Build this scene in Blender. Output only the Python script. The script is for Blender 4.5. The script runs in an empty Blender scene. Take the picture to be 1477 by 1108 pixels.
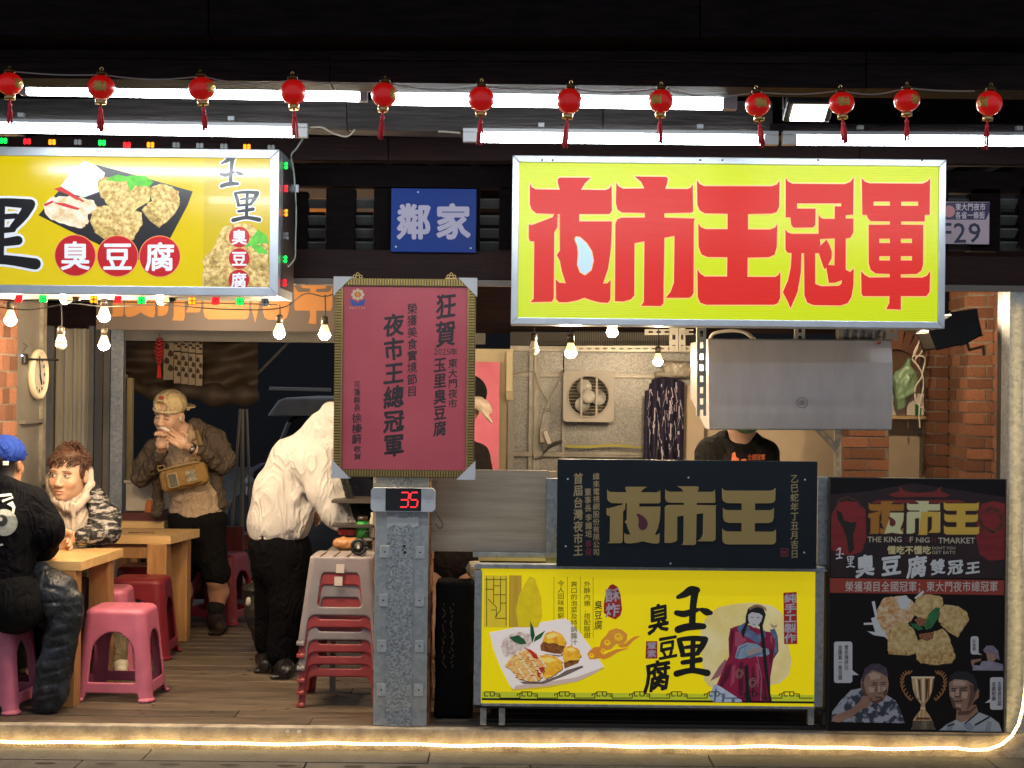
import bpy, math, random
import numpy as np
from mathutils import Vector, Matrix, noise as mnoise
from mathutils.geometry import tessellate_polygon

scene = bpy.context.scene
COL = scene.collection
R = math.radians
random.seed(7)

# ------------------------------------------------------------------ camera
F_PX, CAM_D, CAM_H, ROLL = 2160.0, 7.0, 1.6, R(0.6)
cam_data = bpy.data.cameras.new('camera')
cam = bpy.data.objects.new('camera', cam_data)
COL.objects.link(cam)
cam.location = (0, -CAM_D, CAM_H)
cam.rotation_euler = (Matrix.Rotation(R(90), 3, 'X') @ Matrix.Rotation(ROLL, 3, 'Z')).to_euler()
cam_data.sensor_width = 36
cam_data.lens = 36 * F_PX / 1477
cam_data.clip_start = 0.1
cam_data.clip_end = 200
scene.camera = cam

# ------------------------------------------------------------------ even world light standing in for the lit street, exposure
world = bpy.data.worlds.new('World')
scene.world = world
world.use_nodes = True
wn = world.node_tree.nodes
wn['Background'].inputs[0].default_value = (0.80, 0.86, 1.0, 1)
wn['Background'].inputs[1].default_value = 0.36
scene.view_settings.view_transform = 'Standard'
scene.view_settings.look = 'None'
scene.view_settings.exposure = 0.3
scene.view_settings.gamma = 1
scene.view_settings.use_curve_mapping = False
scene.cycles.use_denoising = True
scene.cycles.max_bounces = 6
scene.cycles.diffuse_bounces = 3
scene.cycles.glossy_bounces = 3
scene.cycles.transmission_bounces = 4
scene.cycles.sample_clamp_indirect = 4
scene.cycles.caustics_reflective = False
scene.cycles.caustics_refractive = False

# ------------------------------------------------------------------ photograph measurements -> places
def S(Y): return F_PX / (CAM_D + Y)
def unroll(u, v):
    du, dv = u - 738.5, v - 554
    c, s = math.cos(ROLL), math.sin(ROLL)
    return du * c + dv * s, -du * s + dv * c
def P(u, v, Y):
    du, dv = unroll(u, v)
    s = S(Y)
    return Vector((du / s, Y, CAM_H - dv / s))
def YF(u, v, z=0.0):
    du, dv = unroll(u, v)
    return F_PX * (CAM_H - z) / dv - CAM_D
def XR(u0, v0, u1, v1, Y):
    """axis-aligned world rectangle for a measured rectangle"""
    vm, um = (v0 + v1) / 2, (u0 + u1) / 2
    return (P(u0, vm, Y).x, P(u1, vm, Y).x, P(um, v1, Y).z, P(um, v0, Y).z)

# ------------------------------------------------------------------ materials
MATS = {}
def mat(name, col=(.5, .5, .5), rough=.6, metal=0., var=0., vscale=6., stretch=(1, 1, 1), bump=0., bscale=40., col2=None,
        emit=0., ecol=None, objvar=0., fold=0., fscale=7., coat=0., detail=5., vattr=None, contrast=(.3, .7), spec=.5, alpha=1., trans=0.):
    if name in MATS: return MATS[name]
    m = bpy.data.materials.new(name); MATS[name] = m
    m.use_nodes = True
    nt = m.node_tree; N = nt.nodes; L = nt.links
    b = N['Principled BSDF']
    b.inputs['Roughness'].default_value = rough
    b.inputs['Metallic'].default_value = metal
    b.inputs['Coat Weight'].default_value = coat
    b.inputs['Specular IOR Level'].default_value = spec
    b.inputs['Transmission Weight'].default_value = trans
    b.inputs['Alpha'].default_value = alpha
    b.inputs['Base Color'].default_value = (*col, 1)
    tc = N.new('ShaderNodeTexCoord'); mp = N.new('ShaderNodeMapping')
    mp.inputs['Scale'].default_value = stretch
    L.new(tc.outputs['Object'], mp.inputs['Vector'])
    src = None
    if vattr:
        at = N.new('ShaderNodeAttribute'); at.attribute_name = vattr
        src = at.outputs['Color']
    if var or col2:
        if objvar:
            oi = N.new('ShaderNodeObjectInfo'); ad = N.new('ShaderNodeVectorMath'); ad.operation = 'ADD'
            sc = N.new('ShaderNodeVectorMath'); sc.operation = 'SCALE'; sc.inputs['Scale'].default_value = 37
            cmb = N.new('ShaderNodeCombineXYZ')
            for i in range(3): L.new(oi.outputs['Random'], cmb.inputs[i])
            L.new(cmb.outputs[0], sc.inputs[0]); L.new(mp.outputs[0], ad.inputs[0]); L.new(sc.outputs[0], ad.inputs[1])
            vec = ad.outputs[0]
        else: vec = mp.outputs[0]
        n = N.new('ShaderNodeTexNoise'); n.inputs['Scale'].default_value = vscale; n.inputs['Detail'].default_value = detail
        n.inputs['Roughness'].default_value = .6
        L.new(vec, n.inputs['Vector'])
        cr = N.new('ShaderNodeValToRGB')
        cr.color_ramp.elements[0].position = contrast[0]; cr.color_ramp.elements[1].position = contrast[1]
        c2 = col2 if col2 else tuple(min(1, c * (1 + var)) for c in col)
        c1 = col if col2 else tuple(c * (1 - var) for c in col)
        cr.color_ramp.elements[0].color = (*c1, 1); cr.color_ramp.elements[1].color = (*c2, 1)
        L.new(n.outputs['Fac'], cr.inputs[0])
        if src is not None:
            mx = N.new('ShaderNodeMix'); mx.data_type = 'RGBA'; mx.blend_type = 'MULTIPLY'; mx.inputs[0].default_value = 1
            L.new(src, mx.inputs[6]); L.new(cr.outputs[0], mx.inputs[7]); src = mx.outputs[2]
        else: src = cr.outputs[0]
        rr = N.new('ShaderNodeMapRange'); rr.inputs[3].default_value = max(.03, rough - .12); rr.inputs[4].default_value = min(1, rough + .12)
        L.new(n.outputs['Fac'], rr.inputs[0]); L.new(rr.outputs[0], b.inputs['Roughness'])
    if objvar and src is not None:
        oi = N.new('ShaderNodeObjectInfo'); mr = N.new('ShaderNodeMapRange')
        mr.inputs[3].default_value = 1 - objvar; mr.inputs[4].default_value = 1 + objvar
        L.new(oi.outputs['Random'], mr.inputs[0])
        hs = N.new('ShaderNodeHueSaturation'); L.new(mr.outputs[0], hs.inputs['Value']); L.new(src, hs.inputs['Color']); src = hs.outputs[0]
    if src is not None: L.new(src, b.inputs['Base Color'])
    if bump:
        n2 = N.new('ShaderNodeTexNoise'); n2.inputs['Scale'].default_value = bscale; n2.inputs['Detail'].default_value = 4
        L.new(mp.outputs[0], n2.inputs['Vector'])
        bp = N.new('ShaderNodeBump'); bp.inputs['Strength'].default_value = bump; bp.inputs['Distance'].default_value = .01
        L.new(n2.outputs['Fac'], bp.inputs['Height']); L.new(bp.outputs[0], b.inputs['Normal'])
    if fold:
        wv = N.new('ShaderNodeTexNoise'); wv.inputs['Scale'].default_value = fscale; wv.inputs['Detail'].default_value = 2.5; wv.inputs['Distortion'].default_value = 1.6
        m2 = N.new('ShaderNodeMapping'); m2.inputs['Scale'].default_value = (1.5, 1, .75); m2.inputs['Rotation'].default_value = (0, .5, 0)
        L.new(tc.outputs['Object'], m2.inputs['Vector']); L.new(m2.outputs[0], wv.inputs['Vector'])
        s1 = N.new('ShaderNodeMath'); s1.operation = 'SUBTRACT'; s1.inputs[1].default_value = .5; L.new(wv.outputs['Fac'], s1.inputs[0])
        s2 = N.new('ShaderNodeMath'); s2.operation = 'ABSOLUTE'; L.new(s1.outputs[0], s2.inputs[0])
        s3 = N.new('ShaderNodeMath'); s3.operation = 'POWER'; s3.inputs[1].default_value = .6; L.new(s2.outputs[0], s3.inputs[0])
        b2 = N.new('ShaderNodeBump'); b2.invert = True; b2.inputs['Strength'].default_value = fold; b2.inputs['Distance'].default_value = .05
        L.new(s3.outputs[0], b2.inputs['Height'])
        if bump: L.new(bp.outputs[0], b2.inputs['Normal'])
        L.new(b2.outputs[0], b.inputs['Normal'])
    if emit:
        b.inputs['Emission Color'].default_value = (*(ecol or col), 1)
        b.inputs['Emission Strength'].default_value = emit
        if src is not None and not ecol: L.new(src, b.inputs['Emission Color'])
    return m
def corrugate(m, scale, axis, strength=.4, dist=.004):
    """fine flutes of a fluted plastic sheet"""
    nt = m.node_tree; N = nt.nodes; L = nt.links
    tc = N.new('ShaderNodeTexCoord'); w = N.new('ShaderNodeTexWave')
    w.bands_direction = axis; w.inputs['Scale'].default_value = scale
    L.new(tc.outputs['Object'], w.inputs['Vector'])
    bp = N.new('ShaderNodeBump'); bp.inputs['Strength'].default_value = strength; bp.inputs['Distance'].default_value = dist
    L.new(w.outputs['Fac'], bp.inputs['Height']); L.new(bp.outputs[0], N['Principled BSDF'].inputs['Normal'])
def spangle(m, scale, c1, c2, strength=0):
    nt = m.node_tree; N = nt.nodes; L = nt.links
    tc = N.new('ShaderNodeTexCoord'); v = N.new('ShaderNodeTexVoronoi'); v.inputs['Scale'].default_value = scale
    L.new(tc.outputs['Object'], v.inputs['Vector'])
    n = N.new('ShaderNodeTexNoise'); n.inputs['Scale'].default_value = 4; n.inputs['Detail'].default_value = 6
    L.new(tc.outputs['Object'], n.inputs['Vector'])
    sp = N.new('ShaderNodeSeparateColor'); L.new(v.outputs['Color'], sp.inputs[0])
    ad = N.new('ShaderNodeMath'); ad.operation = 'MULTIPLY_ADD'; ad.inputs[1].default_value = .55
    mm = N.new('ShaderNodeMath'); mm.operation = 'MULTIPLY'; mm.inputs[1].default_value = .45
    L.new(n.outputs['Fac'], mm.inputs[0]); L.new(sp.outputs[0], ad.inputs[0]); L.new(mm.outputs[0], ad.inputs[2])
    cr = N.new('ShaderNodeValToRGB'); cr.color_ramp.elements[0].color = (*c1, 1); cr.color_ramp.elements[1].color = (*c2, 1)
    L.new(ad.outputs[0], cr.inputs[0]); L.new(cr.outputs[0], N['Principled BSDF'].inputs['Base Color'])

def img(r, g, b):
    """display colour 0-255 -> linear"""
    f = lambda c: ((c / 255 + .055) / 1.055) ** 2.4 if c > 10 else c / 255 / 12.92
    return (f(r), f(g), f(b))

M_DARKWOOD = mat('dark_stained_wood', (.007, .005, .005), .6, var=.5, vscale=5, stretch=(1.2, 8, 14), bump=.35, bscale=9, col2=(.024, .018, .017), objvar=.25, spec=.1)
M_GREYWOOD = mat('weathered_beam_wood', (.022, .019, .018), .6, var=.5, vscale=4, stretch=(1, 6, 16), bump=.4, bscale=8, col2=(.085, .072, .068), objvar=.25, spec=.25)
M_REDWOOD = mat('red_brown_wood', (.016, .007, .006), .6, vscale=4, stretch=(1, 6, 14), bump=.25, bscale=8, col2=(.03, .012, .011), objvar=.2, spec=.15)
M_BLACKWOOD = mat('black_stained_wood', (.0035, .002, .0025), .6, vscale=5, stretch=(1.5, 8, 8), bump=.2, bscale=9, col2=(.010, .007, .007), spec=.03)
M_DECK = mat('deck_boards', (.050, .035, .024), .5, vscale=3, stretch=(1, 9, 9), bump=.4, bscale=12, col2=(.155, .115, .08), objvar=.3)
M_TABLE = mat('pine_table_top', (.56, .33, .12), .35, vscale=3, stretch=(1, 10, 10), bump=.08, bscale=20, col2=(.74, .48, .21), coat=.3)
M_TABLELEG = mat('pine_table_leg', (.30, .14, .045), .45, vscale=4, stretch=(9, 9, 1), bump=.1, bscale=14, col2=(.46, .24, .09))
M_BRICK = mat('red_brick', (.20, .08, .045), .85, vscale=14, bump=.8, bscale=45, col2=(.40, .18, .10), objvar=.4)
M_MORTAR = mat('grey_mortar', (.26, .22, .18), .95, var=.3, vscale=20, bump=.6, bscale=50)
M_GALV = mat('galvanised_steel', (.4, .42, .43), .45, metal=.55, bump=.06, bscale=30)
spangle(M_GALV, 60, (.22, .24, .25), (.46, .48, .49))
M_SPECK = mat('speckled_plate', (.4, .42, .43), .5, metal=.35, bump=.2, bscale=120)
spangle(M_SPECK, 130, (.09, .105, .115), (.58, .62, .64))
M_ALU = mat('aluminium_frame', (.60, .64, .70), .35, metal=.6, var=.08, vscale=10, stretch=(1, 1, 1))
M_STEEL = mat('brushed_steel', (.66, .62, .61), .34, metal=.35, var=.10, vscale=3, stretch=(3, 3, 1))
M_GREYMETAL = mat('grey_painted_metal', (.20, .185, .16), .5, metal=.3, var=.2, vscale=5, bump=.05)
M_CREAMMETAL = mat('cream_corrugated_metal', (.60, .54, .42), .5, var=.05, vscale=3)
M_BEIGE = mat('beige_panel', (.55, .44, .31), .7, var=.08, vscale=6)
M_BLACK = mat('black_plastic', (.012, .012, .013), .45)
M_WHITEP = mat('white_plastic', (.72, .72, .72), .4)
M_CONC = mat('street_stone', (.045, .043, .042), .75, vscale=7, bump=.5, bscale=60, col2=(.10, .095, .09), objvar=.12)
M_KERB = mat('pale_kerb_stone', (.26, .21, .16), .8, vscale=11, bump=.6, bscale=80, col2=(.58, .50, .38))
M_LAM = mat('oak_laminate', (.33, .27, .20), .5, vscale=3, stretch=(1, 1, 14), bump=.05, bscale=20, col2=(.47, .40, .31))
M_TUBE = mat('fluorescent_tube', (1, 1, 1), .3, emit=32, ecol=(.90, .97, 1.0))
M_BULB = mat('lit_bulb_glass', (1, .9, .7), .3, emit=1000, ecol=(1, .75, .47))
M_BULBNECK = mat('bulb_neck', (.9, .75, .5), .4, emit=1.4, ecol=(1, .62, .28))
M_BULBOFF = mat('dim_glow_bulb_glass', (.85, .72, .52), .3, emit=.12, ecol=(1, .7, .4))  # weak emission put into the glass although these bulbs are off
M_BRASS = mat('brass', (.62, .42, .16), .3, metal=.9)
M_GOLD = mat('gold_paint', (.50, .38, .17), .42, metal=.3)

# ------------------------------------------------------------------ mesh collector
class MB:
    def __init__(s): s.v = []; s.f = []; s.m = []; s.mi = 0
    def face(s, idx): s.f.append(tuple(idx)); s.m.append(s.mi)
    def add(s, vs, fs):
        o = len(s.v); s.v += [tuple(v) for v in vs]
        for f in fs: s.face([i + o for i in f])
        return s
    def box(s, x0, x1, y0, y1, z0, z1, M=None):
        vs = [Vector(p) for p in ((x0,y0,z0),(x1,y0,z0),(x1,y1,z0),(x0,y1,z0),(x0,y0,z1),(x1,y0,z1),(x1,y1,z1),(x0,y1,z1))]
        if M: vs = [M @ v for v in vs]
        return s.add(vs, [(0,3,2,1),(4,5,6,7),(0,1,5,4),(1,2,6,5),(2,3,7,6),(3,0,4,7)])
    def tube(s, pts, r, n=8, caps=True):
        pts = [Vector(p) for p in pts]; o = len(s.v); k = len(pts)
        rs = r if isinstance(r, (list, tuple)) else [r] * k
        up = Vector((0, 0, 1))
        for i, p in enumerate(pts):
            t = (pts[min(i + 1, k - 1)] - pts[max(i - 1, 0)]).normalized()
            a = t.cross(up)
            if a.length < .05: a = t.cross(Vector((0, 1, 0)))
            a.normalize(); b = t.cross(a)
            for j in range(n):
                q = 2 * math.pi * j / n
                s.v.append(tuple(p + (a * math.cos(q) + b * math.sin(q)) * rs[i]))
        for i in range(k - 1):
            for j in range(n):
                j2 = (j + 1) % n
                s.face((o + i*n + j, o + i*n + j2, o + (i+1)*n + j2, o + (i+1)*n + j))
        if caps:
            s.face([o + j for j in range(n)][::-1]); s.face([o + (k-1)*n + j for j in range(n)])
        return s
    def lathe(s, prof, c, n=20, M=None):
        """prof: (r, z) list around the z axis at c"""
        o = len(s.v); c = Vector(c)
        for r, z in prof:
            for j in range(n):
                q = 2 * math.pi * j / n
                p = Vector((r * math.cos(q), r * math.sin(q), z))
                if M: p = M @ p
                s.v.append(tuple(p + c))
        for i in range(len(prof) - 1):
            for j in range(n):
                j2 = (j + 1) % n
                s.face((o + i*n + j, o + i*n + j2, o + (i+1)*n + j2, o + (i+1)*n + j))
        s.face([o + j for j in range(n)][::-1]); s.face([o + (len(prof)-1)*n + j for j in range(n)])
        return s
    def prism(s, loops, y0, y1):
        """loops of (x, z): outer then holes, extruded from y0 (front) to y1"""
        ps = [[Vector((x, z, 0)) for x, z in l] for l in loops]
        tris = tessellate_polygon(ps)
        flat = [p for l in ps for p in l]; n = len(flat); o = len(s.v)
        s.v += [(p.x, y0, p.y) for p in flat]
        for t in tris:
            a, b, c = (flat[i] for i in t)
            s.face([o + i for i in (t if (b - a).cross(c - a).z > 0 else t[::-1])])
        if y1 is not None and y1 != y0:
            s.v += [(p.x, y1, p.y) for p in flat]
            for t in tris:
                a, b, c = (flat[i] for i in t)
                s.face([o + n + i for i in (t[::-1] if (b - a).cross(c - a).z > 0 else t)])
            k = 0
            for l in ps:
                m = len(l)
                for i in range(m):
                    a, b = k + i, k + (i + 1) % m
                    s.face((o + a, o + b, o + n + b, o + n + a))
                k += m
        return s
    def build(s, name, m, parent=None, smooth=False, bevel=0):
        me = bpy.data.meshes.new(name)
        me.from_pydata(s.v, [], s.f); 
        ms = m if isinstance(m, (list, tuple)) else [m]
        for q in ms: me.materials.append(q)
        if len(ms) > 1: me.polygons.foreach_set('material_index', s.m)
        if smooth: me.polygons.foreach_set('use_smooth', [True] * len(me.polygons))
        me.update()
        return link(name, me, parent, bevel)
def link(name, me, parent=None, bevel=0):
    o = bpy.data.objects.new(name, me); COL.objects.link(o)
    if parent is not None:
        o.parent = parent
        w = Vector((0, 0, 0)); q = parent
        while q is not None: w += q.location; q = q.parent
        if parent.get('_world', True): o.location = -w
    if bevel:
        b = o.modifiers.new('bevel', 'BEVEL'); b.width = bevel; b.segments = 2; b.limit_method = 'ANGLE'
    return o
def tag(o, label=None, cat=None, group=None, kind=None):
    if label: o['label'] = label
    if cat: o['category'] = cat
    if group: o['group'] = group
    if kind: o['kind'] = kind
    return o
def thing(name, label, cat, loc=(0, 0, 0), group=None):
    o = bpy.data.objects.new(name, None); COL.objects.link(o); o.location = loc
    o.empty_display_size = .1
    return tag(o, label, cat, group)
def dup(root, loc, label=None, group=None, rz=0, scale=None):
    def cp(o, par):
        c = o.copy(); COL.objects.link(c)
        if par is not None: c.parent = par
        for ch in list(o.children): cp(ch, c)
        return c
    r = cp(root, None); r.location = loc; r.rotation_euler = (0, 0, rz)
    if scale: r.scale = scale
    if label: r['label'] = label
    if group: r['group'] = group
    return r

# ------------------------------------------------------------------ lettering (flat print)
GC = {}
def glyph(ch, off=0.):
    k = (ch, off)
    if k not in GC:
        c = bpy.data.curves.new('t', 'FONT'); c.body = ch; c.offset = off; c.resolution_u = 2
        o = bpy.data.objects.new('t', c); COL.objects.link(o)
        me = bpy.data.meshes.new_from_object(o.evaluated_get(bpy.context.evaluated_depsgraph_get()))
        GC[k] = ([(v.co.x, v.co.y) for v in me.vertices], [tuple(p.vertices) for p in me.polygons])
        bpy.data.objects.remove(o); bpy.data.curves.remove(c); bpy.data.meshes.remove(me)
    return GC[k]
def put_char(mb, ch, u0, v0, u1, v1, Y, off=0., brush=0., em=True, d=0.):
    vs, fs = glyph(ch)
    if em: bx0, bx1, by0, by1 = 0, 1, -.12, .88
    else:
        bx0 = min(x for x, y in vs); bx1 = max(x for x, y in vs); by0 = min(y for x, y in vs); by1 = max(y for x, y in vs)
    out = []
    for x, y in vs:
        a = (x - bx0) / (bx1 - bx0); b = (y - by0) / (by1 - by0)
        if brush:
            a += brush * .025 * math.sin(b * 6 + ord(ch[0])) + brush * .03 * mnoise.noise((x * 5, y * 5, ord(ch[0]) % 91))
            b += brush * .12 * (a - .5) + brush * .03 * mnoise.noise((x * 5, y * 5, 40 + ord(ch[0]) % 91))
        out.append((u0 + a * (u1 - u0), v1 - b * (v1 - v0)))
    n = 0 if off <= 0 else (4 if off < .016 else 8); r_ = off * .8 * (u1 - u0)
    for i in range(n + 1):
        q = 6.2832 * i / max(n, 1); dx, dy = (r_ * math.cos(q), r_ * math.sin(q)) if i < n else (0, 0)
        mb.add([tuple(P(x + dx, y + dy, Y - d - .00002 * i)) for x, y in out], fs)
def row(mb, txt, u0, v0, u1, v1, Y, off=0.02, brush=0., d=0.):
    n = len(txt); w = (u1 - u0) / n
    for i, ch in enumerate(txt):
        if ch != ' ': put_char(mb, ch, u0 + i * w, v0, u0 + i * w + w * .96, v1, Y, off, brush, d=d)
def col(mb, txt, u0, v0, u1, v1, Y, off=0.02, brush=0., d=0.):
    n = len(txt); h = (v1 - v0) / n
    for i, ch in enumerate(txt):
        if ch != ' ': put_char(mb, ch, u0, v0 + i * h, u1, v0 + i * h + h * .97, Y, off, brush, d=d)
def poly(mb, loops, Y, d=0., closed=True):
    """flat printed area from measured outlines"""
    if not isinstance(loops[0][0], (tuple, list)): loops = [loops]
    L = []
    for l in loops:
        q = [P(u, v, Y - d) for u, v in l]; L.append([(p.x, p.z) for p in q])
    mb.prism(L, Y - d, None)
def stroke(mb, pts, Y, d=0.):
    """brush stroke: (u, v, width) list"""
    n = len(pts); a, b = [], []
    fine = []
    for i in range(n - 1):
        for k in range(5):
            t = k / 5
            p0 = pts[max(i-1, 0)]; p1 = pts[i]; p2 = pts[i+1]; p3 = pts[min(i+2, n-1)]
            fine.append(tuple(.5 * ((2*p1[j]) + (p2[j]-p0[j])*t + (2*p0[j]-5*p1[j]+4*p2[j]-p3[j])*t*t + (3*p1[j]-p0[j]-3*p2[j]+p3[j])*t**3) for j in range(3)))
    fine.append(pts[-1])
    for i, (u, v, w) in enumerate(fine):
        q0 = fine[max(i-1, 0)]; q1 = fine[min(i+1, len(fine)-1)]
        tx, ty = q1[0]-q0[0], q1[1]-q0[1]; l = math.hypot(tx, ty) or 1
        nx, ny = -ty/l, tx/l
        a.append((u + nx*w/2, v + ny*w/2)); b.append((u - nx*w/2, v - ny*w/2))
    q0, q1 = fine[0], fine[-1]
    o = len(mb.v); k = len(a)
    for u, v in a + b: mb.v.append(tuple(P(u, v, Y - d)))
    for i in range(k - 1): mb.face((o + i, o + i + 1, o + k + i + 1, o + k + i))
    for q, w in ((q0, q0[2]), (q1, q1[2])):
        c = len(mb.v)
        for j in range(10): mb.v.append(tuple(P(q[0] + w*.5*math.cos(j*.628), q[1] + w*.5*math.sin(j*.628), Y - d - .00005)))
        mb.face([c + j for j in range(10)])
def disc(mb, u, v, r, Y, d=0., n=28, ry=None):
    poly(mb, [(u + r * math.cos(6.2832*i/n), v + (ry or r) * math.sin(6.2832*i/n)) for i in range(n)], Y, d)

G = {}
G['ye'] = [[(50,105),(65,135),(95,152),(283,155),(268,100),(268,72),(285,60),(525,62),(480,105),(450,155),(640,158),(670,145),(688,115),(690,320),(670,345),(435,345),(435,403),(690,403),(688,500),(680,640),(660,770),(620,888),(655,885),(680,860),(678,1010),(660,1037),(600,1035),(530,1017),(475,997),(420,1018),(340,1033),(280,1033),(255,1010),(253,855),(280,880),(330,885),(300,790),(285,710),(260,665),(285,630),(285,345),(268,345),(264,450),(240,488),(236,1000),(222,1028),(55,1032),(80,1005),(85,560),(50,555),(42,530),(42,425),(62,433),(150,400),(228,370),(240,345),(100,340),(65,310),(50,270)]]
G['drop'] = [[(410,525),(440,530),(490,575),(530,640),(542,710),(525,780),(480,815),(445,795),(425,740),(432,650),(425,590),(405,545)]]
G['shi'] = [[(75,100),(95,130),(130,147),(295,145),(270,95),(218,52),(465,55),(478,70),(470,110),(458,148),(630,150),(655,140),(672,112),(675,325),(660,335),(450,338),(450,373),(690,380),(680,400),(678,960),(660,990),(640,998),(462,998),(500,950),(525,880),(530,515),(450,530),(443,1040),(425,1062),(270,1060),(290,1030),(295,558),(218,572),(215,980),(190,1010),(130,1027),(65,1025),(68,420),(85,385),(120,373),(298,372),(298,337),(120,333),(85,310),(72,260)]]
G['wang'] = [[(40,80),(60,110),(95,127),(620,128),(660,115),(685,85),(680,290),(660,330),(620,342),(437,345),(437,465),(610,466),(650,450),(665,425),(662,600),(645,660),(600,682),(435,685),(433,835),(650,835),(675,820),(690,795),(688,1000),(670,1040),(640,1052),(110,1052),(65,1035),(45,990),(43,775),(65,810),(100,832),(274,832),(276,682),(120,680),(75,660),(52,600),(50,420),(70,448),(110,463),(278,463),(278,343),(100,340),(60,315),(42,270)]]
G['guan'] = [[(72,65),(90,90),(125,108),(530,112),(575,95),(603,60),(598,350),(540,353),(540,380),(600,380),(598,490),(575,530),(540,535),(540,780),(575,797),(603,770),(600,900),(585,990),(555,1040),(500,1058),(290,1055),(240,1035),(218,980),(215,650),(195,650),(190,800),(165,950),(110,1080),(85,1020),(50,955),(90,860),(112,760),(118,650),(85,645),(70,620),(70,465),(90,490),(125,500),(328,500),(328,350),(345,375),(370,383),(455,383),(455,285),(505,285),(505,262),(160,262),(160,303),(305,303),(303,430),(285,450),(135,452),(115,430),(110,372),(72,370)],
 [(340,540),(455,535),(452,745),(402,742),(430,690),(432,640),(415,590),(390,545),(342,592)],
 [(302,650),(330,650),(372,775),(388,762),(400,830),(408,882),(455,880),(485,870),(512,860),(505,890),(485,905),(350,908),(302,890)]]
G['jun'] = [[(70,65),(95,92),(130,105),(545,108),(580,92),(603,68),(600,350),(562,352),(560,403),(378,403),(378,428),(550,430),(548,740),(535,785),(500,812),(375,815),(375,840),(545,840),(580,825),(603,790),(600,950),(575,985),(375,985),(375,1090),(262,1085),(285,1040),(287,985),(80,985),(68,965),(66,790),(95,822),(130,840),(288,838),(288,812),(180,808),(140,780),(125,730),(125,430),(290,428),(290,403),(140,400),(118,375),(110,352),(75,350)]] + \
 [[(a,c),(b,c),(b,d),(a,d)] for a,b,c,d in ((163,290,248,280),(378,510,249,281),(207,290,537,572),(375,462,537,571),(207,290,673,707),(375,462,673,707))]
GX = {'ye': 755, 'drop': 755, 'shi': 875, 'wang': 998, 'guan': 1120, 'jun': 1230}
def logo(mb, key, fu, fv, Y, d=0., grow=0.):
    """the block characters; fu, fv map sign coordinates to the photograph"""
    loops = []
    for li, l in enumerate(G[key]):
        loops.append([(fu(GX[key] + x/5.408), fv(245 + y/5.405)) for x, y in l])
    if not grow: return poly(mb, loops, Y, d)
    r_ = abs(fu(GX[key] + grow/5.408) - fu(GX[key]))
    for i in range(12):
        q = i * .5236
        poly(mb, [[(u + r_*math.cos(q), v + r_*math.sin(q)) for u, v in l] for l in loops], Y, d + .00002*i)
BR = {'yu': [[(320,172,18),(370,150,40),(420,120,55),(465,118,40)], [(450,130,48),(435,250,40),(428,400,40)], [(310,292,30),(370,300,40),(440,278,30),(478,266,14)],
             [(500,268,22),(540,285,44),(570,292,22)], [(322,420,46),(380,402,46),(450,395,44),(515,395,34)]],
      'li': [[(322,512,24),(338,560,34),(352,622,28)], [(335,508,22),(430,500,30),(525,508,36)], [(522,512,40),(500,560,36),(468,612,26)], [(372,572,16),(420,566,20),(478,560,20)],
             [(432,505,28),(428,640,30),(425,750,34)], [(345,635,18),(420,625,22),(470,620,20)], [(352,690,26),(420,680,28),(485,668,34)], [(305,778,40),(420,752,34),(540,772,42)]]}
def brush_char(mb, key, u0, v0, u1, v1, Y, d=0., fat=0.):
    bx = (300, 580, 90, 440) if key == 'yu' else (290, 560, 485, 800)
    sx = (u1-u0)/(bx[1]-bx[0]); sy = (v1-v0)/(bx[3]-bx[2]); sm = (sx+sy)/2
    for i, st in enumerate(BR[key]):
        stroke(mb, [(u0+(x-bx[0])*sx, v0+(y-bx[2])*sy, w*sm+fat) for x, y, w in st], Y, d + .0001*i)
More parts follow.
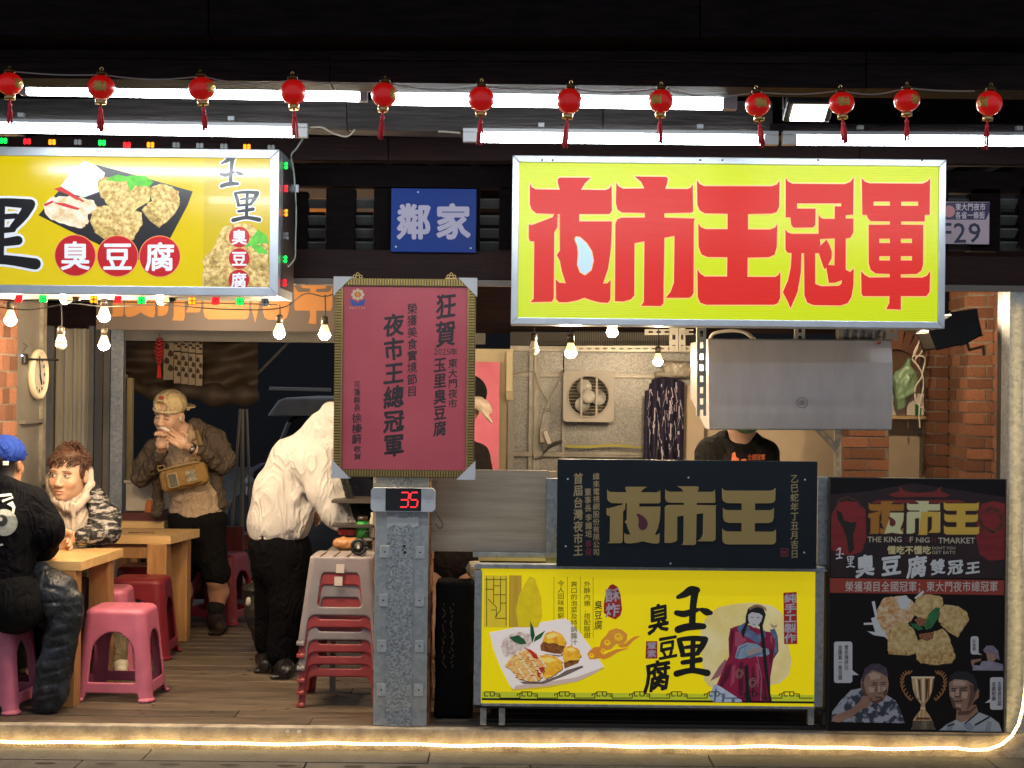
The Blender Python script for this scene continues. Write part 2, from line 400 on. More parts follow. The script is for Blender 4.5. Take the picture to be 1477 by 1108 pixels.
# ------------------------------------------------------------------ smooth solid modelling (bodies, clothes, moulded plastic)
def V3(*a): return np.array(a, dtype=np.float64)
class Sdf:
    """union / subtraction of rounded solids, each limited to its own block of the grid"""
    def __init__(s, h=.005): s.ops = []; s.h = h
    def cap(s, a, b, ra, rb=None, k=.015, op='u', flat=None):
        a, b = np.array(a, float), np.array(b, float); rb = ra if rb is None else rb
        s.ops.append(('cap', a, b, ra, rb, k, op, flat)); return s
    def chain(s, pts, rs, k=.015, op='u', flat=None):
        for i in range(len(pts) - 1): s.cap(pts[i], pts[i+1], rs[i], rs[i+1], k, op, flat)
        return s
    def ell(s, c, r, k=.015, op='u', M=None):
        s.ops.append(('ell', np.array(c, float), np.array(r, float), M, None, k, op, None)); return s
    def box(s, c, r, rad=.01, k=.008, op='u', M=None):
        s.ops.append(('box', np.array(c, float), np.array(r, float), M, rad, k, op, None)); return s
    def bounds(s, o):
        if o[0] == 'cap':
            m = max(o[3], o[4]); return np.minimum(o[1], o[2]) - m, np.maximum(o[1], o[2]) + m
        r = np.linalg.norm(o[2]) if o[3] is not None else o[2]
        if o[0] == 'box' : r = r + o[4]
        return o[1] - r, o[1] + r
    @staticmethod
    def dist(o, X, Y, Z):
        if o[0] == 'cap':
            a, b, ra, rb = o[1:5]; d = b - a; L2 = float(d @ d) + 1e-12
            px, py, pz = X - a[0], Y - a[1], Z - a[2]
            t = np.clip((px*d[0] + py*d[1] + pz*d[2]) / L2, 0, 1)
            qx, qy, qz = px - t*d[0], py - t*d[1], pz - t*d[2]
            if o[7] is not None:
                n, f = o[7]; w = qx*n[0] + qy*n[1] + qz*n[2]; g = 1/f - 1
                qx, qy, qz = qx + g*w*n[0], qy + g*w*n[1], qz + g*w*n[2]
                return (np.sqrt(qx*qx + qy*qy + qz*qz) - (ra + (rb - ra)*t)) * (f if f < 1 else 1)
            return np.sqrt(qx*qx + qy*qy + qz*qz) - (ra + (rb - ra)*t)
        c, r, M = o[1], o[2], o[3]
        px, py, pz = X - c[0], Y - c[1], Z - c[2]
        if M is not None:
            px, py, pz = (M[0][0]*px + M[1][0]*py + M[2][0]*pz, M[0][1]*px + M[1][1]*py + M[2][1]*pz, M[0][2]*px + M[1][2]*py + M[2][2]*pz)
        if o[0] == 'ell':
            k0 = np.sqrt((px/r[0])**2 + (py/r[1])**2 + (pz/r[2])**2)
            k1 = np.sqrt((px/r[0]**2)**2 + (py/r[1]**2)**2 + (pz/r[2]**2)**2) + 1e-9
            return k0*(k0 - 1)/k1
        q = [np.abs(p) - (rr - o[4]) for p, rr in zip((px, py, pz), r)]
        out = np.sqrt(sum(np.maximum(a, 0)**2 for a in q))
        return out + np.minimum(np.maximum(np.maximum(q[0], q[1]), q[2]), 0) - o[4]
    def mesh(s, name, m, parent=None, noise=0., nscale=8., nstretch=(1, 1, 1), colour=None, clip=None, post=None):
        h = s.h
        bs = [s.bounds(o) for o in s.ops if o[6] == 'u']
        lo = np.min([b[0] for b in bs], 0) - .02 - noise; hi = np.max([b[1] for b in bs], 0) + .02 + noise
        if clip is not None: lo = np.maximum(lo, clip[0]); hi = np.minimum(hi, clip[1])
        n = np.ceil((hi - lo)/h).astype(int) + 1
        F = np.full(n, .06, np.float32)
        ax = [lo[i] + h*np.arange(n[i]) for i in range(3)]
        for o in s.ops:
            b0, b1 = s.bounds(o); k = o[5]; pad = .04 + k + 2*h
            i0 = np.clip(np.floor((b0 - pad - lo)/h).astype(int), 0, n); i1 = np.clip(np.ceil((b1 + pad - lo)/h).astype(int), 0, n)
            if np.any(i1 <= i0): continue
            sl = tuple(slice(a, b) for a, b in zip(i0, i1))
            X = ax[0][sl[0]][:, None, None]; Y = ax[1][sl[1]][None, :, None]; Z = ax[2][sl[2]][None, None, :]
            D = s.dist(o, X, Y, Z).astype(np.float32); A = F[sl]
            if o[6] == 'u':
                hh = np.maximum(k - np.abs(A - D), 0)/k; F[sl] = np.minimum(A, D) - hh*hh*k*.25
            elif o[6] == 's':
                D = -D; hh = np.maximum(k - np.abs(A - D), 0)/k; F[sl] = np.maximum(A, D) + hh*hh*k*.25
        if post is not None: F = post(F, ax)
        F[0] = F[-1] = .05; F[:, 0] = F[:, -1] = .05; F[:, :, 0] = F[:, :, -1] = .05
        vs, fs = surface_nets(F, lo, h)
        me = bpy.data.meshes.new(name)
        me.vertices.add(len(vs)); me.vertices.foreach_set('co', vs.astype(np.float32).ravel())
        me.loops.add(len(fs)*4); me.loops.foreach_set('vertex_index', fs.astype(np.int32).ravel())
        me.polygons.add(len(fs)); me.polygons.foreach_set('loop_start', np.arange(0, len(fs)*4, 4, dtype=np.int32))
        me.update(calc_edges=True)
        me.polygons.foreach_set('use_smooth', np.ones(len(fs), bool))
        if noise:
            nr = np.empty(len(vs)*3, np.float32); me.vertices.foreach_get('normal', nr); nr = nr.reshape(-1, 3)
            d = np.zeros(len(vs)); rg = np.random.RandomState(len(vs) % 1000)
            st = np.array(nstretch)
            for q in range(10):
                w = rg.normal(size=3); w /= np.linalg.norm(w); w *= nscale*(.6 + 1.6*rg.rand())*st
                w2 = rg.normal(size=3)*nscale*.5
                ph = vs @ w + 1.2*np.sin(vs @ w2 + rg.rand()*6) + rg.rand()*6
                d += (1 - np.abs(np.sin(ph)))**2 - .3
            vs = vs + nr*(d/4*noise)[:, None]
            me.vertices.foreach_set('co', vs.astype(np.float32).ravel())
        if colour is not None:
            C = np.ones((len(vs), 4), np.float32); C[:, :3] = colour[0]
            for o, c, soft in colour[1]:
                D = s.dist(o, vs[:, 0], vs[:, 1], vs[:, 2]); w = np.clip(.5 - D/soft, 0, 1)[:, None]
                C[:, :3] = C[:, :3]*(1 - w) + np.array(c)*w
            at = me.color_attributes.new('tone', 'FLOAT_COLOR', 'POINT'); at.data.foreach_set('color', C.ravel())
        me.materials.append(m)
        return link(name, me, parent)
def surface_nets(F, lo, h):
    n = np.array(F.shape); ins = F < 0
    cnt = np.zeros(n - 1, np.int8)
    for i in (0, 1):
        for j in (0, 1):
            for k in (0, 1): cnt += ins[i:n[0]-1+i, j:n[1]-1+j, k:n[2]-1+k]
    I = np.argwhere((cnt > 0) & (cnt < 8))
    vid = np.full(n - 1, -1, np.int32); vid[I[:, 0], I[:, 1], I[:, 2]] = np.arange(len(I))
    acc = np.zeros((len(I), 3)); num = np.zeros(len(I))
    cs = [(i, j, k) for i in (0, 1) for j in (0, 1) for k in (0, 1)]
    val = {c: F[I[:, 0]+c[0], I[:, 1]+c[1], I[:, 2]+c[2]] for c in cs}
    for a in cs:
        for ax in range(3):
            if a[ax]: continue
            b = list(a); b[ax] = 1; b = tuple(b)
            va, vb = val[a], val[b]; m = (va < 0) != (vb < 0)
            t = np.where(m, va/np.where(m, va - vb, 1), 0)
            p = np.tile(np.array(a, float), (len(I), 1)); p[:, ax] += t
            acc += p*m[:, None]; num += m
    vs = lo + h*(I + acc/num[:, None])
    fs = []
    for ax in range(3):
        sa = [slice(None)]*3; sb = [slice(None)]*3; sa[ax] = slice(0, -1); sb[ax] = slice(1, None)
        A = ins[tuple(sa)]; B = ins[tuple(sb)]
        o1, o2 = (ax + 1) % 3, (ax + 2) % 3
        for flip, msk in ((0, A & ~B), (1, ~A & B)):
            E = np.argwhere(msk)
            ok = (E[:, o1] > 0) & (E[:, o2] > 0) & (E[:, o1] < n[o1]-1) & (E[:, o2] < n[o2]-1)
            E = E[ok]
            q = []
            for d1, d2 in ((1, 1), (0, 1), (0, 0), (1, 0)):
                c = E.copy(); c[:, o1] -= d1; c[:, o2] -= d2
                q.append(vid[c[:, 0], c[:, 1], c[:, 2]])
            q = np.stack(q if not flip else q[::-1], 1); fs.append(q)
    fs = np.concatenate(fs)
    return vs, fs[(fs >= 0).all(1)]

SKIN = mat('skin', (1, 1, 1), .48, vattr='tone', var=.05, vscale=30, bump=.06, bscale=200)
def cloth(name, c, c2=None, vs=30, **kw):
    a = dict(rough=.9, var=.12, vscale=vs, bump=.2, bscale=90, spec=.12, fold=.5); a.update(kw)
    return mat(name, c, col2=c2, **a)
def rot(yaw=0, pitch=0, roll=0):
    """yaw: face turns to the picture's right when positive; pitch: looks down when positive; roll: tips to picture right"""
    return np.array(Matrix.Rotation(R(yaw), 3, 'Z') @ Matrix.Rotation(R(pitch), 3, 'X') @ Matrix.Rotation(R(roll), 3, 'Y'))
def head_ops(s, c, M, k=1.0, skin=(.48, .27, .17), hairc=(.03, .015, .01), eyes=True):
    """a face looking towards -y, turned by M. Returns paint list"""
    c = np.array(c, float)
    T = lambda x, y, z: c + M @ (np.array((x, y, z))*k)
    E = lambda p, r, kk=.012, op='u': s.ell(T(*p), np.array(r)*k, kk, op, M)
    E((0, .012, .035), (.077, .094, .088)); E((0, -.018, -.02), (.067, .076, .088), .03); E((0, -.035, -.075), (.048, .05, .042), .035)
    for q in (-1, 1):
        E((q*.036, -.062, -.032), (.028, .026, .028), .02); E((q*.03, -.083, .022), (.027, .012, .008), .012)
        E((q*.031, -.1, .002), (.019, .014, .010), .012, 's'); E((q*.031, -.08, .001), (.017, .014, .011), .005)
        E((q*.0135, -.1, -.04), (.010, .012, .008), .006); E((q*.079, .012, -.006), (.010, .020, .032), .006)
        E((q*.088, .006, -.004), (.006, .010, .018), .004, 's')
    s.cap(T(0, -.088, .012), T(0, -.108, -.034), .008*k, .0125*k, .012)
    E((0, -.088, -.066), (.026, .013, .007), .006); E((0, -.085, -.078), (.021, .013, .008), .006); E((0, -.102, -.072), (.022, .008, .002), .004, 's')
    E((0, -.072, -.1), (.02, .016, .014), .02)
    P_ = []
    pe = lambda p, r: ('ell', T(*p), np.array(r)*k, M, None, 0, 'u', None)
    for q in (-1, 1):
        P_ += [(pe((q*.038, -.075, -.034), (.03, .03, .024)), (skin[0]*1.02, skin[1]*.91, skin[2]*.9), .03),
               (pe((q*.031, -.098, .009), (.018, .03, .008)), tuple(x*.72 for x in skin), .008),
               (pe((q*.031, -.098, .001), (.0145, .025, .0052)), (.55, .50, .46) if eyes else tuple(x*.8 for x in skin), .003),
               (pe((q*.031 - .002, -.098, .002), (.0052, .025, .0056)), (.02, .012, .01) if eyes else tuple(x*.8 for x in skin), .003),
               (pe((q*.031, -.098, .0065 if eyes else -.002), (.017, .025, .0022)), (.03, .016, .012), .003),
               (pe((q*.033, -.1, .024), (.021, .03, .0035)), hairc, .007)]
    P_ += [(pe((0, -.1, -.071), (.024, .03, .008)), (skin[0]*.8, skin[1]*.58, skin[2]*.58), .008),
           (pe((0, -.11, -.044), (.014, .02, .003)), tuple(x*.5 for x in skin), .006)]
    return T, P_
def hand_ops(s, wrist, palm, fdir, side, curl=.5, k=1.0, thumb=1):
    """wrist/palm centre points, fdir finger direction, side = direction across the knuckles (towards the index), palm normal from the cross product"""
    wrist, palm, f, sd = (np.array(v, float) for v in (wrist, palm, fdir, side))
    f /= np.linalg.norm(f); sd -= f*(sd @ f); sd /= np.linalg.norm(sd); nrm = np.cross(f, sd)*thumb
    s.cap(wrist, palm - f*.02*k, .024*k, .026*k, .02)
    for j in (-1, 0, 1): s.cap(palm - f*.02*k + sd*.022*j*k, palm + f*.03*k + sd*.026*j*k, .015*k, .0125*k, .012)
    for i, (o, L) in enumerate(((.030, .070), (.011, .080), (-.010, .074), (-.029, .058))):
        p = palm + f*.032*k + sd*o*k; d = f + sd*o*1.2
        ang = 0; rr = .0095*k
        for j, fr in enumerate((.45, .32, .23)):
            ang += curl*(.5 if j == 0 else .8)*(1 + .08*i)
            dd = d*math.cos(ang) + nrm*math.sin(ang); dd /= np.linalg.norm(dd)
            q = p + dd*L*fr*k; s.cap(p, q, rr, rr*.9, .004); p = q; rr *= .92
    p = palm - f*.02*k + sd*.026*k
    q = p + (sd*.9 + f*.5 + nrm*.5)*.034*k; s.cap(p, q, .014*k, .011*k, .008)
    s.cap(q, q + (f*.9 + nrm*.45 + sd*.1)*.032*k, .011*k, .0095*k, .005)
# =================================================================== SETTING
# street in front of the deck: stone slabs with drain slots
street = MB().box(-9, 9, -7.5, 7.6, -.16, -.125).build('street', M_CONC); tag(street, kind='structure')
M_SLOT = mat('drain_slot', (.012, .011, .010), .8)
rows = [(-.085, -.30), (-.31, -.62), (-.63, -1.05), (-1.06, -1.6), (-1.61, -2.2)]
for r_, (ya, yb) in enumerate(rows):
    x = -4.2 + .3*r_
    while x < 4.2:
        w = 1.28 if r_ == 0 else 1.0
        sl = MB().box(x + .003, x + w - .003, yb, ya, -.125, -.10 + random.uniform(-.0012, .0012)).build('paving_slab', M_CONC, street, bevel=.003)
        x += w
for i in range(26):
    x = -3.4 + i*.27 + random.uniform(-.02, .02)
    a = [(x + .04*math.cos(t*.5236)*(1.2), -.375 + .012*math.sin(t*.5236), -.0975) for t in range(12)]
    mb = MB(); mb.v = a; mb.face(range(12)); mb.build('drain_slot', M_SLOT, street)
# kerb strip under the deck edge
kerb = MB().box(-4.5, 4.5, -.06, .0, -.12, -.003).build('deck_edge', M_KERB, bevel=.006); tag(kerb, kind='structure')
for u in (415, 432): # knots of putty on the kerb
    p = P(u, 1058, -.064); MB().lathe([(.0, -.004), (.016, -.002), (.012, .004), (0, .006)], p, 9, Matrix.Rotation(R(90), 3, 'X')).build('putty_knob', M_KERB, kerb, True)
# deck
deck = MB().box(-4.5, 4.5, .0, 5.4, -.125, -.03).build('deck', M_BLACKWOOD); tag(deck, kind='structure')
y = .002; i = 0
while y < 5.3:
    w = .142
    cut = sorted([random.uniform(-3.2, -.5), random.uniform(.0, 3.0)])
    for xa, xb in ((-4.5, cut[0]), (cut[0], cut[1]), (cut[1], 4.5)):
        MB().box(xa + .0015, xb - .0015, y, y + w - .012, -.03, random.uniform(-.002, .0005)).build('deck_board', M_DECK, deck, bevel=.0035)
    y += w; i += 1
for i in range(30):
    x, y = random.uniform(-2.1, -.8), random.uniform(.1, 2.2)
    MB().lathe([(0, 0), (random.uniform(.006, .016), .0006), (0, .0012)], (x, y, .0012), 7).build('dried_stain', mat('dark_stain', (.03, .022, .016), .7), deck)

# far background beyond the opening: dark night ground and wall
ground_far = MB().box(-9, 9, 5.4, 30, -.16, -.06).build('ground', M_CONC); tag(ground_far, kind='structure')
night = MB().box(-12, 12, 22, 22.2, -.1, 9).build('wall', mat('dark_far_wall', (.01, .01, .012), .9)); tag(night, 'dark wall far behind the stalls at night', 'wall', kind='structure')

# ------------------------------------------------------------------ canopy: roof boards, beams
def beam(name, u0, v0, u1, v1, Y, depth, m, label, n=1, cuts=(), cat='beam'):
    """a timber whose front face runs from (u0,v..)-(u1,v..) at depth Y; v0,v1 = (left, right) tuples"""
    t = thing(name, label, cat, tuple(P((u0+u1)/2, (v0[0]+v1[1])/2, Y)))
    xs = [u0] + list(cuts) + [u1]
    for j in range(n):
        for a, b in zip(xs[:-1], xs[1:]):
            fa, fb = (a-u0)/(u1-u0), (b-u0)/(u1-u0)
            def vv(f, t_): return (v0[0]+(v0[1]-v0[0])*f)*(1-t_) + (v1[0]+(v1[1]-v1[0])*f)*t_
            ta, tb = j/n, (j+1)/n
            c = [P(a+.5, vv(fa, tb)-.5, Y), P(b-.5, vv(fb, tb)-.5, Y), P(b-.5, vv(fb, ta), Y), P(a+.5, vv(fa, ta), Y)]
            off = random.uniform(0, .006)
            q = [Vector((p.x, Y+off, p.z)) for p in c] + [Vector((p.x, Y+depth, p.z)) for p in c]
            MB().add(q, [(0,1,2,3), (5,4,7,6), (0,4,5,1), (1,5,6,2), (2,6,7,3), (3,7,4,0)]).build('board', m, t, bevel=.002)
    return t
beam('roof_fascia', -350, (-160, -160), 1830, (50, 56), -2.45, .25, M_BLACKWOOD, 'black timber fascia boards across the top of the stall roof', 3, (300, 1010), 'fascia')
beam('roof_beam', -350, (52, 58), 1830, (108, 135), -2.25, .16, M_DARKWOOD, 'long dark grained beam just above the row of red lanterns', 2, (475, 1250))
beam('canopy_beam', -350, (141, 146), 1115, (172, 199), -1.0, .14, M_GREYWOOD, 'grey brown timber between the upper and lower rows of tube lights', 1, (500, 870))
beam('canopy_beam', 1110, (178, 180), 1830, (196, 200), -1.0, .14, M_DARKWOOD, 'dark timber carrying the lower tube light at the right end', 1, (1380,))
beam('lintel_beam', -350, (196, 200), 1830, (226, 240), -.018, .09, M_REDWOOD, 'red brown lintel timber directly below the lower tube lights', 1, (330, 560, 1240))
# roof deck and rafters over the canopy
roof = thing('canopy_roof', 'dark board roof with rafters over the stall front', 'roof', (0, -1, 3.3))
MB().box(-4.6, 4.6, -2.4, 6.2, 3.42, 3.46).build('roof_deck', M_BLACKWOOD, roof)
for i in range(27):
    x = -4.3 + i*.33
    MB().box(x, x + .07, -2.05, 6, 3.28, 3.42).build('rafter', M_GREYWOOD if i > 17 else M_DARKWOOD, roof, bevel=.003)
for i in range(5):
    x = 1.72 + i*.33
    MB().box(x + .08, x + .32, -1.95, -1.05, 3.4, 3.415).build('roof_sheet', M_CREAMMETAL, roof)

# ------------------------------------------------------------------ louvre wall between the signs
def wrect(mb, u0, v0, u1, v1, Y, depth):
    x0, x1, z0, z1 = XR(u0, v0, u1, v1, Y); mb.box(x0, x1, Y, Y + depth, z0, z1); return mb
lou = thing('louvre_wall', 'black stained timber wall with small louvred openings between the signs', 'wall', tuple(P(590, 320, .0)))
VT, VB = 240, 405
ops = [(443, 470), (512, 539), (692, 720), (1368, 1400), (1443, 1471)]
xs = [-350] + [a for o in ops for a in o] + [1830]
for i in range(0, len(xs) - 1, 2): wrect(MB(), xs[i], 272, xs[i+1], 362, .0, .08).build('stile', M_BLACKWOOD, lou, bevel=.003)
wrect(MB(), -350, 240.5, 1830, 271.6, .0, .08).build('top_rail', M_BLACKWOOD, lou)
wrect(MB(), -350, 362.5, 1830, 404, -.015, .1).build('bottom_rail', M_REDWOOD, lou, bevel=.003)
wrect(MB(), -350, 404.5, 1830, 413, -.03, .05).build('metal_trim', mat('dull_trim', (.14, .12, .11), .5, metal=.5), lou)
for (a, b) in ops:
    wrect(MB(), a + .5, 306, b - .5, 362, .079, .003).build('added_dark_backing', M_BLACKWOOD, lou)  # dark sheet added so the lower openings do not look bright
    for j, v in enumerate((287, 311, 330, 349)):
        x0, x1, z0, z1 = XR(a, v, b, v + 12, .03)
        mb = MB(); mb.box(x0, x1, -.03, .03, -.004, .004, Matrix.Translation((0, .05, (z0+z1)/2)) @ Matrix.Rotation(R(-35), 4, 'X'))
        mb.build('louvre_slat', mat('grey_slat', (.10, .10, .10), .5, var=.3), lou)
# upper filler so that the roof void stays dark
lou2 = wrect(MB(), -350, 60, 1830, 195, .03, .05).build('wall_board', M_BLACKWOOD, lou)

# =================================================================== BRICKWORK
BR_ME = []
for k in range(3):
    mb = MB(); mb.box(-.5, .5, -.5, .5, -.5, .5); 
    me = bpy.data.meshes.new('brick'); me.from_pydata([(x + random.uniform(-.02, .02), y + random.uniform(-.02, .02), z + random.uniform(-.05, .05)) for x, y, z in mb.v], [], mb.f)
    me.materials.append(M_BRICK); BR_ME.append(me)
def brick(par, c, size):
    o = bpy.data.objects.new('brick', random.choice(BR_ME)); COL.objects.link(o)
    o.parent = par; w = Vector((0, 0, 0)); q = par
    while q is not None: w += q.location; q = q.parent
    o.location = Vector(c) - w; o.scale = size
    o.modifiers  # plain shared mesh
    return o
def brick_wall(par, p0, p1, z0, z1, inward, bw=.205, bh=.056, mj=.011, start=0., skip=None):
    """bricks along the line p0-p1 (x, y) between heights, face lying on that line, body going inward"""
    d = Vector((p1[0]-p0[0], p1[1]-p0[1])); L = d.length; d.normalize(); ang = math.atan2(d.y, d.x)
    z = z0; r_ = 0
    while z < z1 - .01:
        h = min(bh, z1 - z)
        x = -(bw + mj)*(.5 if r_ % 2 else 0) - start
        while x < L - .004:
            a, b = max(x, 0), min(x + bw, L)
            if b - a > .015 and not (skip and skip((a+b)/2, z + h/2)):
                jit = random.uniform(-.004, .002)
                cx = p0[0] + d.x*(a+b)/2 + inward[0]*(.025 + jit); cy = p0[1] + d.y*(a+b)/2 + inward[1]*(.025 + jit)
                o = brick(par, (cx, cy, z + h/2), (b - a, .05, h)); o.rotation_euler[2] = ang
            x += bw + mj
        z += bh + mj; r_ += 1

# ------------------------------------------------------------------ left wall of the dining area
XL = -2.62
lw = thing('side_wall', 'left side wall of the dining area with brick tiles and grey metal door', 'wall', (XL, 1.0, 0))
yb0, yb1, yd1 = .45, F_PX*(-XL)/(738-24) - 7, F_PX*(-XL)/(738-66) - 7
MB().box(XL - .12, XL - .006, yb0, yb1, 0, 2.9).build('mortar', M_MORTAR, lw)
brick_wall(lw, (XL, yb1), (XL, yb0), 1.3, 2.3, (-1, 0), bw=.10, bh=.075)
MB().box(XL - .1, XL, yb1 + .003, yd1, 0, 2.9).build('grey_panel', M_GREYMETAL, lw)
MB().box(XL, XL + .02, yd1 - .12, yd1 - .06, 0, 2.6).build('door_frame', mat('worn_frame', (.30, .27, .22), .5, metal=.4, var=.4, vscale=12), lw)
MB().box(XL, XL + .03, yb1 + .05, yd1 - .12, 2.02, 2.05).build('panel_rail', M_GREYMETAL, lw)
MB().box(XL, XL + .03, yb1 + .05, yd1 - .12, 1.36, 1.38).build('panel_rail', M_GREYMETAL, lw)
MB().box(XL, XL + .05, yb0, yb0 + .06, 1.3, 1.72).build('breaker_box', M_BLACK, lw)
# wall clock (seen almost edge on)
pc = P(37, 540, yb1 + .28); cy = yb1 + .3
clock = thing('wall_clock', 'oval looking round wall clock with cream rim on grey side wall', 'clock', (XL, cy, pc.z))
Rx = Matrix.Rotation(R(90), 3, 'Y')
MB().lathe([(.0, 0), (.135, 0), (.14, .015), (.135, .035), (.118, .038), (.115, .02), (0, .02)], (XL, cy, pc.z), 40, Rx).build('rim', mat('cream_rim', (.72, .62, .44), .4), clock, True)
MB().lathe([(0, .021), (.114, .0215), (0, .022)], (XL, cy, pc.z), 40, Rx).build('dial', mat('pale_dial', (.55, .50, .42), .5), clock)
for i in range(12):
    a = i*.5236; mb = MB(); mb.box(XL + .0235, XL + .026, cy + .09*math.sin(a) - .006, cy + .09*math.sin(a) + .006, pc.z + .09*math.cos(a) - .009, pc.z + .09*math.cos(a) + .009); mb.build('hour_mark', M_BLACK, clock)
mb = MB(); mb.tube([(XL + .028, cy, pc.z), (XL + .028, cy + .03, pc.z - .055)], .004, 5); mb.tube([(XL + .03, cy, pc.z), (XL + .03, cy - .02, pc.z + .08)], .003, 5); mb.build('hand', M_BLACK, clock)
# small camera above it
cp_ = P(31, 518, yb1 + .1)
ca = thing('wall_camera', 'small black camera with blue light above the wall clock', 'camera', tuple(cp_))
MB().box(cp_.x - .025, cp_.x + .03, cp_.y - .03, cp_.y + .03, cp_.z - .03, cp_.z + .03).build('housing', M_BLACK, ca, bevel=.008)
MB().tube([cp_ + Vector((0, 0, 0)), cp_ + Vector((.12, .25, .0))], .007, 6).build('bracket', M_BLACK, ca)
MB().lathe([(0, -.004), (.006, 0), (0, .004)], cp_ + Vector((.014, -.032, .018)), 8).build('indicator', mat('blue_led', (.2, .3, 1), .3, emit=12, ecol=(.35, .45, 1)), ca)
MB().tube([cp_ + Vector((0, 0, .03)), cp_ + Vector((.03, 0, .07)), cp_ + Vector((-.01, 0, .10)), cp_ + Vector((-.03, 0, .16))], .003, 5).build('cable', M_BLACK, ca)

# ------------------------------------------------------------------ back of the dining area
YB = 3.0
bw_ = thing('back_wall', 'back wall of the dining area with cream corrugated sheet and grey door frame', 'wall', tuple(P(110, 900, YB)))
x0, x1, z0, z1 = XR(60, 470, 130, 900, YB)
mb = MB(); n = 22
for i in range(n + 1):
    x = x0 + (x1-x0)*i/n; yy = YB + (.0 if (i//2) % 2 else .025)
    mb.v += [(x, yy, 0), (x, yy, z1)]
for i in range(n): mb.face((2*i, 2*i+2, 2*i+3, 2*i+1))
mb.build('corrugated_sheet', M_CREAMMETAL, bw_)
for u0, u1, d, m in ((56, 75, -.04, M_GREYMETAL), (126, 134, -.02, M_GREYMETAL), (135, 146, -.06, mat('dark_frame', (.10, .095, .09), .5, metal=.4)), (147, 157, -.03, M_GREYMETAL), (158, 176, -.10, M_GALV)):
    wrect(MB(), u0, 470, u1, 905, YB + d, .07).build('upright', m, bw_, bevel=.003)
wrect(MB(), 176, 478, 700, 494, YB - .06, .1).build('lintel', M_GREYMETAL, bw_)
wrect(MB(), 20, 440, 740, 477, YB, .06).build('header', M_REDWOOD, bw_)
# upper wall above header so that the sky is not seen
wrect(MB(), -350, 250, 740, 440, YB + .02, .06).build('upper_board', M_BLACKWOOD, bw_)
wrect(MB(), -350, 440, 60, 905, YB + .05, .06).build('wall_board', M_GREYMETAL, bw_)

# cream storage box, pole panels
M_BOXW = mat('ivory_plastic', (.55, .47, .36), .5, var=.08)
st = thing('storage_bin', 'ivory plastic storage bin standing behind the second table', 'bin', tuple(P(205, 745, 2.75)))
x0, x1, z0, z1 = XR(181, 693, 232, 738, 2.7)
MB().box(x0, x1, 2.7, 2.95, z0, z1 - .02).build('bin_body', M_BOXW, st, bevel=.01)
MB().box(x0 - .012, x1 + .012, 2.69, 2.96, z1 - .02, z1).build('bin_rim', M_BOXW, st, bevel=.006)
sh = thing('side_shelf', 'dark low cabinet under the ivory bin by the door frame', 'cabinet', tuple(P(205, 760, 2.75)))
x0, x1, z0b, _ = XR(176, 738, 236, 762, 2.66)
MB().box(x0, x1, 2.66, 2.98, .55, z0 - .004).build('cabinet_top', mat('dark_red_top', (.09, .02, .015), .5), sh, bevel=.004)
for q in (x0, x1 - .04):
    MB().box(q, q + .04, 2.68, 2.72, 0, .55).build('leg', M_BLACK, sh)
    MB().box(q, q + .04, 2.92, 2.96, 0, .55).build('leg', M_BLACK, sh)
for i, (a, b, c_) in enumerate(((176, 181, 540), (182, 190, 545))):
    t_ = wrect(MB(), a, c_, b, 735, YB + .25 - .04*i, .05).build('board_panel', mat('pale_cream_board', (.50, .40, .20), .6, emit=0), None, bevel=.004)
    tag(t_, 'pale yellow board leaning outside the doorway, ' + ('narrower left one' if i == 0 else 'wider right one'), 'board')

# ------------------------------------------------------------------ outside, behind the opening
M_TARP = mat('brown_tarp', (.055, .036, .022), .6, vscale=4, bump=.4, bscale=8, col2=(.085, .055, .035))
tarp = thing('tarpaulin', 'brown translucent tarpaulin rolled up outside behind the doorway', 'tarp', tuple(P(270, 540, 3.6)))
mb = MB(); nx, nz = 40, 16
for j in range(nz + 1):
    for i in range(nx + 1):
        u = 172 + (372-172)*i/nx; f = i/nx
        vb = 540 + 18*f + 38*max(0, math.sin(f*3.1 + .5))*f + 8*math.sin(f*9); vt = 478
        v = vt + (vb-vt)*j/nz
        yy = 3.6 + .03*math.sin(f*19 + j*.4) + .03*math.sin(j*1.1 + f*8)
        mb.v.append(tuple(P(u, v, yy)))
for j in range(nz):
    for i in range(nx): a = j*(nx+1)+i; mb.face((a, a+nx+1, a+nx+2, a+1))
mb.build('sheet', M_TARP, tarp, True)
mb = MB(); pts = []
for i in range(24):
    f = i/23; vb = 546 + 18*f + 38*max(0, math.sin(f*3.1 + .5))*f + 8*math.sin(f*9); pts.append(P(172 + 200*f, vb, 3.56))
mb.tube(pts, [.055 + .02*math.sin(i*1.3) + .02*(i > 12) for i in range(24)], 10); mb.build('rolled_hem', M_TARP, tarp, True)
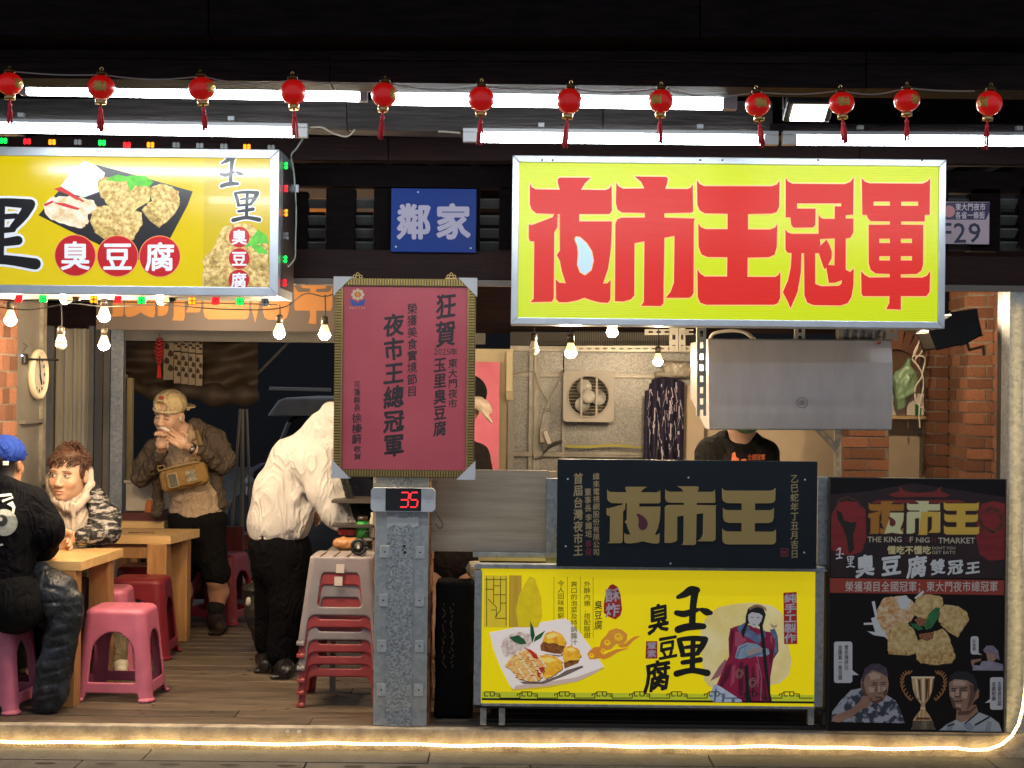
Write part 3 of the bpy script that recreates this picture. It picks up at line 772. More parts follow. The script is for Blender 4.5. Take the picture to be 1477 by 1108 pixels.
# printed photo sheets on the tarp
M_PAPER = mat('photo_paper', (.42, .33, .22), .6)
for i, (u0, v0, u1, v1) in enumerate([(236, 490, 250, 548)] + [(251 + 10.5*k, 508 + 1.2*k, 260.5 + 10.5*k, 553 + 1.2*k) for k in range(4)] + [(251 + 10.5*k, 484 + 1.2*k, 260.5 + 10.5*k, 506 + 1.2*k) for k in range(4)]):
    t = thing('printed_sheet', ['tall photo sheet at the left end on the tarpaulin'] [0] if i == 0 else ('photo sheet in the %s row on the tarpaulin, %s from the left' % ('lower' if i < 5 else 'upper', ['first', 'second', 'third', 'fourth'][(i-1) % 4])), 'poster', tuple(P((u0+u1)/2, (v0+v1)/2, 3.5)), 'photo sheets on the tarpaulin')
    wrect(MB(), u0, v0, u1, v1, 3.5, .004).build('paper', M_PAPER, t)
    mb = MB(); w = u1-u0; h = v1-v0
    for q in range(4):
        cx, cy_ = u0 + w*(.3 + .4*(q % 2)), v0 + h*(.15 + .18*q)
        poly(mb, [(cx-w*.3, cy_+h*.05), (cx-w*.1, cy_-h*.08), (cx+w*.25, cy_-h*.03), (cx+w*.3, cy_+h*.07), (cx, cy_+h*.1)], 3.5, .001 + .0003*q)
    mb.build('printed_picture', mat('dish_print', (.06, .022, .01), .6, var=.6, vscale=60), t)
# hanging red charm
M_REDC = mat('red_cord', (.35, .015, .012), .7, var=.2, vscale=60)
ch_ = thing('hanging_charm', 'red knotted charm with tassel hanging in the doorway', 'ornament', tuple(P(230, 478, 2.9)))
a = P(230, 482, 2.88); b = P(231, 530, 2.88)
MB().tube([a, a + Vector((0, 0, -.03))], .004, 5).build('cord', M_REDC, ch_)
mb = MB()
for i in range(7):
    z = a.z - .03 - i*.024; w = .030*math.sin((i+1)/8*3.14)**.7
    for s_ in (-1, 1): mb.tube([(a.x + s_*w, 2.88, z), (a.x + s_*w*.4, 2.87, z - .014), (a.x - s_*w*.5, 2.88, z - .026)], .008, 6)
mb.build('knot', M_REDC, ch_, True)
mb = MB()
for i in range(9): mb.tube([(a.x + (i-4)*.0016, 2.88, a.z-.20), (a.x + (i-4)*.0034, 2.88, a.z - .29)], .0022, 4)
mb.build('tassel', mat('bright_red_thread', (.6, .02, .02), .7), ch_)
# thin poles
M_POLE = mat('dull_grey_pole', (.14, .13, .12), .5, metal=.4)
pg = 'metal poles behind the doorway'
for (u0, v0, u1, v1, r_, lab) in ((302, 495, 303, 560, .010, 'short straight pole hanging in front of the tarpaulin'), (347, 590, 334, 770, .012, 'left slanting leg of the pole tripod outside'),
      (350, 590, 349, 775, .016, 'middle upright of the pole tripod outside'), (356, 590, 362, 765, .010, 'right thin leg of the pole tripod outside'), (361, 550, 432, 478, .010, 'diagonal roof stay above the parked car')):
    t = MB().tube([P(u0, v0, 3.7), P(u1, v1, 3.7)], r_, 8).build('pole', M_POLE); tag(t, lab, 'pole', pg)
# parked car far behind, only roof and lamps catch light
M_CAR = mat('dark_car_paint', (.012, .014, .04), .25, coat=.6)
car = thing('parked_car', 'dark blue car parked in the night behind the dining area', 'car', tuple(P(430, 700, 7)))
YC = 7.0
def carprism(l, y0, y1, nm, m, bev=.03): 
    q = [P(u, v, YC) for u, v in l]; MB().prism([[(p.x, p.z) for p in q]], y0, y1).build(nm, m, car, bevel=bev)
carprism([(352, 720), (356, 680), (372, 668), (520, 668), (545, 690), (548, 730)], 7, 11, 'body', M_CAR, .05)
carprism([(376, 668), (400, 608), (412, 600), (500, 600), (520, 668)], 7.6, 10, 'cabin', mat('dark_glass', (.01, .012, .014), .1), .04)
carprism([(380, 601), (396, 578), (408, 574), (482, 574), (492, 580), (500, 601)], 7.2, 9.5, 'hatch_trim', mat('grey_car_trim', (.30, .30, .29), .4, var=.2), .02)
carprism([(385, 563), (386, 558), (475, 560), (475, 565)], 7.1, 7.14, 'roof_bar', mat('pale_bar', (.45, .45, .43), .5), .004)
for u in (365, 530): MB().lathe([(.0, -.1), (.3, -.1), (.33, 0), (.3, .1), (0, .1)], (P(u, 720, YC).x, 7.4, .28), 24, Matrix.Rotation(R(90), 3, 'X')).build('wheel', M_BLACK, car, True)
for u in (360, 378): MB().lathe([(0, -.02), (.05, 0), (0, .02)], P(u, 695, YC - .03), 12, Matrix.Rotation(R(90), 3, 'X')).build('tail_lamp', mat('lamp_glass', (.35, .36, .36), .2), car, True)

# ------------------------------------------------------------------ inner banner (orange characters)
YI = 1.6
M_BAN = mat('taupe_banner', (.075, .055, .048), .6)
M_OR = mat('orange_print', (.34, .14, .03), .6)
ban = thing('inner_banner', 'taupe banner with big orange characters hanging inside the dining area', 'banner', tuple(P(320, 380, YI)))
wrect(MB(), 140, 250, 650, 478, YI, .03).build('banner_sheet', M_BAN, ban)
fu = lambda x: 158 + (x - 762)*.555; fv = lambda y: 271 + (y - 250)*1.0
for kx in ('ye', 'shi', 'wang', 'guan', 'jun'):
    mb = MB(); logo(mb, kx, fu, fv, YI, .002); mb.build('character', M_OR, ban)
bar = wrect(MB(), 405, 403, 486, 411, .06, .04).build('wall_bar', mat('dull_trim', (.1, .1, .1)), lou)

# =================================================================== KITCHEN (right half)
YK = 2.6
M_KW = mat('speckled_kitchen_panel', (.3, .28, .25), .42, metal=.35, bump=.1, bscale=60)
spangle(M_KW, 170, (.10, .10, .095), (.40, .39, .37))
kw = thing('kitchen_wall', 'speckled sheet metal back wall of the kitchen with steel framing', 'wall', tuple(P(860, 700, YK)))
for (u0, v0, u1, v1) in ((736, 500, 763, 745), (776, 500, 812, 542), (776, 544, 812, 655), (776, 657, 812, 745), (814, 507, 1015, 540), (814, 542, 1015, 655), (814, 658, 1015, 745)):
    wrect(MB(), u0, v0, u1, v1, YK, .03).build('wall_panel', M_KW, kw)
for (u0, v0, u1, v1, d) in ((762, 500, 777, 745, .03), (769, 500, 772, 745, .045), (810, 538, 815, 745, .03), (736, 539, 1015, 545, .025), (736, 653, 1015, 660, .035), (814, 655, 1015, 657, .04), (736, 500, 1015, 508, .05)):
    wrect(MB(), u0, v0, u1, v1, YK - d, .05).build('frame_rail', mat('worn_steel_rail', (.30, .28, .24), .45, metal=.5, var=.3, vscale=10), kw, bevel=.002)
wrect(MB(), 736, 745, 1015, 905, YK + .01, .03).build('lower_panel', M_KW, kw)
wrect(MB(), 560, 905-600, 1500, 480, YK + .35, .03).build('upper_board', M_REDWOOD, kw)
wrect(MB(), 1015, 500, 1215, 905, YK + .02, .05).build('beige_panel', M_BEIGE, kw)
wrect(MB(), 986, 555, 1015, 745, YK - .08, .05).build('beige_column', M_BEIGE, kw)
wrect(MB(), 736, 480, 1015, 499, YK - .02, .03).build('mesh_screen', mat('dark_mesh', (.05, .045, .04), .7), kw)
mb = MB()
for i in range(70):
    x = P(828 + i*2.6, 490, YK - .03).x; mb.box(x, x + .0035, YK - .03, YK - .026, P(0+800, 500, YK).z, P(800, 478, YK).z)
mb.build('mesh_bars', mat('mesh_wire', (.16, .14, .11), .6), tag(kw))
# slotted angle bars under the ceiling
M_SLOTA = mat('slotted_angle_steel', (.44, .42, .36), .45, metal=.3, var=.12)
def slotted(p0, p1, w, lab, gap=.05, par=None):
    """L-angle with a row of slots between two points"""
    p0, p1 = Vector(p0), Vector(p1); d = p1 - p0; L = d.length; d.normalize(); n = Vector((0, -1, 0)); a = d.cross(n).normalized()
    t = par or thing('slotted_bar', lab, 'metal bar', tuple(p0), 'slotted steel bars of the kitchen frame')
    mb = MB(); k = max(2, int(L/gap)); hw = w/2
    def q(s0, s1, a0, a1):
        vs = []
        for dy in (0, .003):
            for (s_, b_) in ((s0, a0), (s1, a0), (s1, a1), (s0, a1)): vs.append(p0 + d*s_ + a*b_ - n*dy)
        mb.add(vs, [(0,1,2,3), (7,6,5,4), (0,4,5,1), (1,5,6,2), (2,6,7,3), (3,7,4,0)])
    q(0, L, -hw, -hw*.35); q(0, L, hw*.35, hw)
    for i in range(k): q(L*i/k, L*(i+.45)/k, -hw*.35, hw*.35)
    mb.build('bar', M_SLOTA, t)
    MB().add([p0 + a*hw, p1 + a*hw, p1 + a*hw - n*.035, p0 + a*hw - n*.035], [(0,1,2,3)]).build('flange', M_SLOTA, t)
    return t
slotted(P(818, 503, 2.3), P(1016, 503, 2.3), .035, 'horizontal slotted steel bar above the wall fan')
slotted(P(930, 479, 2.3), P(1000, 479, 2.3), .035, 'short upper slotted bar above the hanging clothes')
slotted(P(972, 473, 2.28), P(972, 507, 2.28), .055, 'short upright slotted bar left of the pair')
slotted(P(984, 473, 2.28), P(984, 507, 2.28), .04, 'short upright slotted bar right of the pair')
slotted(P(1012, 470, .30), P(1012, 600, .30), .045, 'upright slotted bar at the left of the steel hood')
slotted(P(1180, 618, 1.2), P(1210, 650, 1.2), .035, 'diagonal slotted brace under the hood')
slotted(P(1209, 620, 1.22), P(1209, 740, 1.22), .035, 'upright slotted bar beside the brick pillar')
slotted(P(1287, 470, .52), P(1287, 492, .52), .05, 'hanger bracket at the right top of the hood')
slotted(P(1154, 470, .52), P(1154, 490, .52), .05, 'hanger bracket at the middle top of the hood')
# exhaust fan
M_FAN = mat('fan_grey_plastic', (.36, .33, .29), .45, var=.1)
fc = P(848.5, 572, YK - .12); sF = S(YK - .12)
fan = thing('wall_fan', 'square grey exhaust fan mounted on the kitchen back wall', 'fan', tuple(fc))
hw = 36.5/sF
def ring(mb, c, r0, r1, y0, y1, n=32):
    o = len(mb.v)
    for i in range(n):
        a = 6.2832*i/n
        for r_, yy in ((r0, y0), (r1, y0), (r1, y1), (r0, y1)): mb.v.append((c.x + r_*math.cos(a), yy, c.z + r_*math.sin(a)))
    for i in range(n):
        j = (i+1) % n
        for k in range(4): mb.face((o+4*i+k, o+4*j+k, o+4*j+(k+1) % 4, o+4*i+(k+1) % 4))
outer = []
for cx, cz, a0 in ((1, 1, 0), (-1, 1, 90), (-1, -1, 180), (1, -1, 270)):
    for k in range(6):
        a = R(a0 + k*18); outer.append((fc.x + cx*(hw - .025) + .025*math.cos(a), fc.z + cz*(hw - .025) + .025*math.sin(a)))
hole = [(fc.x + hw*.83*math.cos(6.2832*i/36), fc.z + hw*.83*math.sin(6.2832*i/36)) for i in range(36)]
MB().prism([outer, hole], fc.y - .04, fc.y + .06).build('housing', M_FAN, fan, bevel=.006)
mb = MB(); ring(mb, fc, hw*.79, hw*.84, fc.y - .05, fc.y + .02); mb.build('orifice_ring', M_FAN, fan, True)
for dx in (-.045, .05): MB().box(fc.x + dx - .006, fc.x + dx + .006, fc.y - .055, fc.y - .045, fc.z - hw*.82, fc.z + hw*.82).build('guard_strut', M_FAN, fan)
for k in range(3):
    a = R(90 + 25 + 120*k); mb = MB(); o = []
    for i in range(14):
        t = 6.2832*i/14; rr = hw*(.40 + .30*math.cos(t)); tt = .20*math.sin(t)*hw*1.5
        ca_, sa_ = math.cos(a), math.sin(a)
        o.append((fc.x + rr*ca_ - tt*sa_, fc.y - .012 + .02*math.sin(t), fc.z + rr*sa_ + tt*ca_))
    mb.v = o; mb.face(range(14)); ob = mb.build('blade', mat('fan_blade', (.46, .45, .42), .3), fan, True)
    sm = ob.modifiers.new('solid', 'SOLIDIFY'); sm.thickness = .003
MB().lathe([(0, -.02), (.038, -.018), (.042, 0), (.04, .03), (0, .03)], (fc.x, fc.y - .03, fc.z), 24, Matrix.Rotation(R(90), 3, 'X')).build('hub', mat('fan_hub', (.5, .48, .45), .4), fan, True)
MB().lathe([(0, 0), (.02, .001), (0, .002)], (fc.x, fc.y - .0515, fc.z), 20, Matrix.Rotation(R(90), 3, 'X')).build('badge', mat('blue_badge', (.08, .12, .5), .4), fan)
mb = MB()
for k in range(13):
    z = fc.z - hw*.78 + hw*1.56*k/12; w = math.sqrt(max(.0001, (hw*.82)**2 - (z-fc.z)**2)); mb.tube([(fc.x-w, fc.y+.03, z), (fc.x+w, fc.y+.03, z)], .002, 4)
mb.build('rear_grille', mat('grille_wire', (.45, .38, .28), .5), fan)
MB().box(fc.x - hw*.8, fc.x + hw*.8, fc.y + .058, fc.y + .064, fc.z - hw*.8, fc.z + hw*.8).build('shutter', mat('dim_shutter', (.07, .06, .045), .6), fan)
# cables, outlet box and yellow tape on the wall
def cable(pts, r_, m, lab, cat='cable', Y=None, nm='cable', grp=None):
    q = [P(u, v, Y) for u, v in pts]; f = []
    for i in range(len(q)-1):
        for k in range(5):
            t = k/5; p0, p1, p2, p3 = q[max(i-1, 0)], q[i], q[i+1], q[min(i+2, len(q)-1)]
            f.append(.5*((2*p1) + (p2-p0)*t + (2*p0-5*p1+4*p2-p3)*t*t + (3*p1-p0-3*p2+p3)*t**3))
    f.append(q[-1]); o = MB().tube(f, r_, 6).build(nm, m, None, True); tag(o, lab, cat, grp); return o
M_CABW = mat('dirty_white_cable', (.45, .40, .33), .6)
cable([(739, 542), (755, 537), (771, 536), (776, 552), (785, 570), (790, 580), (783, 600), (781, 618)], .005, M_CABW, 'dirty white cable running down to the outlet box', Y=YK-.06)
cable([(812, 531), (808, 545), (800, 562), (790, 580), (786, 590), (794, 590), (796, 582)], .004, M_CABW, 'looped grey lead tied beside the wall fan', Y=YK-.07)
ob_ = thing('outlet_box', 'white extension socket hanging on the kitchen frame', 'socket', tuple(P(783, 628, YK-.07)))
MB().box(-.016, .016, -.015, .015, -.05, .05, Matrix.Translation(P(782, 627, YK-.06))).build('socket_body', M_CABW, ob_, bevel=.004)
MB().box(-.014, .014, -.015, .015, -.045, .045, Matrix.Translation(P(789, 631, YK-.08)) @ Matrix.Rotation(R(-22), 4, 'Y')).build('plug', mat('pale_plug', (.6, .55, .48), .5), ob_, bevel=.004)
cable([(782, 640), (784, 655), (772, 662), (768, 655)], .004, mat('grey_lead', (.12, .11, .1), .6), 'dark lead under the extension socket', Y=YK-.06)
cable([(786, 652), (796, 641), (811, 636)], .008, mat('black_strap', (.05, .045, .04), .6), 'black strap beside the yellow tape', 'strap', Y=YK-.06, nm='strap')
mb = MB(); q = [P(815 + i*12, 643 + 1.4*math.sin(i*.8) + i*.15, YK-.06) for i in range(11)]
for i in range(10): 
    h = .009 if i < 8 else .006
    mb.add([q[i]-Vector((0,0,h)), q[i+1]-Vector((0,0,h)), q[i+1]+Vector((0,0,h)), q[i]+Vector((0,0,h))], [(0,1,2,3)])
ob = mb.build('yellow_tape', mat('faded_yellow_tape', (.35, .32, .06), .6)); tag(ob, 'faded yellow strap strung across the wall under the fan', 'strap')
# hanging patterned clothes
M_NAVY = mat('navy_print_cloth', (.012, .009, .035), .85, bump=.2, bscale=40)
M_NAVP = mat('white_flower_print', (.38, .34, .42), .8)
hc = thing('hanging_clothes', 'navy aprons with white pattern hanging on the kitchen wall', 'aprons', tuple(P(958, 560, YK-.2)))
mb = MB(); nx, nz = 48, 26
def clothp(i, j, dy=0):
    f = i/nx; g = j/nz; uL, uR = 931 - 2*g, 987 - 1*g
    vt = 556 - 8*math.sin(f*3.14) - (4 if f > .15 else 0) + 8*(f < .1); vb = 668
    fold = math.sin(f*30 + .6*math.sin(g*3))
    return P(uL + (uR-uL)*f, vt + (vb-vt)*g, YK - .2 - .03*fold*(0.35+.65*g) + dy)
for j in range(nz+1):
    for i in range(nx+1): mb.v.append(tuple(clothp(i, j)))
for j in range(nz):
    for i in range(nx): a = j*(nx+1)+i; mb.face((a, a+nx+1, a+nx+2, a+1))
ob = mb.build('apron_cloth', M_NAVY, hc, True); s_ = ob.modifiers.new('solid', 'SOLIDIFY'); s_.thickness = .006; s_.offset = 1
mb = MB(); rg = random.Random(4)
for q in range(95):
    i0, j0 = rg.randint(4, nx-5), rg.randint(1, nz-3); L_ = rg.randint(2, 5); di = rg.choice((0, 0, 1, -1)); o = len(mb.v)
    ok = [(min(nx, max(0, i0 + di*k)), min(nz, j0 + k)) for k in range(L_)]
    for (i_, j_) in ok:
        a = Vector(clothp(i_, j_, -.013)); w = Vector((.0035, 0, 0)) if di == 0 else Vector((.002, 0, .003)); mb.v += [tuple(a - w), tuple(a + w)]
    for k in range(L_-1): mb.face((o+2*k, o+2*k+1, o+2*k+3, o+2*k+2))
mb.build('printed_pattern', M_NAVP, hc)
for k in range(5):
    mb = MB(); 
# cling wrap bundle above
ob = Sdf(.006)
for k in range(9): ob.ell(np.array(P(955 + 9*math.sin(k*2.1)+k*5, 540 - (k % 3)*7, YK-.18)), (.05, .03, .022), .02)
ob = ob.mesh('plastic_bag', mat('dusty_clear_plastic', (.30, .27, .22), .25, spec=.6, bump=.5, bscale=30), None, noise=.012, nscale=30); tag(ob, 'crumpled clear plastic bag stuffed above the navy aprons', 'plastic bag')

# door with pink poster
M_PINK = mat('pink_poster_paper', (.62, .12, .20), .6, vscale=5, col2=(.72, .20, .28), bump=.2, bscale=20)
dr = thing('kitchen_door', 'cream framed steel door at the left of the kitchen', 'door', tuple(P(712, 700, 2.2)))
wrect(MB(), 600, 503, 738, 905, 2.25, .04).build('door_leaf', mat('cream_door', (.50, .42, .26), .5, var=.1), dr)
wrect(MB(), 730, 507, 739, 565, 2.2, .05).build('door_stile', mat('cream_door', (.5, .42, .26)), dr, bevel=.004)
wrect(MB(), 731, 577, 740, 905, 2.2, .05).build('steel_stile', M_GREYMETAL, dr, bevel=.004)
wrect(MB(), 730, 565, 740, 577, 2.18, .06).build('hinge', mat('hinge_tan', (.34, .28, .16), .5), dr)
pp = wrect(MB(), 660, 522, 720, 677, 2.2, .004).build('pink_poster', M_PINK); tag(pp, 'pink paper poster taped on the cream kitchen door', 'poster')

# steel hood
hd = thing('range_hood', 'wide brushed steel exhaust hood hanging over the kitchen counter', 'hood', tuple(P(1150, 620, .5)))
YH = .45
a0 = P(1022, 489, YH); a1 = P(1287, 491, YH); b1 = P(1286, 620, YH); b0 = P(1023, 619, YH)
mid0 = P(1022, 523, YH); mid1 = P(1287, 523, YH)
dY = .75
def hp(p, dy): return Vector((p.x, YH + dy, p.z))
mb = MB(); mb.add([hp(a0, .02), hp(a1, .02), hp(mid1, -.004), hp(mid0, -.004)], [(3,2,1,0)]); mb.build('upper_face', M_STEEL, hd)
mb = MB(); nz = 10; n0 = 24
for j in range(nz+1):
    for i in range(n0+1):
        f, g = i/n0, j/nz; p = hp(mid0, -.006)*(1-f)*(1-g) + hp(mid1, -.006)*f*(1-g) + hp(b0, 0)*(1-f)*g + hp(b1, 0)*f*g
        p.y += -.010*math.sin(g*3.14) + .0018*math.sin(f*7 + g*2) ; mb.v.append(tuple(p))
for j in range(nz):
    for i in range(n0): a = j*(n0+1)+i; mb.face((a, a+n0+1, a+n0+2, a+1))
mb.build('front_face', M_STEEL, hd, True)
zb = b0.z + .14
mb = MB(); mb.add([hp(a0, .02), hp(b0, 0), Vector((b0.x, YH+.16, b0.z)), Vector((b0.x, YH+dY, zb)), Vector((a0.x, YH+dY, a0.z))], [(0,4,3,2,1)]); mb.build('side_face', M_STEEL, hd); mb = MB()
mb.add([hp(a1, .02), hp(b1, 0), Vector((b1.x, YH+.16, b1.z)), Vector((b1.x, YH+dY, zb)), Vector((a1.x, YH+dY, a1.z))], [(0,1,2,3,4)]); mb.build('side_face', M_STEEL, hd)
mb = MB(); mb.add([Vector((a0.x, YH+.02, a0.z)), Vector((a1.x, YH+.02, a1.z)), Vector((a1.x, YH+dY, a1.z)), Vector((a0.x, YH+dY, a0.z))], [(0,1,2,3)]); mb.add([Vector((a0.x, YH+dY, a0.z)), Vector((a1.x, YH+dY, a0.z)), Vector((a1.x, YH+dY, zb)), Vector((a0.x, YH+dY, zb))], [(0,1,2,3)]); mb.build('top_and_back', M_STEEL, hd)
MB().tube([b0 + Vector((0, -.002, 0)), b1 + Vector((0, -.002, 0))], .004, 6).build('bottom_edge', M_GALV, hd)
MB().tube([a0 + Vector((0, .018, 0)), a1 + Vector((0, .018, 0))], .004, 6).build('top_edge', M_GALV, hd)
mb = MB(); c_ = P(1157, 581, YH - .022); ring(mb, c_, .0245, .0265, c_.y, c_.y + .001, 30); ring(mb, c_, .012, .0135, c_.y, c_.y+.001, 20)
for k in range(-1, 2): mb.box(c_.x-.008, c_.x+.008, c_.y, c_.y+.001, c_.z + k*.005-.001, c_.z + k*.005+.001)
mb.build('round_stamp', M_BLACK, hd)
MB().lathe([(0, -.006), (.008, -.004), (.01, .006), (0, .01)], P(1268, 495, YH-.01), 10).build('red_knob', mat('red_knob', (.35, .02, .02), .5), hd, True)
for (u0, u1, v, r_, lab) in ((1024, 1088, 479, .010, 'bent white pipe above the left of the hood'),):
    cable([(1024, 490), (1030, 481), (1055, 477), (1075, 480), (1088, 490)], r_, M_CABW, lab, 'pipe', Y=.7, nm='pipe')
mb = MB(); pts = [P(1208 + i*5.6, 480, .8) for i in range(13)]
mb.tube(pts, [.055 if i % 2 else .044 for i in range(13)], 14); ob = mb.build('flexible_duct', mat('foil_duct', (.35, .34, .32), .35, metal=.7), None); tag(ob, 'ribbed foil duct above the right half of the hood', 'duct')

# ------------------------------------------------------------------ brick walls at the right
rw = thing('brick_wall', 'red brick side wall at the right end of the kitchen', 'brick wall', (2.3, 1.2, 0))
# receding right wall: from (1395) near to ... built as stepped faces
def wallface(u0, Y0, u1, Y1, v_top, v_bot, bw=.2, start=0.):
    p0, p1 = P(u0, 554, Y0), P(u1, 554, Y1)
    zt = max(P(u0, v_top, Y0).z, P(u1, v_top, Y1).z); zb = .35
    d = Vector((p1.x-p0.x, p1.y-p0.y)); n = Vector((-d.y, d.x)).normalized()
    if n.y < 0 and abs(n.y) > .3: n = -n
    if abs(n.y) <= .3: n = Vector((1, 0)) if n.x < 0 else n
    mb = MB(); dd = .008
    c = [(p0.x+n.x*dd, p0.y+n.y*dd), (p1.x+n.x*dd, p1.y+n.y*dd), (p1.x+n.x*.12, p1.y+n.y*.12), (p0.x+n.x*.12, p0.y+n.y*.12)]
    mb.v = [(x, y, 0) for x, y in c] + [(x, y, zt) for x, y in c]; 
    for f in ((0,1,5,4), (1,2,6,5), (2,3,7,6), (3,0,4,7), (4,5,6,7)): mb.face(f)
    mb.build('mortar', M_MORTAR, rw)
    brick_wall(rw, (p0.x, p0.y), (p1.x, p1.y), 1.0, zt, (n.x, n.y), bw=bw, start=start)
wallface(1335, 2.05, 1368, 2.05, 470, 700, .2, .04)      # facing pier
wallface(1368, 2.05, 1394.5, 1.55, 420, 700, .2, .0)     # receding face in the shade
wallface(1394.5, 1.55, 1432, 1.5, 412, 700, .2, .1)
wallface(1432, 1.5, 1458, .9, 412, 700, .2, 0)
ps = thing('brick_pillar', 'short red brick pillar standing behind the hood', 'pillar', tuple(P(1248, 700, 2.0)))
p0, p1 = P(1216, 600, 1.9), P(1283, 600, 1.9)
MB().box(p0.x + .004, p1.x - .004, 1.908, 2.1, 0, 2.4).build('mortar', M_MORTAR, ps)
brick_wall(ps, (p0.x, 1.9), (p1.x, 1.9), .98, 1.55, (0, 1), start=.06)
ar = thing('brick_arch', 'curved brick arch above the green bag', 'arch', tuple(P(1310, 500, 2.4)))
for k in range(12):
    a = R(20 + k*13); c = P(1290, 545, 2.45); r_ = .22
    o = brick(ar, (c.x + r_*math.cos(a), 2.45, c.z + .02 + r_*math.sin(a)), (.12, .06, .045)); o.rotation_euler[1] = -a
MB().box(P(1280, 500, 2.5).x, P(1345, 500, 2.5).x, 2.5, 2.6, 1.5, 2.4).build('infill', mat('dim_plaster', (.22, .13, .08), .9, var=.2), ar)
bp_ = wrect(MB(), 1281, 606, 1338, 905, 2.2, .03).build('wall_panel', M_BEIGE); tag(bp_, 'plain beige board between the brick pillar and the brick wall', 'board')
# shelf with boxes, bag and leads
sf = thing('shelf', 'narrow wooden shelf to the right of the hood', 'shelf', tuple(P(1310, 602, 2.0)))
wrect(MB(), 1280, 600, 1337, 605, 2.02, .16).build('shelf_board', mat('shelf_wood', (.5, .35, .18), .5, var=.15), sf, bevel=.003)
MB().tube([P(1310, 605, 2.05), P(1310, 618, 2.05)], .004, 6).build('hook', M_GREYMETAL, sf)
bx = wrect(MB(), 1282, 560, 1306, 599.5, 2.05, .1).build('white_box', mat('white_card', (.66, .62, .55), .6), None, bevel=.004); tag(bx, 'white box with green stripe on the shelf', 'box')
wrect(MB(), 1282, 550, 1306, 559.5, 2.06, .09).build('green_lid', mat('pale_green_print', (.35, .5, .22), .5), bx)
bx = wrect(MB(), 1308, 568, 1333, 599.5, 2.04, .1).build('white_carton', mat('white_card', (.6, .6, .6)), None, bevel=.004); tag(bx, 'white carton with a dark green label right on the shelf', 'box')
wrect(MB(), 1320, 583, 1329, 599, 2.035, .004).build('label_patch', mat('dark_green_print', (.02, .2, .08), .5), bx)
ob = Sdf(.006); c = np.array(P(1305, 553, 1.98)); ob.ell(c, (.075, .05, .09), .03).ell(c + (-.03, 0, -.1), (.04, .03, .06), .04).cap(c + (0, 0, .06), c + (.02, 0, .14), .04, .02, .03)
ob = ob.mesh('green_bag', mat('pale_green_plastic', (.26, .42, .25), .35, bump=.4, bscale=25, spec=.6), None, noise=.02, nscale=26); tag(ob, 'pale green plastic bag hanging over the shelf boxes', 'bag')
for k, (pts, lab) in enumerate((([(1329, 480), (1322, 505), (1316, 518), (1326, 530), (1332, 552), (1326, 590), (1327, 618)], 'long white lead with plug hanging by the brick wall'),
        ([(1333, 478), (1331, 505), (1320, 520), (1330, 540), (1320, 560), (1322, 580), (1334, 592)], 'looped white lead tangled at the brick wall'), ([(1325, 495), (1318, 512), (1334, 516), (1330, 540)], 'short white lead knotted near the bag'))):
    cable(pts, .0045, mat('white_lead', (.6, .56, .48), .5), lab, Y=1.8, nm='power_lead')
ob = MB().box(-.010, .010, -.01, .01, -.02, .02, Matrix.Translation(P(1327, 622, 1.8))).build('power_plug', M_BLACK, None, bevel=.003); tag(ob, 'black plug dangling from the white lead', 'plug')
# loudspeaker
sp = thing('loudspeaker', 'black loudspeaker tilted on a bracket at the right brick wall', 'speaker', tuple(P(1380, 478, .6)))
def tiltbox(l, y0, y1, nm): 
    q = [P(u, v, .6) for u, v in l]; MB().prism([[(p.x, p.z) for p in q][::-1]], y0, y1).build(nm, M_BLACK, sp, bevel=.008)
tiltbox([(1342, 478), (1374, 457), (1388, 497), (1352, 503)], .6, .85, 'front_cabinet')
tiltbox([(1376, 452), (1410, 447), (1419, 483), (1390, 497)], .63, .9, 'rear_cabinet')
MB().tube([P(1395, 495, .7), P(1398, 505, .75), P(1418, 500, .9), P(1419, 512, .95)], .008, 6).build('bracket', M_BLACK, sp)

# ------------------------------------------------------------------ right steel post and dark inner post
post = wrect(MB(), 1454, 414, 1490, 1058, -.02, .12).build('steel_post', M_GALV, None, bevel=.004); tag(post, 'galvanised steel post at the right edge of the stall', 'post')
ob = wrect(MB(), 1448, 410, 1453, 700, .1, .1).build('corner_trim', M_BLACK, None); tag(ob, 'thin black trim beside the steel post', 'trim')

# =================================================================== COLUMN
cl = thing('brick_column', 'brick column clad in front with patterned steel plates, in the middle of the stall', 'column', tuple(P(583, 1050, 0)))
cx0, cx1 = P(540, 880, 0).x, P(617, 880, 0).x
MB().box(cx0 + .005, cx1 - .005, .01, .40, .0, 1.98).build('mortar', M_MORTAR, cl)
brick_wall(cl, (cx1 + .004, .012), (cx1 + .004, .40), .0, 1.97, (-1, 0), bw=.2)
brick_wall(cl, (cx0 - .004, .012), (cx0 - .004, .40), .0, 1.97, (1, 0), bw=.2)
xa, xb = P(543, 880, -.01).x, P(606, 880, -.01).x
z1_ = 1.98
M_BLUEGALV = mat('bluish_galvanised_plate', (.34, .38, .40), .45, metal=.3, bump=.1, bscale=30); spangle(M_BLUEGALV, 45, (.29, .31, .315), (.48, .50, .50))
M_PATCH = mat('pale_filler_patch', (.42, .45, .46), .6, var=.15, vscale=40)
MB().box(xa - .01, xa + .065, -.012, .008, .0, z1_).build('side_plate', M_BLUEGALV, cl, bevel=.002)
MB().box(xb - .055, xb + .035, -.014, .008, .0, z1_).build('side_plate', M_BLUEGALV, cl, bevel=.002)
MB().box(xa + .045, xb - .035, -.018, -.0145, .0, z1_).build('centre_plate', M_SPECK, cl)
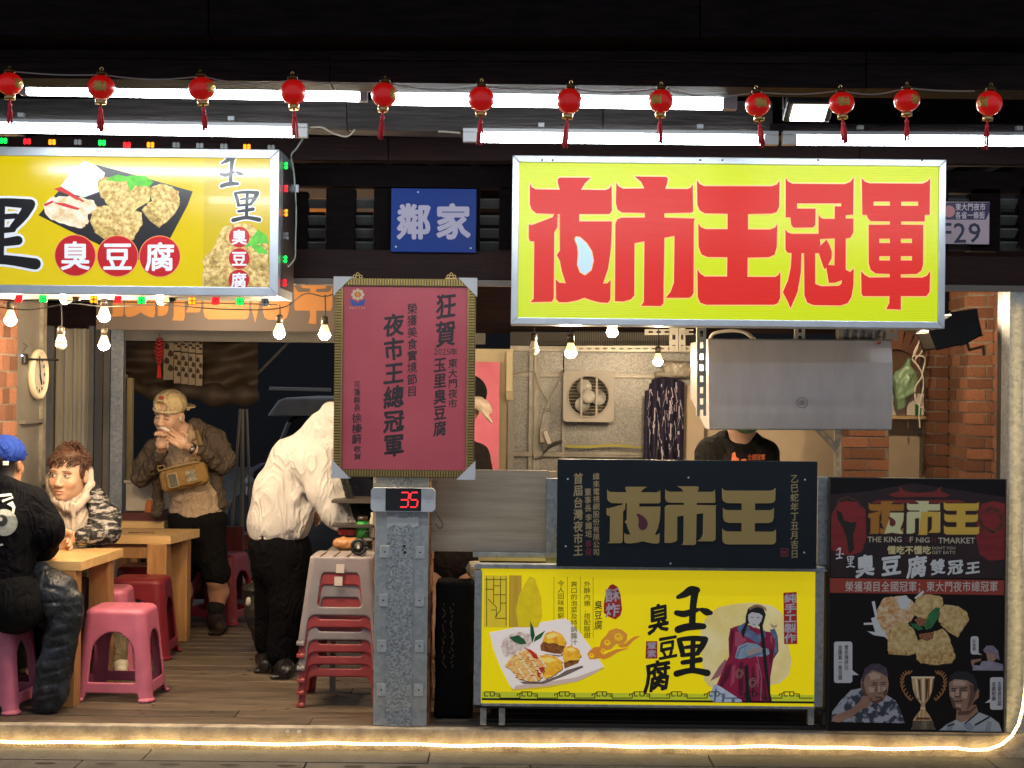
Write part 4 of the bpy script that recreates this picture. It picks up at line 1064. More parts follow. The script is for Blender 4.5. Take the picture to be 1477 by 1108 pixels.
for (u, v) in ((555, 796), (606, 797), (553, 866), (605, 866), (551, 932), (605, 932), (550, 995), (604, 995)):
    p = P(u, v, -.02); rr = .021
    MB().box(p.x - rr, p.x + rr, -.0215, -.0185, p.z - rr*1.35, p.z + rr*1.35).build('patch_plate', M_PATCH, cl, bevel=.008)
    MB().lathe([(0, -.003), (.004, -.002), (.004, .001), (0, .001)], (p.x, -.022, p.z), 8, Matrix.Rotation(R(90), 3, 'X')).build('screw', M_BLACK, cl)
mb = MB(); poly(mb, [(558, 745), (566, 744), (580, 748), (604, 745), (604, 758), (596, 762), (590, 756), (580, 762), (570, 757), (558, 761)], -.02, .0008); poly(mb, [(562, 823), (565, 822), (566, 828), (564, 831)], -.02, .0008)
mb.build('torn_paper', mat('torn_white_paper', (.5, .52, .52), .8), cl)
mb = MB(); row(mb, 'IDE', 577, 783, 591, 791, -.02, .04, d=.001); mb.build('lettering', mat('pale_print', (.5, .5, .5), .6), cl)
mb = MB(); 
for (u, v, r_) in ((583, 788, 2.2), (584, 797, 2.4), (581, 793, 1.3)): disc(mb, u, v, r_, -.02, .0012)
mb.build('smudge', mat('dark_smudge', (.02, .04, .035), .8), cl)
# =================================================================== SIGNS
def frame_rect(par, u0, v0, u1, v1, Y, depth, w, m, nm='frame_bar', bevel=.003):
    """four mitred bars of width w px"""
    X0, X1, Z0, Z1 = XR(u0, v0, u1, v1, Y); s = w/S(Y)
    for l in ([(X0,Z1),(X1,Z1),(X1-s,Z1-s),(X0+s,Z1-s)], [(X0,Z0),(X0+s,Z0+s),(X1-s,Z0+s),(X1,Z0)], [(X0,Z0),(X0,Z1),(X0+s,Z1-s),(X0+s,Z0+s)], [(X1,Z0),(X1-s,Z0+s),(X1-s,Z1-s),(X1,Z1)]):
        MB().prism([l], Y, Y + depth).build(nm, m, par, bevel=bevel)

# ---- big yellow lightbox with red characters
YS = -.38
big = thing('lightbox_sign', 'large yellow lightbox with five red block characters over the kitchen', 'sign', tuple(P(1050, 350, YS)))
M_YEL = mat('lit_yellow_acrylic', (.28, .29, .01), .28, emit=.42, ecol=(.80, 1.0, .0)); corrugate(M_YEL, 42, 'Z', .25, .002)
M_RED = mat('lit_red_film', (.14, .010, .008), .32, spec=.3, emit=.48, ecol=(1.0, .032, .025)); corrugate(M_RED, 42, 'Z', .25, .002)
M_PEACH = mat('lit_peach_edge', (.5, .32, .14), .3, emit=.5, ecol=(1, .52, .17))
M_SKYB = mat('lit_pale_blue', (.3, .4, .5), .3, emit=.45, ecol=(.5, .75, 1))
frame_rect(big, 738, 227, 1364, 471, YS, .18, 10, M_ALU)
wrect(MB(), 746, 234, 1357, 464, YS + .012, .1).build('acrylic_face', M_YEL, big)
wrect(MB(), 739, 228, 1363, 470, YS + .183, .03).build('back_panel', M_ALU, big)
I = lambda x: x
ysf = YS + .012
for kx in ('ye', 'shi', 'wang', 'guan', 'jun'):
    mb = MB(); logo(mb, kx, I, I, ysf, .0022); ch = mb.build('character', M_RED, big)
    mb = MB(); logo(mb, kx, I, I, ysf, .0012, grow=9); mb.build('outline', M_PEACH, ch)
mb = MB(); logo(mb, 'drop', I, I, ysf, .0032, grow=8); mb.build('drop_outline', M_PEACH, big)
mb = MB(); logo(mb, 'drop', I, I, ysf, .0042); mb.build('drop', M_SKYB, big)
for u in (782, 797, 1010, 1042, 1180, 1330):
    MB().lathe([(0, -.002), (.005, -.001), (0, .001)], P(u, 231, YS - .001), 8, Matrix.Rotation(R(90), 3, 'X')).build('screw', M_BLACK, big)

# ---- left sign
YL = -.45
left = thing('lightbox_sign', 'yellow sign with a plate of fried tofu and black brush character at the left', 'sign', tuple(P(200, 310, YL)))
M_YL = mat('glossy_yellow_print', (.26, .18, .0), .17, emit=.46, ecol=(1, .77, .0), coat=.18, spec=.5); corrugate(M_YL, 50, 'X', .08, .002)
M_INKL = mat('glossy_black_ink', (.006, .005, .006), .3, coat=.1)
M_WHL = mat('lit_white_print', (.8, .82, .85), .25, emit=.25, ecol=(.85, .88, 1))
frame_rect(left, -300, 212, 402, 424, YL, .06, 13, M_ALU)
wrect(MB(), -296, 216, 398, 420, YL + .012, .03).build('acrylic_face', M_YL, left)
X0, X1, Z0, Z1 = XR(-300, 212, 402, 424, YL)
MB().box(X1 - .006, X1, YL + .062, -.03, Z0, Z1).build('side_panel', M_ALU, left)
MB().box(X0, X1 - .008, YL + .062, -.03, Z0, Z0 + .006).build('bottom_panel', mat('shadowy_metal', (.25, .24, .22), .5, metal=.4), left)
MB().box(X0, X1 - .008, YL + .062, -.03, Z1 - .006, Z1).build('top_panel', M_ALU, left)
yl = YL + .012
# black tray, tofu, garnish
def tofu_mat(nm, c1, c2, e=.0, sc=45):
    return mat(nm, c1, .6, vscale=sc, col2=c2, contrast=(.35, .62), emit=e)
M_TOFU = tofu_mat('fried_tofu_print', (.26, .13, .02), (.72, .52, .17), .15)
M_TOFUL = tofu_mat('pale_tofu_print', (.40, .20, .04), (.84, .64, .26), .24, 55)
M_CAB = tofu_mat('cabbage_print', (.75, .50, .22), (.92, .88, .72), .2, 30)
M_RICE = tofu_mat('radish_print', (.66, .74, .80), (.92, .95, .97), .25, 40)
M_CHIL = mat('chili_print', (.65, .03, .03), .5, emit=.15)
M_GRN = mat('leaf_print', (.05, .36, .02), .5, vscale=30, col2=(.16, .62, .06), emit=.2)
M_GRN2 = mat('dark_leaf_print', (.01, .10, .03), .5, vscale=30, col2=(.05, .26, .08))
M_TRAY = mat('dark_tray_print', (.02, .018, .022), .3)
def zl(q): return [(x/3.435, 200 + y/3.435) for x, y in q]    # enlarged-view coordinates
def rough(q):
    o = []
    for i in range(len(q)):
        (x0, y0), (x1, y1) = q[i], q[(i+1) % len(q)]
        for k in range(4):
            t = k/4; o.append((x0 + (x1-x0)*t + random.uniform(-5, 5), y0 + (y1-y0)*t + random.uniform(-5, 5)))
    return o
M_SHP = mat('brown_shadow_print', (.12, .05, .012), .6)
def zprint(par, nm, l, m, Y, d, f=zl):
    mb = MB()
    ls = l if isinstance(l[0], list) else [l]
    if nm in ('tofu_picture', 'cabbage_picture'):
        sh = MB()
        ls = [rough(q) for q in ls]
        for q in ls: poly(sh, [(u + .5, v + 1.1) for u, v in f(q)], Y, d - .00012)  # dark copy shifted down as a drawn shadow under each picture
        sh.build('shadow_print', M_SHP, par)
    for k, q in enumerate(ls):
        if 0 < k and len(ls) < 8: o = mb.build(nm, m, par); mb = MB()
        poly(mb, f(q), Y, d + .00003*k)
    o = mb.build(nm, m, par)
    if len(ls) > 7: o['kind'] = 'stuff'
    return o
dish = zprint(left, 'tray_picture', [(190, 380), (410, 115), (520, 140), (720, 195), (955, 262), (930, 330), (840, 500), (690, 600), (620, 600), (480, 520), (340, 455)], M_TRAY, yl, .0010)
zprint(dish, 'radish_picture', [(300, 235), (345, 175), (415, 110), (470, 130), (520, 170), (500, 260), (420, 290), (340, 270)], M_RICE, yl, .0014)
zprint(dish, 'cabbage_picture', [[(210, 330), (260, 290), (330, 285), (400, 290), (470, 310), (480, 350), (440, 370), (435, 420), (400, 445), (330, 430), (290, 420), (225, 380)]], M_CAB, yl, .0018)
zprint(dish, 'chili_picture', [[(265, 250), (300, 240), (345, 262), (400, 300), (380, 305), (330, 275)], [(260, 315), (320, 320), (395, 345), (385, 355), (310, 335)], [(215, 325), (265, 305), (262, 318), (225, 335)], [(300, 236), (420, 310), (410, 316), (320, 262)]], M_CHIL, yl, .0022)
zprint(dish, 'tofu_picture', [[(490, 200), (560, 185), (640, 190), (720, 210), (750, 250), (745, 310), (690, 340), (640, 378), (580, 365), (540, 330), (500, 290), (480, 240)]], M_TOFUL, yl, .0020)
zprint(dish, 'tofu_picture', [[(455, 370), (480, 340), (560, 325), (640, 345), (700, 365), (705, 420), (660, 495), (610, 520), (540, 505), (470, 465), (445, 410)]], M_TOFUL, yl, .0024)
zprint(dish, 'tofu_side_picture', [[(455, 420), (520, 440), (580, 450), (590, 500), (520, 500), (470, 465)]], M_TOFU, yl, .0026)
zprint(dish, 'tofu_picture', [[(750, 240), (800, 225), (850, 240), (885, 265), (890, 320), (860, 380), (790, 442), (740, 400), (700, 350), (750, 310)]], M_TOFUL, yl, .0022)
zprint(dish, 'tofu_side_picture', [[(700, 350), (740, 350), (800, 400), (790, 442), (740, 405)]], M_TOFU, yl, .0025)
zprint(dish, 'leaf_picture', [[(520, 205), (550, 190), (580, 178), (640, 190), (650, 205), (600, 215)], [(600, 195), (650, 182), (720, 185), (760, 215), (740, 238), (680, 235), (640, 215)], [(625, 190), (680, 225), (645, 262), (632, 230)]], M_GRN, yl, .0030)
# big brush character with white edge
mb = MB(); brush_char(mb, 'li', -62, 287, 60, 390, yl, .0034, fat=7); mb.build('outline', M_WHL, left)
mb = MB(); brush_char(mb, 'li', -62, 287, 60, 390, yl, .0048); mb.build('brush_character', M_INKL, left)
M_REDL = mat('red_disc_print', (.55, .012, .02), .3, emit=.10)
for ch, u, v, r_ in (('臭', 108.5, 368.5, 29), ('豆', 169.5, 369.5, 29), ('腐', 230.5, 370, 29)):
    mb = MB(); disc(mb, u, v, r_ + 1.2, yl, .0036, 40); mb.build('disc_rim', mat('orange_rim', (.8, .3, .1), .4, emit=.2), left)
    mb = MB(); disc(mb, u, v, r_, yl, .0042, 40); dd = mb.build('red_disc', M_REDL, left)
    mb = MB(); put_char(mb, ch, u - 22, v - 21, u + 22, v + 22, yl, .028, d=.0050); mb.build('character', M_WHL, dd)
# right strip
M_STRIP = mat('strip_yellow_print', (.25, .17, .01), .17, emit=.40, ecol=(.95, .74, .01), coat=.18)
corrugate(M_STRIP, 50, 'X', .08, .002)
wrect(MB(), 293.5, 219, 389.5, 416.5, yl - .0012, .001).build('side_strip', M_STRIP, left)
pt = zprint(left, 'tofu_picture', [[(1005, 600), (1060, 530), (1100, 440), (1180, 420), (1240, 425), (1300, 470), (1332, 560), (1332, 735), (1005, 738)]], M_TOFUL, yl, .0020)
zprint(pt, 'tofu_side_picture', [[(1010, 690), (1060, 680), (1150, 700), (1140, 737), (1010, 737)], [(1060, 560), (1100, 590), (1060, 640), (1030, 630)], [(1240, 600), (1330, 620), (1330, 660), (1250, 650)]], M_TOFU, yl, .0024)
zprint(pt, 'leaf_picture', [[(1215, 540), (1240, 500), (1280, 450), (1320, 480), (1332, 520), (1290, 520)], [(1240, 530), (1290, 525), (1332, 570), (1280, 570)]], M_GRN, yl, .0028)
for fat, m, nm, d in ((3.4, M_WHL, 'outline', .0032), (0, M_INKL, 'brush_character', .0044)):
    mb = MB(); brush_char(mb, 'yu', 317, 225, 351, 271, yl, d, fat); brush_char(mb, 'li', 334, 275, 377, 321, yl, d, fat); mb.build(nm, m, left)
for ch, u, v in (('臭', 345, 342), ('豆', 345, 373), ('腐', 344.5, 404)):
    mb = MB(); disc(mb, u, v, 15, yl, .0038, 32); dd = mb.build('red_disc', M_REDL, left)
    mb = MB(); put_char(mb, ch, u - 11.5, v - 11, u + 11.5, v + 11.5, yl, .03, d=.0050); mb.build('character', M_WHL, dd)
# LED modules round the left sign
LEDC = {'r': (1, .008, .012), 'g': (.004, 1, .06), 'o': (1, .22, .004), 'x': None}
mods = [('r', 27, 431), ('g', 62, 431), ('o', 135, 432), ('r', 170, 432), ('g', 204, 433), ('o', 277, 434), ('r', 311, 434), ('g', 346, 435), ('x', 382, 436),
        ('g', 410, 239), ('r', 410, 272), ('o', 410, 307), ('x', 411, 340), ('g', 409, 374), ('r', 408, 408),
        ('g', 5, 203), ('r', 39, 204), ('o', 75, 205), ('g', 147, 206), ('r', 183, 209), ('o', 217, 209), ('x', 112, 205), ('x', 254, 209), ('x', 288, 210), ('x', 323, 211), ('o', 356, 212), ('x', 391, 213)]
string = {}
cn = {'r': 'red', 'g': 'green', 'o': 'orange', 'x': 'dark'}
side = lambda u, v: 'under the yellow sign' if v > 425 else ('on top of the yellow sign' if v < 220 else 'down the right side of the yellow sign')
place = {}
for c, u, v in mods: place.setdefault((c, side(u, v)), []).append((u, v))
ordn = ['first', 'second', 'third', 'fourth', 'fifth', 'sixth']
M_LENS = mat('clear_led_block', (.06, .06, .06), .4, spec=.2)
for c, u, v in mods:
    ps_ = place[(c, side(u, v))]; k = ps_.index((u, v)); where = side(u, v)
    q = '' if len(ps_) == 1 else ', %s from %s' % (ordn[k], 'the top' if 'down' in where else 'the left')
    Ym = YL + .03 if 'down' not in where else YL + .10
    p = P(u, v, Ym)
    t = thing('led_module', ('unlit LED block ' if c == 'x' else cn[c] + ' lit LED block ') + where + q, 'LED light', tuple(p), 'LED blocks strung round the left sign')
    h = .0165 if v > 225 else .010
    MB().box(p.x - .017, p.x + .017, Ym, Ym + .01, p.z - h, p.z + h).build('block', M_LENS, t, bevel=.003)
    M_ = mat('led_' + cn[c], tuple(q*.3 for q in LEDC[c] or (.8, .8, .8)), .3, spec=.1, emit=(2.6 if c != 'x' else 0), ecol=LEDC[c] or (.3, .3, .3))
    for dx in (-1, 1):
        for dz in (-1, 1): MB().lathe([(0, -.007), (.005, -.006), (.0078, 0), (0, .001)], (p.x + dx*.0085, Ym, p.z + dz*h*.5), 8, Matrix.Rotation(R(90), 3, 'X')).build('diode', M_, t)
M_WIRE = mat('thin_dark_wire', (.03, .03, .03), .6)
for l, lab in (([(-30, 431), (27, 434), (62, 433), (135, 435), (204, 436), (277, 437), (346, 438), (400, 440)], 'wire of the LED string under the left sign'),):
    cable(l, .0025, M_WIRE, lab, Y=YL + .035, nm='wire')
cable([(437, 200), (428, 214), (420, 225), (424, 250), (427, 300), (426, 350), (424, 375), (405, 392)], .004, mat('white_green_lead', (.45, .5, .46), .5), 'pale lead running down beside the left sign', Y=-.2, nm='lead')
cable([(447, 184), (465, 184), (480, 192), (500, 197), (512, 187)], .004, M_CABW, 'white lead of the lower left tube light', Y=-1.05, nm='lead')
cable([(664, 192), (640, 190), (632, 190)], .004, M_CABW, 'white lead at the left end of the right tube light', Y=-1.05, nm='lead')
# inner clear bar of side leds
bar2 = MB().box(X1 + .002, X1 + .006, YL + .07, -.03, Z0 + .04, Z1 - .04).build('side_trim', mat('smoky_strip', (.10, .08, .08), .3, metal=.3), left)
for v in (302, 305):
    pass
st_ = thing('hinge_plate', 'small drilled metal plate beside the red LED block', 'plate', tuple(P(427, 272, -.03)))
MB().box(-.013, .013, -.004, .004, -.018, .018, Matrix.Translation(P(427, 272, -.03))).build('plate', M_ALU, st_, bevel=.002)

# ---- blue sign
blue = thing('blue_sign', 'blue board with two white characters hung between the yellow signs', 'sign', tuple(P(625, 317, -.03)))
wrect(MB(), 564, 272, 687, 364, -.04, .012).build('board', mat('blue_board', (.004, .036, .24), .5, spec=.25, var=.1), blue, bevel=.002)
M_PALE = mat('pale_lilac_print', (.50, .46, .62), .5)
for ch, u0, u1 in (('鄰', 573, 621), ('家', 629, 678)):
    mb = MB(); put_char(mb, ch, u0 - 1, 293, u1 + 1, 346, -.04, .045, d=.001); mb.build('character', M_PALE, blue)
for u, v in ((603, 277), (571, 356), (679, 358)):
    MB().lathe([(0, -.003), (.005, -.001), (0, .001)], P(u, v, -.042), 8, Matrix.Rotation(R(90), 3, 'X')).build('screw', M_ALU, blue)

# ---- stall number plate
num = thing('stall_number_plate', 'pale lilac stall number plate half hidden by the big lightbox', 'sign', tuple(P(1395, 322, -.02)))
M_LIL = mat('pale_pink_plate', (.55, .42, .50), .4); M_PUR = mat('dark_purple_print', (.035, .018, .09), .4)
wrect(MB(), 1340, 291, 1427, 352, -.04, .006).build('plate', M_LIL, num, bevel=.001)
mb = MB(); poly(mb, [(1341, 292), (1428, 292), (1427, 306), (1422, 317), (1340, 317)], -.04, .001); mb.build('header_band', M_PUR, num)
mb = MB(); row(mb, '東大門夜市', 1378, 293, 1422, 304, -.04, .03, d=.002); row(mb, '各省一條街', 1378, 305, 1421, 316, -.04, .03, d=.002); mb.build('lettering', mat('white_pink_print', (.7, .6, .68), .5), num)
mb = MB(); disc(mb, 1369, 305, 8.5, -.04, .002); mb.build('seal', mat('pink_seal', (.75, .32, .34), .5), num)
mb = MB()
for ch, u0, u1 in (('F', 1356, 1372), ('2', 1376, 1393), ('9', 1397, 1414)): put_char(mb, ch, u0, 322, u1, 350, -.04, .03, em=False, d=.002)
mb.build('lettering', mat('navy_print', (.02, .02, .06), .5), num)

def latin(mb, s_, box, Y, off, d, f=None):
    """fit a latin line into a measured box"""
    f = f or za
    (x0, y0), (x1, y1) = f([(box[0], box[1])])[0], f([(box[2], box[3])])[0]
    c = bpy.data.curves.new('t', 'FONT'); c.body = s_; c.offset = off; c.resolution_u = 2
    o = bpy.data.objects.new('t', c); COL.objects.link(o); me = bpy.data.meshes.new_from_object(o.evaluated_get(bpy.context.evaluated_depsgraph_get()))
    vs = [(v.co.x, v.co.y) for v in me.vertices]; fs = [tuple(p.vertices) for p in me.polygons]; bpy.data.objects.remove(o)
    a, b = min(x for x, y in vs), max(x for x, y in vs); e, g = min(y for x, y in vs), max(y for x, y in vs)
    mb.add([tuple(P(x0 + (x-a)/(b-a)*(x1-x0), y1 - (y-e)/(g-e)*(y1-y0), Y - d)) for x, y in vs], fs)
# ---- framed red certificate
YR = -.12
red = thing('framed_notice', 'red paper notice with black calligraphy in a ribbed gold frame on the column', 'framed notice', tuple(P(583, 545, YR)))
X0, X1, Z0, Z1 = XR(482, 402, 685, 689, YR)
wrect(MB(), 494, 413, 674, 681, YR + .012, .012).build('red_paper', mat('red_paper', (.50, .055, .08), .4, vscale=3, col2=(.58, .085, .11), coat=.6), red)
fw = 11/S(YR)
MB().box(X0, X1, YR + .024, YR + .034, Z0, Z1).build('backing', M_BLACK, red)
M_GF = mat('old_gold_frame', (.42, .30, .10), .35, metal=.7, var=.2, vscale=40)
for a, b, c, d_ in ((X0, X0 + fw, Z0, Z1), (X1 - fw, X1, Z0, Z1), (X0 + fw + .0005, X1 - fw - .0005, Z1 - fw, Z1), (X0 + fw + .0005, X1 - fw - .0005, Z0, Z0 + fw)):
    MB().box(a, b, YR, YR + .02, c, d_).build('frame_bar', mat('dark_gold_base', (.12, .08, .03), .4, metal=.6), red)
mb = MB(); n = 64
for i in range(n):
    z = Z0 + .05 + (Z1 - Z0 - .1)*i/(n-1)
    for xx in (X0, X1 - fw): mb.box(xx + .002, xx + fw - .004, YR - .006, YR + .001, z - .0035, z + .0035)
n = 46
for i in range(n):
    x = X0 + .05 + (X1 - X0 - .1)*i/(n-1)
    for zz in (Z0, Z1 - fw): mb.box(x - .0035, x + .0035, YR - .006, YR + .001, zz + .004, zz + fw - .002)
o = mb.build('frame_ribs', M_GF, red); o['kind'] = 'stuff'
for a, b, c, d_ in ((X0 + fw - .004, X0 + fw + .002, Z0 + fw, Z1 - fw), (X1 - fw - .002, X1 - fw + .004, Z0 + fw, Z1 - fw)):
    MB().box(a, b, YR - .003, YR + .004, c, d_).build('inner_bead', M_GF, red)
cw = 25/S(YR)
for sx, sz in ((0, 1), (1, 1), (0, 0), (1, 0)):
    xx, dx = (X0 - .004, 1) if sx == 0 else (X1 + .004, -1); zz, dz = (Z0 - .004, 1) if sz == 0 else (Z1 + .004, -1)
    l = [(xx, zz), (xx + dx*cw, zz), (xx, zz + dz*cw)]
    if dx*dz < 0: l = l[::-1]
    MB().prism([l], YR - .012, YR + .03).build('corner_guard', mat('white_guard', (.62, .62, .64), .5), red, bevel=.002)
for u in (516, 651):
    c = P(u, 397, YR + .01); mb = MB()
    for dx in (-.014, 0, .014):
        ring(mb, c + Vector((dx, 0, .004 if dx == 0 else -.006)), .005, .008, c.y - .004, c.y, 14)
    mb.box(c.x - .028, c.x + .028, c.y - .004, c.y, c.z - .018, c.z - .013); mb.build('hanger', M_BRASS, red)
M_INKR = mat('black_ink', (.030, .022, .026), .55)
yr = YR + .012
def vtext(s_, u0, v0, u1, v1, off=.03, br=.9, par=red, Y=yr, m=M_INKR, d=.001):
    mb = MB(); col(mb, s_, u0, v0, u1, v1, Y, off, br, d); return mb.build('lettering', m, par)
vtext('狂賀', 628, 422, 658, 502, .035); vtext('東大門夜市', 646, 517, 660, 590, .02); vtext('玉里臭豆腐', 625, 515, 644, 630, .035)
vtext('榮獲美食實境節目', 587, 437, 602, 573, .02); vtext('夜市王總冠軍', 553, 452, 583, 660, .04)
vtext('花蓮縣長', 510, 549, 520, 594, .015); vtext('徐榛蔚', 507, 596, 522, 641, .02); vtext('敬賀', 510, 643, 521, 664, .015)
mb = MB(); latin(mb, '2025', (626, 503, 649, 512), yr, .0, .001, lambda q: q); put_char(mb, '年', 649, 502, 660, 513, yr, .02, d=.001); mb.build('lettering', M_INKR, red)
lg = thing('x', None, None); bpy.data.objects.remove(lg)
mb = MB()
for i in range(8): disc(mb, 516 + 7*math.cos(i*.785), 425 + 6*math.sin(i*.785), 2.6, yr, .0012 + .00002*i)
mb.build('petal_logo', mat('cream_logo', (.75, .55, .35), .5), red)
mb = MB(); disc(mb, 516, 425, 3, yr, .0022); mb.build('logo_centre', mat('orange_logo', (.8, .3, .02), .5), red)
mb = MB(); poly(mb, [(504, 432), (512, 434), (516, 438), (520, 434), (528, 432), (524, 441), (508, 441)], yr, .0022); mb.build('logo_leaves', mat('blue_logo', (.03, .08, .35), .5), red)
mb = MB(); row(mb, 'Hualien', 504, 441, 528, 446, yr, .02, d=.0022); mb.build('lettering', mat('cream_logo', (.7, .6, .6)), red)

# ---- black and gold plaque
YPQ = -.16
pq = thing('plaque', 'black plaque with three gold block characters above the yellow counter panel', 'plaque', tuple(P(990, 742, YPQ)))
wrect(MB(), 803.5, 664, 1178.5, 819, YPQ, .02).build('board', mat('dark_navy_lacquer', (.006, .011, .017), .36, var=.2, vscale=3, spec=.3), pq, bevel=.002)
M_GP = mat('matt_gold_relief', (.40, .28, .10), .42, metal=.35)
fu = lambda x: 874.5 + (x - 762.5)*.648; fv = lambda y: 702 + (y - 256)*.452
for kx in ('ye', 'shi', 'wang'):
    loops = [[(fu(GX[kx] + x/5.408) if kx != 'shi' else fu(GX[kx] + x/5.408) + 3, fv(245 + y/5.405)) for x, y in l] for l in G[kx]]
    if kx == 'wang': loops = [[(u + 9, v) for u, v in l] for l in loops]
    L = [[(P(u, v, YPQ).x, P(u, v, YPQ).z) for u, v in l] for l in loops]
    MB().prism(L, YPQ - .012, YPQ - .0005).build('character', M_GP, pq)
mb = MB(); poly(mb, [[(fu(755 + x/5.408), fv(245 + y/5.405)) for x, y in G['drop'][0]]], YPQ, .0135); mb.build('drop', mat('maroon_drop', (.10, .015, .03), .4), pq)
M_GT = mat('gold_lettering', (.36, .27, .13), .5)
vtext('首屆台灣夜市王', 827, 682, 841, 803, .03, .5, pq, YPQ, M_GT); vtext('緯來電視網股份有限公司', 855, 682, 865, 802, .02, .4, pq, YPQ, M_GT)
vtext('董事長', 843, 704, 853, 739, .02, .4, pq, YPQ, M_GT); vtext('李鐘培', 844, 741, 854, 776, .02, .4, pq, YPQ, M_GT)
vtext('恭迎', 844, 779, 853, 802, .02, .4, pq, YPQ, mat('dull_red_lettering', (.20, .02, .03), .5)); vtext('乙巳蛇年丁丑月吉日', 1140, 684, 1152, 806, .02, .5, pq, YPQ, M_GT)
mb = MB(); X_ = [(1126, 791), (1137, 791), (1137, 803), (1126, 803)]; poly(mb, [X_, [(1127.2, 792.2), (1135.8, 792.2), (1135.8, 801.8), (1127.2, 801.8)]], YPQ, .001); row(mb, '林', 1127.5, 793, 1135.5, 801.5, YPQ, .03, d=.001); mb.build('seal', mat('dull_red_lettering', (.2, .02, .03)), pq)
for u, v in ((819, 691), (816, 788), (993, 689), (1161, 692), (1160, 797), (967, 813)):
    MB().lathe([(0, -.004), (.004, -.003), (.0045, .001)], P(u, v, YPQ), 8, Matrix.Rotation(R(90), 3, 'X')).build('rivet', M_ALU, pq)

# ---- yellow counter panel
YC2 = -.10
cp = thing('counter_sign', 'yellow printed counter panel with tofu dish and robed figure in a steel frame', 'sign', tuple(P(935, 920, YC2)))
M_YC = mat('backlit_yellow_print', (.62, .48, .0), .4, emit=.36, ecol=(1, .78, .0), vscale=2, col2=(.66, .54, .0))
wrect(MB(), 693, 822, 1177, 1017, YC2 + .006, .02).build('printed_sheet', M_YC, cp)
for (u0, v0, u1, v1, d) in ((684, 816, 1190, 822.5, -.004), (684, 823, 694.5, 1017, 0), (1175.5, 823, 1187, 1020, 0), (694.6, 1017.2, 1175.4, 1021, -.002)):
    wrect(MB(), u0, v0, u1, v1, YC2 + d, .06).build('steel_rail', M_GALV, cp, bevel=.002)
for u in (697, 724, 1170): wrect(MB(), u - 4.5, 1021.5, u + 4.5, 1046, YC2 + .03, .03).build('leg', M_GALV, cp, bevel=.003)
wrect(MB(), 684, 1020, 1190, 1024, YC2 + .05, .6).build('under_shelf', M_BLACK, cp)
yc = YC2 + .006
M_INKC = mat('black_brush_ink', (.012, .010, .006), .5)
M_OLV = mat('olive_line_print', (.16, .13, .0), .5)
M_DKY = mat('shaded_yellow_print', (.50, .37, .02), .5, vscale=12, col2=(.60, .46, .02), emit=.30, ecol=(.8, .58, .02))
# bottom fret band
wrect(MB(), 695, 1000, 1175, 1010, yc - .001, .0008).build('green_band', mat('lime_band_print', (.40, .44, .02), .5, emit=.30, ecol=(.62, .66, .02)), cp)
wrect(MB(), 695, 1009.5, 1175, 1012.5, yc - .002, .0008).build('black_line', M_INKC, cp)
mb = MB()
def line(mb, a, b, w, Y, d): 
    (x0, y0), (x1, y1) = a, b; l = math.hypot(x1-x0, y1-y0) or 1; nx, ny = -(y1-y0)/l*w/2, (x1-x0)/l*w/2
    poly(mb, [(x0+nx, y0+ny), (x1+nx, y1+ny), (x1-nx, y1-ny), (x0-nx, y0-ny)], Y, d)
for k in range(9):
    c = 702 + k*54
    segs = [((c-16, 1007), (c-6, 1007)), ((c-6, 1007), (c-6, 1001)), ((c-6, 1001), (c-10, 1001)), ((c-10, 1001), (c-10, 1004)), ((c-6, 1001), (c-3, 998)), ((c-3, 998), (c+11, 998)), ((c+11, 998), (c+11, 1004)), ((c+11, 1004), (c+5, 1004)), ((c+5, 1004), (c+5, 998)), ((c-3, 998), (c-3, 1004)), ((c-3, 1004), (c+2, 1004)), ((c+11, 1001), (c+19, 1001)), ((c+19, 1001), (c+19, 1007)), ((c+14, 1004), (c+19, 1004)), ((c+19, 1007), (c+38, 1007))]
    for a, b in segs:
        if 696 < a[0] < 1174 and 696 < b[0] < 1174: line(mb, a, b, 1.3, yc, .0025)
mb.build('fret_pattern', M_INKC, cp)
# window lattice, pillar and faint lady at the left
wrect(MB(), 698, 830, 732, 905, yc - .0010, .0008).build('lattice_ground', M_DKY, cp)
mb = MB()
for a, b in (((700, 836), (730, 836)), ((702, 832), (702, 903)), ((712, 832), (712, 870)), ((722, 832), (722, 880)), ((730, 832), (730, 903)), ((700, 850), (712, 850)), ((712, 845), (722, 845)), ((712, 858), (730, 858)), ((722, 870), (730, 870)), ((704, 864), (716, 876)), ((716, 876), (716, 890)), ((708, 880), (716, 880)), ((722, 880), (714, 890)), ((714, 892), (730, 892))): line(mb, a, b, 1.1, yc, .002)
mb.build('lattice_print', M_OLV, cp)
wrect(MB(), 734, 830, 752, 905, yc - .0010, .0008).build('pillar_print', mat('brown_pillar_print', (.36, .20, .02), .5, emit=.25, ecol=(.6, .36, .02), vscale=2, stretch=(40, 1, 1), col2=(.55, .38, .03)), cp)
mb = MB(); poly(mb, [(757, 842), (764, 831), (772, 834), (775, 845), (781, 862), (782, 890), (776, 905), (748, 905), (744, 880), (748, 860)], yc, .0022); fl = mb.build('faint_lady_print', mat('faint_yellow_print', (.58, .44, .01), .5, vscale=25, col2=(.42, .30, .01), emit=.3, ecol=(.85, .62, .0)), cp)
